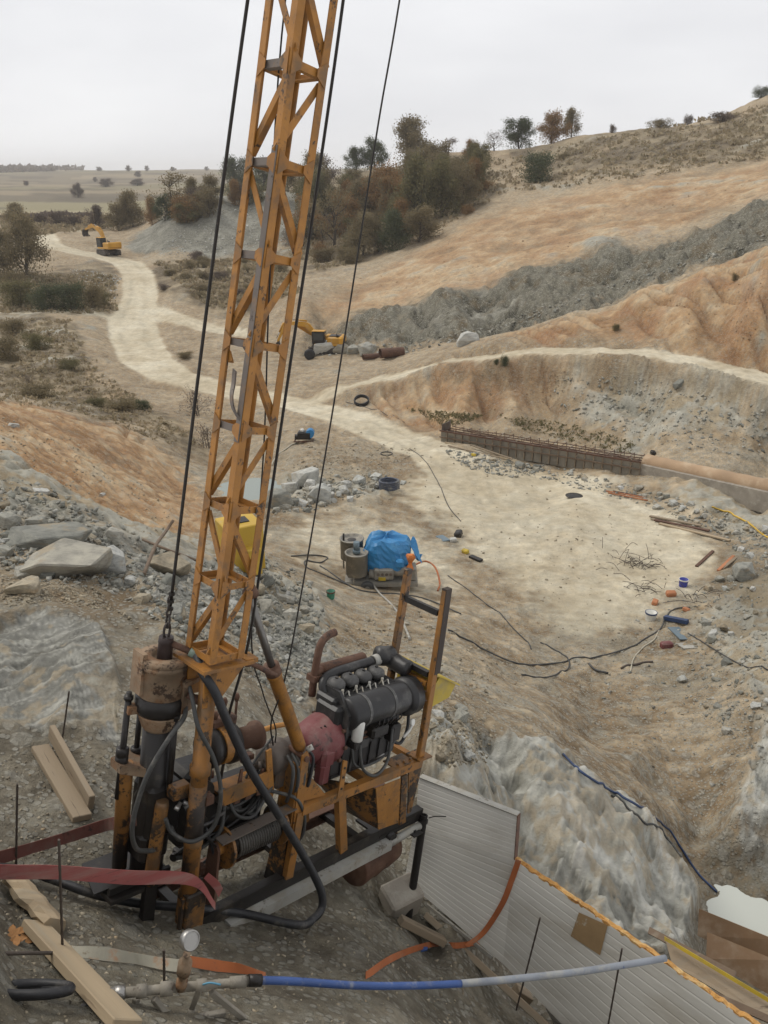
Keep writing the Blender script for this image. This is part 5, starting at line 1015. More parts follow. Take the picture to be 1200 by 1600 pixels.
strap('sling_tail', [at(322, 1368, 4.33), at(337, 1382, 4.30), at(345, 1395, 4.29)], [(0.03, .02, .03), (.03, .02, .05), (.03, .02, .06)], REDS, 'frayed red sling tail against the post foot')
# orange ratchet strap over the panel
strap('ratchet_strap', [J1 + PN*.02 + ex*.05 + Vector((0,0,.03)), PH(800, 1375) + PN*.012, PH(785, 1412) + PN*.012, PH(757, 1455) + PN*.015, PH(735, 1470) + PN*.09], [tuple(ex * .05)] * 5, ORST, 'orange strap hanging down over the ribbed panel')
strap('ratchet_strap', [hit(752,1478) + Vector((0,0,.06)), hit(715,1484) + Vector((0,0,.05)), hit(680,1482) + Vector((0,0,.06)), hit(645,1490) + Vector((0,0,.05)), hit(608,1505) + Vector((0,0,.04)), hit(572,1528) + Vector((0,0,.02))], [(.01,.04,.02), (0,.03,.04), (0,.05,.01), (.01,.03,.04), (0,.05,.02), (0,.04,.03)], ORST, 'crumpled orange strap end on the ground below the panel')
strap('web_strap', [hit(112,1492) + Vector((0,0,.03)), hit(165,1500) + Vector((0,0,.05)), hit(215,1506) + Vector((0,0,.04)), hit(262,1516) + Vector((0,0,.05)), hit(300,1520) + Vector((0,0,.05))], [(0,.05,.02), (0,.06,.04), (0,.03,.05), (0,.06,.03), (0,.05,.05)], CLOTH, 'dirty whitish web strap crumpled on the gravel left of the gauge')
strap('web_strap', [hit(297,1513) + Vector((0,0,.06)), hit(340,1518) + Vector((0,0,.05)), hit(375,1522) + Vector((0,0,.05)), hit(415,1526) + Vector((0,0,.02))], [(0,.05,.03), (0,.05,.04), (0,.03,.05), (0,.02,.01)], ORST, 'bright orange web strap lying behind the gauge pipe')
g = MB(); p = hit(662, 1492); g.prism([(-.03,-.02,.05),(.03,-.01,.06),(.035,.02,.06),(-.02,.03,.05)], (0, 0, .012)); ob = g.build('blue_tag', BLUEP); ob.location = p; tag(ob, 'small blue tag on the crumpled orange strap', 'tag')
MUDP = worn('muddy_pipe', (.27, .245, .20), (.11, .09, .07), .48, .7, .1, scale=14, dirt=(.36, .33, .27), dirt_amt=.45)
# grout manifold with gauge
mroot = empty('grout_manifold', hit(280, 1590), 'silted pipe manifold with a round pressure gauge on a welded stand', 'manifold'); mo = mroot.location.copy(); m0 = at(196, 1551, 2.98); m1 = at(320, 1538, 3.06); m2 = at(398, 1532, 3.12); MM = lambda p: p - mo
g = MB(); d = (m2 - m0); g.lathe(MM(m0), MM(m2), [(0, .026), (.08, .026), (.08, .034), (.16, .034), (.16, .024), (.26, .024), (.26, .036), (.36, .036), (.36, .024), (.54, .024), (.54, .033), (.62, .033), (.62, .022), (.80, .022), (.80, .03), (.93, .03), (.93, .022), (1, .022)], 16); g.build('pipe', MUDP, mroot)
gs = m0.lerp(m2, .42); gt = at(292, 1490, 2.99)
g = MB(); g.lathe(MM(gs), MM(gt), [(0, .03), (.2, .03), (.2, .022), (.45, .022), (.45, .036), (.75, .036), (.75, .02), (1, .018)], 14); g.build('riser', MUDM, mroot)
gc = at(296, 1469, 2.98); gd = Vector((.72, -.55, .38)).normalized(); g = MB(); g.lathe(MM(gc - gd*.02), MM(gc + gd*.022), [(0, .01), (0, .046), (.1, .05), (.9, .05), (.95, .047), (1, .042), (.9, .041)], 26); gg = g.build('gauge_case', STEEL, mroot)
g = MB(); g.cyl(MM(gc + gd*.016), MM(gc + gd*.0175), .0405, 24); g.build('gauge_dial', WHT, gg)
for (a, b_) in (((213,1560,3.0),(205,1612,2.95)), ((312,1545,3.04),(300,1575,3.05)), ((240,1560,2.98),(268,1598,2.96)), ((268,1598,2.96),(352,1582,3.08)), ((330,1550,3.06),(382,1592,3.12)), ((300,1575,3.05),(296,1600,3.0))):
    g = MB(); g.bar(MM(at(*a)), MM(at(*b_)), .03, .03, (0, 0, 1), .003); g.build('stand_bar', MUDP, mroot)
g = MB(); g.tube(spline([MM(m0.lerp(m2, .60) + Vector((0,-.02,.03))), MM(m0.lerp(m2, .66) + Vector((.0,-.03,.05))), MM(m0.lerp(m2, .74) + Vector((.0,-.03,.03)))], 5), .005, 6); g.build('blue_tie', worn('light_blue_cord', (.12, .32, .45), (.1, .2, .3), .2), mroot)
g = MB(); g.lathe(MM(m0 - d*.12), MM(m0), [(0, .03), (.3, .03), (.3, .036), (.9, .036), (1, .026)], 14); g.build('hose_clamp', STEEL, mroot)
# black delivery hose running out of the manifold, and its coil
hp = [m0 - d*.10, at(150, 1566, 2.92), at(118, 1588, 2.86), at(96, 1615, 2.8), at(80, 1650, 2.75)]; o = hp[2].copy(); g = MB(); g.tube(spline([p - o for p in hp], 8), .031, 12); ob = g.build('delivery_hose', RUBB); ob.location = o; tag(ob, 'black hose joined to the left end of the manifold', 'hose')
c_ = hit(40, 1560); n = gnormal(c_.x, c_.y); ax1 = Vector((1, 0, 0)); ax2 = n.cross(ax1).normalized(); g = MB(); pts = []
for k in range(40): t = k / 39 * math.tau * 1.35 + .4; pts.append(ax1 * .17 * math.cos(t) + ax2 * .085 * math.sin(t) + n * (.035 + .03 * k / 39))
g.tube(pts, .026, 10); ob = g.build('hose_coil', RUBB); ob.location = c_; tag(ob, 'black hose loop at the lower left edge', 'hose')
p, q = hit(0, 1497), hit(105, 1494); g = MB(); g.tube(spline([p - q + Vector((-.3, 0, .02)), (p - q) * .5 + Vector((0, 0, .03)), Vector((0, 0, .02))], 6), .01, 8); ob = g.build('ground_rod', REBAR); ob.location = q; tag(ob, 'thin bar lying across the end of the long plank', 'bar')
# blue delivery pipe
hp = [at(392,1532,3.11), at(450,1533,3.2), at(560,1540,3.36), at(650,1540,3.5), at(720,1537,3.6)]; o = hp[2].copy(); g = MB(); g.tube(spline([p - o for p in hp], 8), .0215, 14); bp = g.build('delivery_pipe', BLUEP); bp.location = o; tag(bp, 'blue pipe with a silted grey end crossing in front of the ribbed panel', 'pipe')
hp2 = [hp[-1], at(800,1530,3.72), at(900,1519,3.86), at(980,1507,3.98), at(1040,1497,4.06)]; g = MB(); g.tube(spline([p - o for p in hp2], 8), .0222, 14); g.build('silted_end', BLUEG, bp)
g = MB(); g.cyl(at(388,1532,3.11) - o, at(408,1532,3.13) - o, .031, 14); g.build('coupling', OIL, bp)
# formwork boards and strip at the lower right
def slab4(name, pts, th, mat, label, cat='board'):
    P = [Vector(p) for p in pts]; o = sum(P, Vector()) / 4; n = (P[1] - P[0]).cross(P[3] - P[0]).normalized(); g = MB(); g.prism([p - o for p in P], n * th); b = g.build(name, mat); b.location = o; return tag(b, label, cat)
slab4('plywood_board', [at(1092,1420,7.0), at(1210,1468,6.6), at(1210,1520,6.45), at(1090,1462,6.85)], .018, PLY, 'upper brown plywood board beside the milky pool')
slab4('plywood_board', [at(1105,1456,6.7), at(1212,1500,6.3), at(1212,1560,6.1), at(1103,1498,6.5)], .018, PLY, 'lower brown plywood board standing in front of the upper one')
slab4('plywood_board', [at(1015,1448,6.3), at(1150,1518,5.7), at(1146,1530,5.65), at(1012,1458,6.25)], .03, WOODD, 'narrow dark board behind the yellow strip')
slab4('plywood_board', [at(1040,1470,5.9), at(1215,1572,5.2), at(1215,1605,5.0), at(1050,1506,5.7)], .02, WOOD, 'grey weathered board below the yellow strip')
slab4('plywood_board', [at(1085,1535,5.3), at(1215,1592,4.9), at(1215,1604,4.85), at(1083,1546,5.25)], .03, WOODD, 'thin dark board at the lower right corner')
slab4('yellow_strip', [at(1038,1463,5.85), at(1215,1568,5.15), at(1215,1575,5.13), at(1038,1469,5.83)], .012, YEL, 'long bright yellow strip along the grey board', 'strip')
p = at(1070, 1508, 5.75); g = MB(); g.cham((0, 0, 0), (.09, .14, .05), .015, Matrix.Rotation(.5, 3, 'Y')); ob = g.build('sponge_block', worn('pale_foam', (.62, .53, .28), (.4, .33, .17), .3, .9)); ob.location = p; tag(ob, 'small pale yellow foam block near the end of the blue pipe', 'foam block')
# dead leaves by the plank
for k in range(12):
    u, v = random.uniform(15, 75), random.uniform(1455, 1485); p = hit(u, v); g = MB(); s = random.uniform(.03, .055); an = random.uniform(0, 6); M = Matrix.Rotation(an, 3, 'Z') @ Matrix.Rotation(random.uniform(-.5, .5), 3, 'X')
    V = [M @ Vector((x * s, y * s, z * s)) for x, y, z in ((-1,0,.1),(-.4,.45,.25),(.3,.5,.1),(1,0,.3),(.3,-.5,.2),(-.4,-.4,.05),(0,0,0))]; g.add(V, [(6,0,1),(6,1,2),(6,2,3),(6,3,4),(6,4,5),(6,5,0)]); ob = g.build('dead_leaf', LEAF); ob.location = p + Vector((0, 0, .02)); tag(ob, 'orange-brown dead leaf beside the long plank', 'leaf', 'dead leaves by the plank')
# pools
def water(name, pts, z, col, rough):
    m, nt, b = new_mat(name); b.inputs['Base Color'].default_value = (*col, 1); b.inputs['Roughness'].default_value = rough; b.inputs['Specular IOR Level'].default_value = .5; v = objvec(nt); bump(nt, b, noise(nt, v, 3, 3), .01, .15)
    g = MB(); P = [Vector((x, y, z)) for x, y in pts]; o = sum(P, Vector()) / len(P); g.prism([p - o for p in P], (0, 0, -.05)); ob = g.build(name, m); ob.location = o; ob['kind'] = 'structure'; return ob
for nm_, (u_, v_, rr_, dz, col_, rg_) in {'pool_water': (1166, 1422, 1.3, .085, (.50, .52, .47), .12), 'pond_water': (398, 768, 2.4, .175, (.24, .27, .24), .2)}.items():
    x0, y0 = w0(u_, v_); ring = []
    for t in np.linspace(0, math.tau, 64)[:-1]:              # waterline: where the level meets the ground
        lv = gz(x0, y0) + dz; rad = .1
        while rad < rr_ and gz(x0 + rad * math.cos(t), y0 + rad * math.sin(t)) < lv: rad += .04
        ring.append((x0 + (rad + .02) * math.cos(t), y0 + (rad + .05) * math.sin(t)))
    water(nm_, ring, lv, col_, rg_)

# ------------------------------------------------------------------ middle ground: machines and site clutter
BLUET = worn('blue_tarpaulin', (.03, .21, .46), (.015, .11, .28), .4, .45, scale=2.5, dirt=(.10, .32, .52), dirt_amt=.35, spec=.5)
ORC = worn('orange_cloth', (.62, .20, .05), (.4, .1, .03), .3, .8, scale=8)
DUSTY = worn('dusty_steel', (.27, .255, .22), (.13, .12, .10), .4, .65, .2, scale=6, dirt=(.38, .34, .27), dirt_amt=.5)
EXY = worn('excavator_yellow', (.58, .30, .035), (.3, .15, .03), .2, .45, scale=1.2, dirt=(.42, .31, .17), dirt_amt=.35)
GLASS = worn('dark_cab_glass', (.035, .042, .045), (.06, .065, .065), .3, .12, scale=2, spec=.6)
TRK = worn('track_steel', (.06, .05, .042), (.13, .11, .085), .45, .75, .2, scale=4, dirt=(.24, .20, .14), dirt_amt=.4)
TANP = worn('tan_coated_pipe', (.40, .275, .17), (.30, .19, .11), .35, .85, scale=1.6, dirt=(.48, .37, .25), dirt_amt=.45)
FORM = worn('grey_form_panel', (.25, .225, .18), (.13, .115, .095), .35, .75, scale=3, dirt=(.34, .30, .235), dirt_amt=.4)
BRICK = worn('orange_brick', (.45, .19, .09), (.3, .13, .07), .3, .85, scale=8)
NAVY = worn('dark_blue_paint', (.03, .055, .13), (.02, .03, .06), .3, .5, scale=8)
SLATE = worn('blue_grey_sheet', (.15, .20, .23), (.09, .12, .14), .3, .6, scale=6)
YELB = worn('yellow_box_paint', (.62, .40, .05), (.36, .2, .04), .22, .5, scale=3, dirt=(.45, .33, .15), dirt_amt=.3)
def depth(p): return p.y * cp_ - (p.z - ZC) * sp_
def ghose(name, pix, r_, mat, label, lift=None, cat='hose', n=6, group=None, jit=.0):
    P = [hit(*q) for q in pix]; P = [p + Vector((0, 0, r_ * .9 if lift is None else lift[k])) for k, p in enumerate(P)]; S = spline(P, n)
    if lift is None: S = [Vector((p.x, p.y, max(p.z, gz(p.x, p.y) + r_ * .7))) for p in S]
    o = S[len(S) // 2].copy(); g = MB(); g.tube([p - o for p in S], r_, 7); b = g.build(name, mat); b.location = o; return tag(b, label, cat, group)
# --- excavators
def excavator(name, loc, yaw, scale, boom, stick, bucket, label, slew=0):
    """boom, stick, bucket = joint angles (from horizontal) of the arm"""
    M = Matrix.Translation(loc) @ Matrix.Rotation(yaw, 4, 'Z') @ Matrix.Scale(scale, 4); r = empty(name, mat=M); tag(r, label, 'excavator')
    for sy in (-1, 1):
        g = MB(); out = []; yb = sy * 1.05
        for k in range(24):                                # stadium-shaped track loop
            t = k / 24 * math.tau; x = math.cos(t); z = math.sin(t); out.append((math.copysign(1.65, x) * (1 if abs(x) > .01 else 0) + .42 * x, yb - .28, .45 + .42 * z))
        g.prism(out, (0, .56, 0)); tr = g.build('track', TRK, r)
        for k in range(18):
            x = -1.9 + 3.8 * k / 17; g = MB(); g.box((x, yb, .885), (.14, .60, .04)); g.build('track_shoe', TRK, tr)
        for k in range(7):
            g = MB(); g.cyl((-1.5 + .5 * k, yb - .30, .28), (-1.5 + .5 * k, yb + .30, .28), .15, 12); g.build('roller', OIL, tr)
    g = MB(); g.cham((0, 0, .65), (2.4, 1.5, .5), .08); g.cyl((0, 0, .8), (0, 0, 1.08), .62, 20); g.build('undercarriage', TRK, r)
    R_ = Matrix.Rotation(slew, 3, 'Z'); T = lambda x, y, z: tuple(R_ @ Vector((x, y, z)))
    def RB(mb, c, s, ch): mb.cham(T(*c), s, ch, R_)
    g = MB(); RB(g, (-.45, 0, 1.22), (3.3, 2.5, .26), .05); RB(g, (-.95, -.72, 1.75), (2.1, 1.0, .85), .10); RB(g, (-1.2, .55, 1.70), (1.7, 1.3, .78), .10); h_ = g.build('house', EXY, r)
    g = MB(); RB(g, (-2.0, 0, 1.72), (.62, 2.5, .95), .18); g.build('counterweight', EXY, h_)
    g = MB(); RB(g, (-1.2, -.2, 2.16), (1.5, 1.4, .06), .02); RB(g, (-1.55, .7, 2.22), (.3, .3, .25), .04); g.build('engine_hood', OIL, h_)
    g = MB(); g.cyl(T(-1.5, .8, 2.1), T(-1.5, .8, 2.55), .06, 10); g.build('exhaust', OIL, h_)
    g = MB(); RB(g, (.72, .72, 2.02), (1.55, 1.0, 1.55), .10); cab = g.build('cab', OIL, r)
    for c, s in (((.72, 1.225, 2.2), (1.2, .02, .85)), ((.72, .215, 2.25), (1.2, .02, .75)), ((1.50, .72, 2.15), (.02, .82, 1.05)), ((-.06, .72, 2.3), (.02, .8, .7))):
        g = MB(); g.box(T(*c), s, R_); g.build('window', GLASS, cab)
    g = MB(); RB(g, (.72, .72, 2.82), (1.6, 1.05, .08), .03); g.build('cab_roof', EXY, cab)
    # arm in the plane y = -0.1
    p0 = Vector((.75, -.1, 1.55)); d1 = Vector((math.cos(boom), 0, math.sin(boom))); d1b = Vector((math.cos(boom - .75), 0, math.sin(boom - .75))); k1 = p0 + d1 * 2.4; p1 = k1 + d1b * 2.5
    d2 = Vector((math.cos(stick), 0, math.sin(stick))); p2 = p1 + d2 * 2.6; n1 = Vector((-d1.z, 0, d1.x)); n1b = Vector((-d1b.z, 0, d1b.x)); n2 = Vector((-d2.z, 0, d2.x)); RT = lambda v: R_ @ Vector(v)
    g = MB(); poly = [p0 - n1*.18, p0 + n1*.22, k1 + n1*.38 - d1*.1, k1 + n1b*.38 + d1b*.2, p1 + n1b*.17, p1 - n1b*.14, k1 - n1b*.25 + d1b*.1, k1 - n1*.26]
    g.prism([RT(p - Vector((0, .2, 0))) for p in poly], RT((0, .4, 0))); bm_ = g.build('boom', EXY, r)
    g = MB(); poly = [p1 - d2*.55 + n2*.12, p1 - d2*.5 - n2*.05, p1 - n2*.24, p2 - n2*.10, p2 + n2*.10, p1 + n2*.26]; g.prism([RT(p - Vector((0, .16, 0))) for p in poly], RT((0, .32, 0))); g.build('stick', EXY, r)
    for a, b_ in ((p0 + Vector((.25, 0, -.3)), p0 + d1*1.9), (k1 + n1b*.5, p1 - d2*.5 + n2*.1), (p1 + n2*.35 + d2*.2, p2 + n2*.28 - d2*.3)):
        g = MB(); g.cyl(RT(a), RT(a.lerp(b_, .6)), .10, 10); cy = g.build('hydraulic_cylinder', EXY, r); g = MB(); g.cyl(RT(a.lerp(b_, .6)), RT(b_), .055, 10); g.build('piston', STEEL, cy)
    db = Vector((math.cos(bucket), 0, math.sin(bucket))); nb_ = Vector((-db.z, 0, db.x)); poly = [p2 + nb_*.1, p2 + db*.25 + nb_*.32, p2 + db*.85 + nb_*.30, p2 + db*1.12 - nb_*.10, p2 + db*.95 - nb_*.62, p2 + db*.80 - nb_*.58, p2 + db*.88 - nb_*.1, p2 + db*.5 + nb_*.05, p2 - nb_*.12]
    g = MB(); g.prism([RT(p - Vector((0, .5, 0))) for p in poly], RT((0, 1.0, 0))); bk = g.build('bucket', TRK, r)
    for k in range(4):
        q = p2 + db*.9 - nb_*.66 + Vector((0, -.42 + .28 * k, 0)); g = MB(); g.box(RT(q), (.08, .09, .22)); g.build('tooth', STEEL, bk)
    return r
p = hit(505, 556); excavator('excavator', p + Vector((.2, 1.6, -.05)), R(172), .80, R(48), R(-62), R(-120), 'yellow excavator working at the foot of the rock face behind the boulders')
p = hit(166, 400); excavator('excavator', p + Vector((0, 1.5, 0)), R(128), .98, R(62), R(-15), R(-80), 'yellow excavator parked beside the gravel heap on the far dirt road', R(10))
# --- rusty pipe lengths and tyres by the excavator
def lying_pipe(u, v, L, r_, yaw, mat, label, name='steel_pipe', wall=.9, cat='pipe', pitch=0, n=24):
    p = hit(u, v); d = Vector((math.cos(yaw) * math.cos(pitch), math.sin(yaw) * math.cos(pitch), math.sin(pitch))) * L / 2; g = MB(); g.hollow(-d, d, r_, r_ * wall, n); b = g.build(name, mat); b.location = p + Vector((0, 0, r_ * .92)); return tag(b, label, cat)
lying_pipe(581, 561, 1.7, .26, R(20), RUST, 'shorter rusty steel pipe lying nearest the boulders')
lying_pipe(612, 558, 2.2, .44, R(20), RUST, 'wide rusty steel pipe with its dark open end facing the excavator', wall=.94)
p = hit(484, 562); g = MB(); 
for k, (dx, dz, an) in enumerate(((0, .35, 1.2),)): g.lathe(Vector((dx, -.18, dz + .15)), Vector((dx, .18, dz + .15)), [(0, .28), (.1, .46), (.3, .52), (.7, .52), (.9, .46), (1, .28)], 22)
b = g.build('tyre', RUBB); b.location = p; tag(b, 'black tyre in front of the excavator', 'tyre')
# --- grout mixer trailer (x right, y away)
p = hit(597, 918); MX = empty('grout_mixer', p, 'dusty grout mixing unit with two cylindrical tanks on a small trailer', 'mixer')
g = MB(); g.bar((-1.15, -.3, .26), (1.1, -.3, .26), .08, .12); g.bar((-1.15, .5, .26), (1.1, .5, .26), .08, .12)
for x in (-1.1, -.3, .4, 1.05): g.bar((x, -.26, .26), (x, .46, .26), .07, .10)
g.bar((-1.15, -.05, .33), (1.1, -.05, .33), .5, .02); g.build('chassis', DUSTY, MX)
for x in (-.45,):
    for y in (-.42, .62):
        g = MB(); g.lathe((x, y - .09, .20), (x, y + .09, .20), [(0, .08), (0, .17), (.15, .21), (.85, .21), (1, .17), (1, .08)], 20); wh = g.build('wheel', RUBG, MX); g = MB(); g.cyl((x, y - .10, .20), (x, y + .10, .20), .09, 12); g.build('hub', DUSTY, wh)
for x, y, r_, z0, h_ in ((-.78, -.08, .34, .40, .86), (-.95, .62, .36, .62, .80)):
    g = MB(); g.lathe((x, y, z0), (x, y, z0 + h_), [(0, .05), (.05, r_ * .6), (.16, r_), (.96, r_), (.96, r_ + .025), (1, r_ + .025), (1, r_ - .03), (.93, r_ - .04), (.93, 0)], 26, caps=False); tk = g.build('mixing_tank', DUSTY, MX)
    g = MB()
    for an in (0.6, 2.7, 4.4): g.bar((x + r_ * .85 * math.cos(an), y + r_ * .85 * math.sin(an), .3), (x + r_ * .85 * math.cos(an), y + r_ * .85 * math.sin(an), z0 + .25), .05, .05, (0, 1, 0))
    g.build('tank_leg', DUSTY, tk)
g = MB(); g.cyl((-.78, -.08, 1.24), (-.78, -.08, 1.34), .12, 14); g.cyl((-.78, -.08, 1.34), (-.78, -.08, 1.60), .095, 14); g.build('mixer_motor', SLATE, MX)
g = MB(); g.cyl((-.95, .62, 1.36), (-.95, .62, 1.37), .14, 14); g.cyl((-1.2, .5, 1.3), (-1.2, .5, 1.62), .03, 8); g.build('tank_hatch', OIL, MX)
g = MB(); g.cham((.05, -.1, .58), (.62, .42, .36), .04); g.cyl((.35, -.12, .62), (.85, -.12, .62), .15, 16); g.cyl((-.40, -.15, .55), (-.20, -.15, .55), .14, 14); g.cham((.92, .0, .56), (.28, .5, .42), .04); g.build('pump', DUSTY, MX)
for k in range(4):
    g = MB(); g.cyl((-.12 + .13 * k, -.32, .60), (-.12 + .13 * k, -.27, .60), .05, 10); g.build('pump_cap', GREYW, MX)
g = MB(); g.cham((.0, -.33, .46), (.22, .03, .12), .01); g.build('name_plate', YEL, MX)
# tarpaulin draped over its engine
tp = p + Vector((.12, .42, .75)); rt_ = random.Random(4); g = MB(); V = []; Fs = []; NU, NV = 40, 12
for j in range(NV + 1):
    t = j / NV
    for i in range(NU):
        an = i / NU * math.tau; cu = 1 + .05 * math.sin(5*an + 1) * (t + .2) + .06 * math.sin(9*an) * t + .035 * math.sin(17*an + 2) * t + rt_.uniform(-.035, .035); rx, ry = (.58 + .20 * t ** .8), (.44 + .22 * t ** .8); k = math.sin(min(1, t * 1.9) * math.pi / 2)
        z = .82 - .12 * t - max(0, t - .35) * 1.32 + .05 * math.sin(3*an) * (1 - t) + .03 * math.sin(7*an + 3 * t); x = k * rx * cu * math.cos(an) * (1.05 if math.cos(an) > 0 else .95)
        V.append((x + .08 * math.sin(t * 5 + an * 2), k * ry * cu * math.sin(an), z * 1.0 + (.10 if math.cos(an - 2.4) > .2 else 0) * (1 - t)))
for j in range(NV):
    for i in range(NU): Fs.append((j*NU+i, j*NU+(i+1) % NU, (j+1)*NU+(i+1) % NU, (j+1)*NU+i))
g.add(V, Fs, False); b = g.build('blue_tarpaulin', BLUET); b.location = tp; tag(b, 'bright blue tarpaulin draped over the mixer engine', 'tarpaulin')
g = MB(); V = []; Fs = []
for j in range(11):
    t = j / 10
    for i in range(9): s = i / 8 - .5; V.append((.78 + .36 * t + .10 * math.sin(3 * s + 5 * t), .1 + s * (.42 + .15 * math.sin(4*t)), .55 - .62 * t + .10 * math.sin(7 * s + 4 * t) + .10 * math.sin(6 * t + 1)))
for j in range(10):
    for i in range(8): Fs.append((j*9+i, j*9+i+1, (j+1)*9+i+1, (j+1)*9+i))
g.add(V, Fs); b = g.build('tarpaulin_tail', BLUET); b.location = tp; tag(b, 'loose blue tarpaulin tail hanging at the right end of the mixer', 'tarpaulin')
g = MB(); V = []; Fs = []
for j in range(9):
    t = j / 8
    for i in range(10): an = i / 10 * math.tau; r_ = (.10 + .05 * math.sin(t * 9) + .03 * math.sin(3*an + 5*t)) * (1 - .3 * t); V.append((r_ * math.cos(an), r_ * math.sin(an) * .8, .1 - .55 * t))
for j in range(8):
    for i in range(10): Fs.append((j*10+i, j*10+(i+1) % 10, (j+1)*10+(i+1) % 10, (j+1)*10+i))
Fs.append(tuple(range(10))); g.add(V, Fs); b = g.build('orange_cloth', ORC); b.location = p + Vector((.86, -.30, 1.18)); tag(b, 'orange cloth bundle hanging at the corner of the mixer', 'cloth')
g = MB(); g.cham((0, 0, 0), (.26, .2, .28), .06); b = g.build('blue_canister', BLUET); b.location = p + Vector((.55, -.32, .98)); tag(b, 'small blue canister between the tarpaulin and the orange cloth', 'canister')
ghose('grout_hose', [(568,893),(572,905),(590,925),(610,945),(625,965),(640,1000)], .03, SILT, 'pale hose running from the mixer towards the rig', [.5, .25, .04, .04, .04, .04])
ghose('grout_hose', [(455,870),(490,868),(512,872),(500,880),(478,877),(480,888),(510,900),(545,915)], .022, RUBG, 'thin dark hose looping on the sand left of the mixer')
ghose('grout_hose', [(500,885),(530,905),(560,922),(600,928),(660,935),(720,960)], .022, RUBG, 'grey hose lying along the front of the mixer')
ghose('orange_hose', [(648,897),(665,893),(680,900),(687,915),(684,924)], .03, ORST, 'orange hose bending from the mixer to the ground', [.35, .38, .30, .10, .02])
# --- yellow box behind the mast, other site boxes
p = hit(378, 884); g = MB(); g.cham((0, 0, .52), (.80, .75, 1.04), .02, Matrix.Rotation(.5, 3, 'Z')); yb_ = g.build('yellow_site_box', YELB); yb_.location = p; tag(yb_, 'bright yellow metal box seen through the mast', 'box')
g = MB(); g.box((0, 0, 1.05), (.36, .30, .02), Matrix.Rotation(.5, 3, 'Z')); g.build('opening_shade_plate', OIL, yb_)  # flat black plate painting the shade inside the open top
g = MB(); g.cham((.30, -.35, .30), (.30, .30, .60), .02, Matrix.Rotation(.5, 3, 'Z')); g.build('step', YELB, yb_)
# --- hose reels, pump
def coil(name, u, v, R_, r_, turns, mat, label, tiltx=0):
    p = hit(u, v); g = MB(); pts = [Vector((R_ * (1 + .04 * math.sin(k * .7)) * math.cos(k / 18 * math.tau), R_ * (1 + .05 * math.cos(k * .33)) * math.sin(k / 18 * math.tau), r_ + k / 18 * r_ * 1.5)) for k in range(turns * 18)]
    M = Matrix.Rotation(tiltx, 3, 'X'); g.tube([M @ q for q in pts], r_, 7); b = g.build(name, mat); b.location = p + Vector((0, 0, R_ * math.sin(abs(tiltx)) * .6)); return tag(b, label, 'hose coil')
coil('hose_coil', 608, 764, .42, .05, 5, worn('navy_hose', (.07, .08, .11), (.03, .035, .06), .35, .55, scale=4, dirt=(.25, .24, .2), dirt_amt=.5), 'coil of dark blue-grey hose on the rocks above the yard')
coil('hose_coil', 565, 632, .46, .05, 3, RUBB, 'black coiled hose on the bank beside the dirt road', .5)
coil('hose_coil', 604, 710, .30, .018, 2, RUBG, 'thin wire loop on the bare bank above the hose coil')
p = hit(476, 690); pr = empty('motor_pump', p, 'small motor pump with a blue tank on the bank beyond the pond', 'pump'); g = MB(); g.cham((0, 0, .35), (.7, .45, .4), .06); g.cyl((-.5, 0, .25), (-.2, 0, .25), .15, 12); g.build('motor', OIL, pr)
g = MB(); g.cyl((.30, -.2, .45), (.30, .25, .45), .22, 14); g.build('fuel_tank', BLUET, pr); g = MB(); g.bar((-.55, -.25, .06), (.5, -.25, .06), .06, .06); g.bar((-.55, .25, .06), (.5, .25, .06), .06, .06); g.bar((-.5, -.22, .06), (-.5, .22, .06), .06, .06); g.bar((.45, -.22, .06), (.45, .22, .06), .06, .06); g.build('pump_frame', RUST, pr)
g = MB(); g.cyl((-.1, 0, .5), (-.1, 0, .68), .09, 10); g.build('air_cleaner', WHT, pr)
ghose('suction_hose', [(468,690),(450,700),(432,715),(420,735)], .04, CLOTH, 'pale suction hose from the motor pump down to the pond')
# --- long formwork, rebar bed and tan pipe
A_ = hit(688, 690); B_ = hit(1000, 742); C_ = hit(1215, 792); wd = (B_ - A_); wd.z = 0; L = wd.length; wd.normalize(); wn = Vector((-wd.y, wd.x, 0))
if wn.y < 0: wn = -wn
fw = empty('formwork_wall', A_, 'long low formwork wall of grey upright panels beside the yard', 'formwork'); NPN = 24; up = Vector((0, 0, 1))
def along(t, off=0, h_=0): q = A_.lerp(B_, t); return q - A_ + wn * off + up * h_
for k in range(NPN):
    t0, t1 = k / NPN + .002, (k + 1) / NPN - .002; h_ = .62 + .03 * math.sin(k * 2.3); g = MB(); j = random.uniform(-.02, .02)
    g.prism([along(t0, j, -.25), along(t1, j, -.25), along(t1, j, h_), along(t0, j, h_)], wn * .04); g.build('form_panel', FORM, fw)
    g = MB(); g.bar(along(t1, -.05, -.15), along(t1, -.05, h_ + .06), .05, .05, tuple(wd)); g.build('form_post', WOOD, fw)
for h_ in (.64, .30):
    g = MB(); g.bar(along(0, -.10, h_), along(1, -.10, h_), .05, .07); g.build('waler', RUST if h_ > .5 else WOODD, fw)
g = MB(); g.prism([along(0, .1, -.2), along(0, 1.0, -.2), along(0, 1.0, .95), along(0, .1, .95)], wd * .04); g.build('end_plate', GREYW, fw)
rb = empty('rebar_bed', A_, 'brown rebar bundle lying in the trench behind the formwork', 'rebar'); 
for k in range(9):
    g = MB(); h_ = .38 + .09 * (k % 3) + .03 * k / 9; g.tube([along(t, .28 + .10 * k, h_ + .03 * math.sin(t * 20 + k)) for t in np.linspace(0.01, .99, 14)], .022, 6); g.build('bar', RUST, rb)
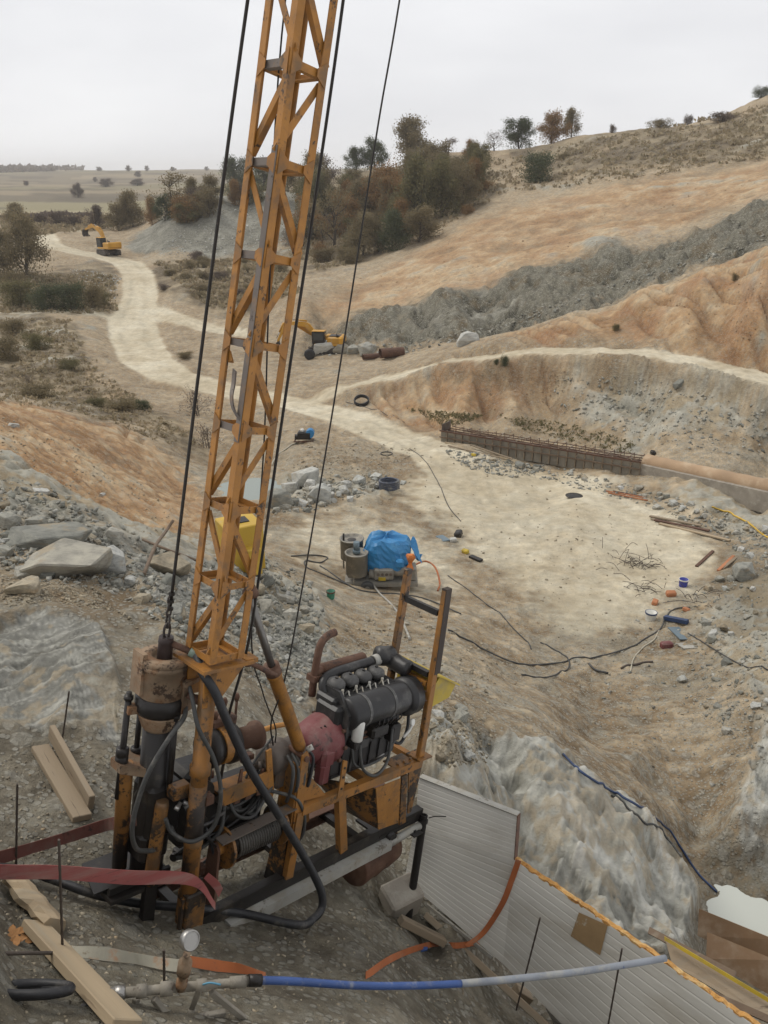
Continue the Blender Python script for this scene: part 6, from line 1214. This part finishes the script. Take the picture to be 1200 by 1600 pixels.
for k in range(22):
    g = MB(); t = (k + .5) / 22; g.tube([along(t, .24, .05), along(t, .24, .64), along(t, 1.2, .66), along(t, 1.2, .05)], .016, 5); g.build('stirrup', RUST, rb)
g = MB(); g.prism([along(0, .16, -.3), along(1, .16, -.3), along(1, .16, .30), along(0, .16, .30)], wn * 1.1); b = g.build('trench_fill', WOODD); b.location = A_; b['kind'] = 'structure'
cw = (C_ - B_); cwd = cw.normalized(); cn = Vector((-cwd.y, cwd.x, 0)).normalized(); cn = cn if cn.y > 0 else -cn
g = MB(); g.prism([Vector((0,0,-.4)), cw + Vector((0,0,-.4)), cw + Vector((0,0,.5)), Vector((0,0,.5))], cn * .25); b = g.build('concrete_kerb_wall', CONC); b.location = B_; tag(b, 'low grey concrete wall under the tan pipe', 'wall')
ps = B_ + cn * .55 + Vector((0, 0, .52)) - cwd * .2; g = MB(); prof = [(0, .1), (0, .30), (.005, .35)] + [(t, .35 + .012 * math.sin(t * 60)) for t in np.linspace(.02, 1, 30)]; g.lathe(Vector(), cwd * (cw.length + 2.5), prof, 26); b = g.build('tan_pipe', TANP); b.location = ps; tag(b, 'thick tan coated pipe lying along the concrete wall', 'pipe')
# --- clutter on the yard
def gboard(u1, v1, u2, v2, w_, th, mat, label, name='plank', cat='timber', group=None, lift=.6):
    p, q = hit(u1, v1), hit(u2, v2); return board(name, p + Vector((0, 0, th * lift)), q + Vector((0, 0, th * lift)), w_, th, mat, label, cat, None, group, .003)
for k, (a, mt) in enumerate((((1018,812,1130,842), WOOD), ((1022,815,1108,832), RUST), ((1030,819,1140,846), WOODP), ((1015,809,1095,824), WOOD))):
    gboard(*a, .14, .05, mt, ('longest grey plank of the pile on the right of the yard', 'rusty bar in the plank pile on the right of the yard', 'pale plank nearest in the right-hand pile', 'short plank farthest in the right-hand pile')[k], lift=.7 + .8 * (k % 2))
for k, a in enumerate(((688,697,768,712), (695,693,775,708), (700,699,780,718), (705,690,760,700), (735,700,800,722))):
    gboard(*a, .12, .05, (WOOD, WOODP, WOOD, WOODD, WOOD)[k], 'grey board in the loose stack at the near end of the formwork', group='boards at the formwork', lift=.6 + .7 * k)
for k, a in enumerate(((946,768,1008,779), (950,771,1012,783), (958,768,1005,777))):
    gboard(*a, .05, .05, BRICK if k < 2 else RUST, 'reddish steel bar on the yard below the formwork', 'steel_bar', 'bar', 'red bars on the yard')
for k, (a, mt, lb) in enumerate((((1088,886,1114,862), RUST, 'rusty bar leaning on the rubble at the yard edge'), ((1122,893,1146,870), BRICK, 'reddish plank beside the grey block at the yard edge'), ((1128,890,1150,872), WOOD, 'pale plank beside the reddish one at the yard edge'))): gboard(*a, .10, .05, mt, lb)
rw_ = random.Random(8)
for k, (u, v, sz, n, lb) in enumerate(((978, 882, .9, 26, 'tangle of dark wire and brushwood on the sand'), (1003, 884, .45, 34, 'dark round wire ball on the sand'), (1002, 918, .6, 22, 'loose tangle of bent wire nearer the yard edge'), (1092, 938, .6, 18, 'wire and stick heap right of the blue bucket'))):
    p = hit(u, v); g = MB()
    for j in range(n):
        a = Vector((rw_.gauss(0, .5), rw_.gauss(0, .35), abs(rw_.gauss(.1, .15)))) * sz; b_ = a + Vector((rw_.gauss(0, .5), rw_.gauss(0, .4), rw_.gauss(0, .2))) * sz; b_.z = abs(b_.z); m_ = (a + b_) / 2 + Vector((0, 0, rw_.uniform(0, .2) * sz)); g.tube(spline([a, m_, b_], 3), .009, 5)
    b = g.build('wire_tangle', REBAR); b.location = p; tag(b, lb, 'wire tangle')
def bucket(u, v, r_, h_, mat, rim, label, name='bucket'):
    p = hit(u, v); g = MB(); g.lathe((0, 0, 0), (0, 0, h_), [(0, r_*.82), (.97, r_), (1, r_), (1, r_*.93), (.1, r_*.78), (.1, 0)], 20, caps=False); b = g.build(name, mat); b.location = p; tag(b, label, 'bucket'); g = MB(); g.lathe((0, 0, h_*.86), (0, 0, h_*1.01), [(0, r_*1.0), (0, r_*1.06), (1, r_*1.06), (1, r_*.95)], 20, False, False); g.build('rim', rim, b); return b
bucket(1067, 916, .15, .26, worn('royal_blue_plastic', (.05, .06, .30), (.03, .04, .2), .2), WHT, 'small blue bucket with a white top on the yard')
bucket(1016, 969, .17, .28, WHT, NAVY, 'white bucket with a dark rim on the yard')
bucket(517, 934, .11, .20, worn('green_tin', (.05, .20, .13), (.2, .19, .15), .5), RUST, 'small green tin on the sand left of the mixer', 'tin_can')
for k, (u, v, s, mt, lb, nm) in enumerate(((1048, 931, .26, BRICK, 'orange brick lump below the blue bucket', 'brick_lump'), (1023, 944, .22, BRICK, 'flat orange brick piece left of the brick lump', 'brick_lump'), (1072, 955, .18, BRICK, 'small orange brick piece near the dark blue beam', 'brick_lump'), (1041, 1012, .28, RED, 'dull red box on the slope below the blue sheet', 'red_box'),
                                     (716, 838, .34, OIL, 'dark bundle at the left edge of the yard', 'bundle'), (727, 864, .22, YEL, 'small yellow object at the left edge of the yard', 'yellow_can'), (708, 846, .22, PALE, 'pale plastic bag beside the dark bundle', 'plastic_bag'), (1020, 710, .3, OIL, 'dark block on the bank above the tan pipe', 'dark_block'), (740, 712, .2, YEL, 'small yellow object by the board stack', 'yellow_can'))):
    p = hit(u, v); g = MB(); g.cham((0, 0, s * .3), (s * 1.2, s * .8, s * .7), s * .15, Matrix.Rotation(k * 1.1, 3, 'Z') @ Matrix.Rotation(.2, 3, 'X')); b = g.build(nm, mt); b.location = p; tag(b, lb, nm.split('_')[-1])
gboard(1038, 968, 1074, 975, .14, .12, NAVY, 'dark blue steel beam lying on the yard', 'steel_beam', 'beam')
gboard(1052, 981, 1072, 1000, .34, .03, SLATE, 'blue-grey sheet lying below the dark blue beam', 'metal_sheet', 'sheet')
gboard(1066, 1006, 1080, 1014, .4, .03, SILT, 'pale flat board beside the dull red box', 'flat_board', 'board')
gboard(686, 838, 698, 846, .3, .04, SLATE, 'blue-grey plate left of the dark bundle', 'metal_plate', 'plate')
gboard(735, 871, 752, 878, .18, .08, OIL, 'black plate below the small yellow object', 'metal_plate', 'plate')
p = hit(897, 775); g = MB(); g.lathe((0, 0, .0), (0, 0, .05), [(0, .36), (.5, .38), (1, .30), (1, 0)], 20); b = g.build('drain_lid', OIL); b.location = p; tag(b, 'dark round lid lying flat on the yard', 'lid')
ghose('yellow_hose', [(1112,793),(1130,799),(1150,808),(1172,820),(1190,835),(1215,850)], .035, YELB, 'yellow hose across the rubble at the right edge')
ghose('ground_hose', [(700,985),(750,1012),(810,1038),(860,1038),(930,1028),(990,1010),(1030,985),(1040,965),(1055,952),(1078,950)], .022, RUBG, 'long dark hose curving along the yard edge to the brick pieces', n=8)
ghose('ground_hose', [(815,1055),(850,1060),(885,1048),(888,1032),(870,1018),(845,1005)], .02, RUBG, 'dark hose loop below the long hose')
ghose('ground_hose', [(1030,985),(1022,1000),(1005,1012),(990,1030),(985,1050)], .018, CLOTH, 'thin pale cord hanging from the long hose')
ghose('ground_hose', [(1075,990),(1105,1008),(1140,1030),(1170,1045),(1200,1048)], .018, RUBG, 'dark cable on the slope right of the blue-grey sheet')
ghose('ground_hose', [(920,1038),(930,1048),(950,1053)], .03, RUBG, 'short hose end under the long hose')
ghose('ground_hose', [(970,1046),(1000,1038),(1020,1035)], .03, REBAR, 'bent stick on the slope below the long hose', cat='stick')
ghose('power_cable', [(640,700),(660,716),(680,745),(700,790),(720,815)], .018, RUBG, 'thin cable from the hose coil across the sand')
ghose('power_cable', [(880,1180),(905,1205),(935,1225),(960,1240),(1000,1262),(1035,1290),(1060,1320),(1090,1365),(1120,1395)], .018, NAVY, 'bluish cable trailing over the rock outcrop to the pool', n=8)
ghose('power_cable', [(955,1244),(985,1268),(1010,1290),(1040,1310),(1065,1340)], .016, RUBG, 'black cable beside the bluish one on the outcrop', n=8)
ghose('power_cable', [(700,900),(760,945),(820,1000),(830,1015)], .018, RUBG, 'thin cable down the eroded bank in front of the yard')
ghose('power_cable', [(540,628),(580,640),(632,660)], .02, RUBG, 'dark line lying along the side of the dirt road')
ghose('branch', [(225,900),(245,875),(262,862),(275,855)], .03, WOODD, 'bare branch sticking out of the rubble slope', [.02, .25, .4, .55], cat='branch')
ghose('branch', [(310,880),(262,868),(225,858)], .025, WOODD, 'thin dry branch lying on the rubble slope', [.05, .12, .2], cat='branch')

# ------------------------------------------------------------------ trees, shrubs, scrub
BARK = worn('bark', (.085, .068, .052), (.04, .032, .026), .4, .9, scale=6)
def leaf_mat(name, cols):
    m, nt, b = new_mat(name); geo = nt.nodes.new('ShaderNodeNewGeometry'); oi = nt.nodes.new('ShaderNodeObjectInfo')
    rnd = math_(nt, 'FRACT', math_(nt, 'ADD', geo.outputs['Random Per Island'], math_(nt, 'MULTIPLY', oi.outputs['Random'], .37)))
    c = ramp(nt, rnd, [(k / (len(cols) - 1), t) for k, t in enumerate(cols)]); nt.links.new(c, b.inputs['Base Color']); b.inputs['Roughness'].default_value = .8; b.inputs['Specular IOR Level'].default_value = .15
    tr = nt.nodes.new('ShaderNodeBsdfTranslucent'); nt.links.new(c, tr.inputs[0]); mix = nt.nodes.new('ShaderNodeMixShader'); mix.inputs[0].default_value = .4
    o = [n for n in nt.nodes if n.type == 'OUTPUT_MATERIAL'][0]; nt.links.new(b.outputs[0], mix.inputs[1]); nt.links.new(tr.outputs[0], mix.inputs[2]); nt.links.new(mix.outputs[0], o.inputs[0]); return m
LM = {'brown': leaf_mat('brown_leaves', [(.16, .132, .075), (.235, .19, .11), (.205, .175, .105), (.27, .21, .115)]), 'olive': leaf_mat('olive_leaves', [(.125, .12, .062), (.18, .168, .085), (.21, .175, .09), (.155, .15, .075)]),
      'orange': leaf_mat('orange_leaves', [(.24, .14, .065), (.32, .185, .08), (.21, .145, .075), (.28, .19, .09)]), 'green': leaf_mat('dark_green_leaves', [(.075, .09, .052), (.11, .125, .07), (.09, .105, .062), (.13, .138, .075)]),
      'purple': leaf_mat('bare_twigs', [(.15, .12, .10), (.19, .15, .12), (.13, .105, .088), (.21, .165, .125)]), 'straw': leaf_mat('dry_grass', [(.30, .235, .145), (.38, .31, .20), (.25, .20, .13), (.34, .285, .19), (.21, .185, .11)])}
def leaf_mesh(name, P, size, r, up=.0):
    n = len(P); d1 = r.normal(size=(n, 3)); d1[:, 2] += up; d1 /= np.linalg.norm(d1, axis=1)[:, None]; d2 = np.cross(d1, r.normal(size=(n, 3))); d2 /= np.linalg.norm(d2, axis=1)[:, None]; s = (size * r.uniform(.55, 1.3, n))[:, None]
    V = np.stack([P - d1*s*.5, P + d2*s*.32, P + d1*s*.5, P - d2*s*.32], 1).reshape(-1, 3); me = bpy.data.meshes.new(name); me.vertices.add(len(V)); me.vertices.foreach_set('co', V.astype(np.float32).ravel())
    me.loops.add(n * 4); me.loops.foreach_set('vertex_index', np.arange(n * 4, dtype=np.int32)); me.polygons.add(n); me.polygons.foreach_set('loop_start', np.arange(0, n * 4, 4, dtype=np.int32)); me.update(calc_edges=True); return me
def tree_kind(seed, spread=.5, leaves=3600, size=.042, base=.22, clump=.075, droop=0.0, multi=1):
    """unit-height tree: (trunk mesh, crown mesh)"""
    r = np.random.default_rng(seed); g = MB(); tips = []
    for s_ in range(multi):
        x0 = Vector((r.normal(0, .06), r.normal(0, .06), 0)) if multi > 1 else Vector(); lean = Vector((r.normal(0, .05), r.normal(0, .05), 0)); top = x0 + Vector((lean.x, lean.y, .62 + r.uniform(-.05, .1)))
        st = [x0.lerp(top, t) + Vector((r.normal(0, .012), r.normal(0, .012), 0)) * (t > 0) for t in np.linspace(0, 1, 6)]; k_ = 1 / math.sqrt(multi); g.tube(st, .03, 6, rad=[.032*k_, .026*k_, .022*k_, .017*k_, .012*k_, .007*k_])
        for j in range(int(9 / multi ** .5)):
            t = r.uniform(base, 1) ; b0 = x0.lerp(top, t); an = r.uniform(0, math.tau); ln = spread * r.uniform(.55, 1.0) * (1.05 - .55 * t); el = r.uniform(.25, .95); d = Vector((math.cos(an) * math.cos(el), math.sin(an) * math.cos(el), math.sin(el))); m_ = b0 + d * ln * .5 + Vector((0, 0, .03)); e = b0 + d * ln + Vector((0, 0, .05 - droop)); g.tube([b0, m_, e], .01, 5, rad=[.012*k_, .008*k_, .004*k_])
            for q in range(4):
                c0 = b0.lerp(e, r.uniform(.35, 1)); dd = (d * .5 + Vector(r.normal(0, .5, 3))).normalized(); c1 = c0 + dd * ln * r.uniform(.25, .5); g.tube([c0, c0.lerp(c1, .5) + Vector((0, 0, .008)), c1], .004, 4, rad=[.005*k_, .0035*k_, .002*k_]); tips += [c1, c0.lerp(c1, .6)]
    T = np.array([t[:] for t in tips]); k = r.integers(len(T), size=leaves); P = T[k] + r.normal(0, clump, (leaves, 3)) * (1, 1, .75); P[:, 2] = np.where(r.random(leaves) < (.4 if multi > 1 else .12), P[:, 2] * r.uniform(.1, 1, leaves), P[:, 2]); P[:, 2] = np.maximum(P[:, 2], .04); P[:, 2] *= 1 / max(P[:, 2].max(), .01)
    ob = g.build('tmp', BARK); tm = ob.data; bpy.data.objects.remove(ob); return tm, leaf_mesh('crown', P, size, r)
KINDS = {'oak': tree_kind(1, .55, 9500, .034, .12, .075), 'oak2': tree_kind(2, .5, 9000, .034, .10, .075), 'oak3': tree_kind(3, .6, 10500, .032, .12, .08), 'thin': tree_kind(4, .5, 1500, .036, clump=.06), 'thin2': tree_kind(5, .45, 1100, .034, .15, .06), 'bush': tree_kind(6, .75, 5200, .05, .05, .10, multi=4), 'bush2': tree_kind(7, .85, 5200, .05, .05, .11, multi=5), 'twig': tree_kind(8, .7, 700, .04, .05, .08, multi=5)}
for k in KINDS.values(): k[1].materials.append(LM['brown'])
KW = {k: float(np.ptp(np.array([v.co[:] for v in m[1].vertices])[:, 0])) for k, m in KINDS.items()}
def tree(u, v, hpx, wpx, kind, col, label, group=None, name=None, Y=None):
    p = hit(u, v)
    if Y: q = at(u, v, Y); p = Vector((q.x, q.y, gz(q.x, q.y)))
    s = depth(p) / F; h_ = hpx * s; w_ = wpx * s / KW[kind]; shrub = kind in ('bush', 'bush2', 'twig'); nm = name or ('shrub' if shrub else 'tree')
    r = empty(nm, label=label, cat=nm.split('_')[-1], group=group, mat=Matrix.Translation(p - Vector((0, 0, .05 * h_))) @ Matrix.Rotation(random.uniform(0, 6), 4, 'Z') @ Matrix.Diagonal((w_, w_, h_ * 1.05, 1)))
    for m, n in zip(KINDS[kind], ('stem' if shrub else 'trunk', 'foliage' if shrub else 'crown')):
        o = link(bpy.data.objects.new(n, m), r)
        if n in ('crown', 'foliage'): set_mat(o, LM[col])
    return r
T_ = [  # u, v of the foot, height, width (photo px), kind, colour, label
 (40,434,112,95,'oak3','brown','tall brown tree at the left edge beside the far road'), (-8,432,95,90,'oak','brown','brown tree cut by the left edge of the picture'), (28,352,36,70,'oak2','brown','low brown tree above the left-edge trees'),
 (122,309,24,22,'oak','purple','small lone brown tree in the far field'), (150,357,38,40,'oak2','purple','dark bare tree left of the hedge row by the far road'), (186,360,46,48,'oak','brown','brown tree of the row just behind the far excavator'), (208,354,60,62,'oak3','brown','largest brown tree of the row behind the far excavator'),
 (238,352,46,44,'oak2','orange','orange tree at the end of the gravel heap'), (258,345,44,40,'oak','green','green tree between the orange tree and the heap'), (270,340,72,66,'thin','brown','tall half-bare tree behind the gravel heap'), (300,322,46,50,'oak2','brown','brown tree peeping over the top of the gravel heap'),
 (330,312,40,44,'oak','brown','rounded brown tree left of the hoist rope'), (368,306,64,60,'oak3','green','dark green tree behind the mast'), (412,296,50,56,'oak','green','dark green tree seen through the mast'), (450,300,48,50,'oak2','brown','brown tree right of the mast on the ridge'),
 (487,312,64,54,'oak3','brown','brown tree at the left end of the wood'), (512,300,48,46,'thin','purple','bare tree on the ridge left of the pale field patch'), (555,257,42,46,'oak3','green','grey-green tree on the skyline'), (586,259,50,48,'oak','green','taller grey-green tree on the skyline'), (645,258,78,92,'oak3','brown','large brown oak on the skyline above the wood'),
 (700,250,34,40,'thin','purple','bare tree right of the large oak'), (737,254,36,36,'oak','orange','bright orange tree on the skyline'), (772,236,30,36,'thin2','purple','bare twiggy tree left of the dark green skyline tree'), (600,336,66,66,'oak','orange','orange-brown tree in the middle of the wood'), (652,352,92,84,'oak2','olive','large olive tree in the middle of the wood'),
 (692,338,78,66,'oak3','olive','olive tree right of the large olive tree'), (722,326,62,54,'oak','brown','brown tree near the right end of the wood'), (748,302,58,44,'oak2','olive','slim olive tree at the right end of the wood'), (482,392,66,60,'thin','brown','half-bare tree at the lower left of the wood'), (523,386,78,62,'thin2','brown','tall half-bare tree above the track edge'),
 (562,352,62,56,'oak','brown','brown tree left of the orange-brown tree'), (566,398,60,66,'oak3','brown','brown tree at the foot of the wood'), (612,392,56,62,'oak2','green','dark tree at the foot of the wood'), (655,378,48,60,'oak','brown','low brown tree at the right foot of the wood'), (480,340,56,54,'oak2','olive','olive tree behind the lower left of the wood'),
 (812,230,50,66,'oak3','green','wide dark green tree on the right skyline'), (862,217,50,52,'oak','orange','orange-brown tree on the right skyline'), (893,212,46,46,'oak2','brown','brown tree beside the orange-brown one on the right skyline'), (840,284,50,58,'bush','green','dark green bush alone on the tan slope')]
for t in T_:
    k = 1.22 if t[0] > 470 and t[0] < 760 and t[1] > 290 else 1.0
    tree(t[0], t[1], t[2] * k, t[3] * k, t[4], t[5], t[6])
for k in range(30):
    u, v = in_poly([(470,395),(480,330),(560,300),(660,262),(745,262),(762,300),(700,345),(600,395)], rs); tree(u, v, rs.uniform(42, 70), rs.uniform(44, 66), ('oak', 'oak2', 'oak3', 'thin')[k % 4], ('brown', 'orange', 'olive', 'brown', 'orange', 'olive', 'brown')[k % 7], 'tree in the mixed autumn wood on the hillside', 'trees of the hillside wood')
for k in range(12):
    u, v = in_poly([(270,345),(330,312),(450,300),(470,315),(400,320),(300,350)], rs); tree(u, v, rs.uniform(30, 48), rs.uniform(36, 52), ('oak', 'oak2', 'bush')[k % 3], ('brown', 'olive', 'purple', 'orange')[k % 4], 'autumn tree along the back of the gravel heap', 'trees behind the heap')
S_ = [(30,478,46,64,'bush','olive'), (68,482,44,62,'bush2','green'), (108,484,48,66,'bush','green'), (148,480,44,52,'bush2','brown'), (160,478,26,30,'bush','olive'), (20,455,36,54,'bush2','brown'), (120,462,22,40,'bush','brown')]
for k, s in enumerate(S_): tree(*s, ['olive shrub at the left end of the dark thicket', 'second shrub of the dark thicket from the left', 'largest dark shrub of the thicket left of the road', 'brown shrub at the right end of the thicket', 'small yellowish shrub at the thicket corner', 'brown shrub under the left-edge trees', 'low brown shrub above the thicket'][k], 'thicket beside the far road')
for u, v, h_, w_ in ((65,352,22,36), (92,353,26,40), (118,354,20,32), (50,350,18,30)): tree(u, v, h_, w_, 'bush', 'purple', 'dark bare hedge bush beyond the bend of the far road', 'hedge beyond the far road')
for u, v, h_, w_, c, lb in ((789,572,20,18,'green','small green plant just below the upper dirt track'), (775,568,10,12,'green','tiny green plant beside the small green plant'), (962,516,12,18,'olive','grey-green tuft on the orange lobe'), (1148,440,14,16,'brown','dry tuft on the crest of the orange lobe'), (958,200,14,16,'purple','bare bush on the right skyline'), (1078,172,16,22,'purple','twiggy bush near the right end of the skyline'),
                           (1190,152,18,40,'green','dark bush at the right end of the skyline'), (1030,192,14,50,'brown','low dark scrub below the right skyline'), (1130,190,16,60,'purple','wide brown scrub patch under the right skyline'), (880,250,12,34,'brown','brown scrub on the upper slope below the skyline trees')):
    if lb and h_ > 1: tree(u, v, h_, w_, 'bush2', c, lb)
for k, (u, v, h_, w_, kd, c) in enumerate(((308,650,56,60,'twig','purple'), (325,700,50,60,'twig','purple'), (195,642,22,64,'bush','brown'), (150,634,16,50,'bush2','olive'), (60,620,22,70,'bush','brown'), (10,560,40,50,'bush','brown'), (60,545,30,60,'bush2','olive'), (110,575,16,40,'bush','olive'), (222,640,18,34,'bush','green'), (45,600,18,24,'twig','purple'), (290,560,12,30,'bush','brown'), (20,520,26,60,'bush2','brown'))):
    tree(u, v, h_, w_, kd, c, ['leafless bush beside the stream, behind the hoist rope', 'leafless bush in the gully left of the pond', 'brown scrub bush on the stream bank', 'low olive scrub left of the stream-bank bush', 'brown scrub behind the orange bank', 'tall brown bush at the left edge below the side track', 'olive bush on the eroded bank at the left', 'small olive tuft on the eroded bank', 'dark green tuft by the stream', 'bleached twiggy bush on the left bank', 'dry tuft beside the winding road', 'brown scrub under the side track'][k])
for k in range(26):
    u, v = in_poly([(240,410),(330,402),(440,405),(460,455),(400,490),(320,480),(255,455)], rs); tree(u, v, rs.uniform(8, 15), rs.uniform(22, 40), 'bush2', ('brown', 'purple', 'brown')[k % 3], 'low dry scrub bush on the slope below the gravel heap', 'scrub below the heap')
for k in range(34):
    u, v = in_poly([(455,415),(470,330),(540,300),(640,270),(740,262),(780,300),(740,330),(650,375),(560,412)], rs); tree(u, v, rs.uniform(16, 34), rs.uniform(30, 52), ('bush', 'bush2', 'oak')[k % 3] if k % 3 < 2 else 'bush', ('brown', 'purple', 'olive', 'brown', 'orange')[k % 5], 'brown undergrowth shrub in the wood on the hillside', 'undergrowth of the wood')
for u, v, h_, w_, Y in ((155,264,7,12,1200), (200,263,10,10,1100), (215,271,10,14,900), (229,264,9,9,1150), (270,263,7,10,1200), (322,259,7,9,1300), (165,291,14,28,600), (215,291,12,26,600), (42,292,8,12,650), (148,280,8,9,800)): tree(u, v, h_, w_, 'oak', 'purple', 'tiny hazy tree on the far fields', 'far trees', Y=Y)
def tufts(name, polys, n, hp, mat, seed, blades=7):
    r = np.random.default_rng(seed); PP = []; SZ = []
    for k in range(n):
        u, v = in_poly(polys[k % len(polys)], r); p = hit(u, v); s = depth(p) / F * hp * r.uniform(.4, 1.3)
        for j in range(blades): PP.append((p.x + r.normal(0, s * .5), p.y + r.normal(0, s * .5), p.z + s * r.uniform(.1, .5))); SZ.append(s * r.uniform(.5, 1))
    me = leaf_mesh(name, np.array(PP), np.array(SZ), r, 1.2); me.materials.append(mat); o = link(bpy.data.objects.new(name, me)); o['kind'] = 'stuff'; return o
tufts('dry_grass', [[(0,500),(110,500),(130,560),(230,640),(330,700),(250,690),(100,640),(0,630)], [(770,255),(900,225),(1200,165),(1200,250),(950,285),(800,300)], [(240,410),(440,405),(470,460),(330,485)], [(0,430),(180,430),(180,490),(0,490)]], 3400, 7, LM['straw'], 3)
tufts('dry_grass', [[(780,650),(900,665),(1000,695),(980,710),(820,675)], [(640,640),(760,650),(700,670)]], 500, 5, leaf_mat('mossy_grass', [(.16, .14, .07), (.22, .19, .10), (.13, .125, .06), (.26, .22, .13)]), 9, 5)
tufts('far_wood', [[(-40,262),(130,259),(130,266),(-40,272)]], 700, 9, LM['purple'], 4, 6)
tufts('dry_grass', [[(450,400),(560,290),(760,250),(790,300),(640,385),(500,425)], [(0,340),(130,340),(230,345),(150,360),(0,372)]], 1500, 8, LM['straw'], 5)
# ------------------------------------------------------------------ haze
hz = MB(); hz.box((0, 1960, 33), (6600, 4160, 92)); hm = bpy.data.materials.new('haze_air'); hm.use_nodes = True; nt = hm.node_tree; nt.nodes.clear(); ho = nt.nodes.new('ShaderNodeOutputMaterial'); pv = nt.nodes.new('ShaderNodeVolumePrincipled')
pv.inputs['Color'].default_value = (.97, .975, .99, 1); pv.inputs['Density'].default_value = .00027; pv.inputs['Anisotropy'].default_value = 0.0; nt.links.new(pv.outputs[0], ho.inputs['Volume'])
ob = hz.build('haze', hm); ob['kind'] = 'stuff'
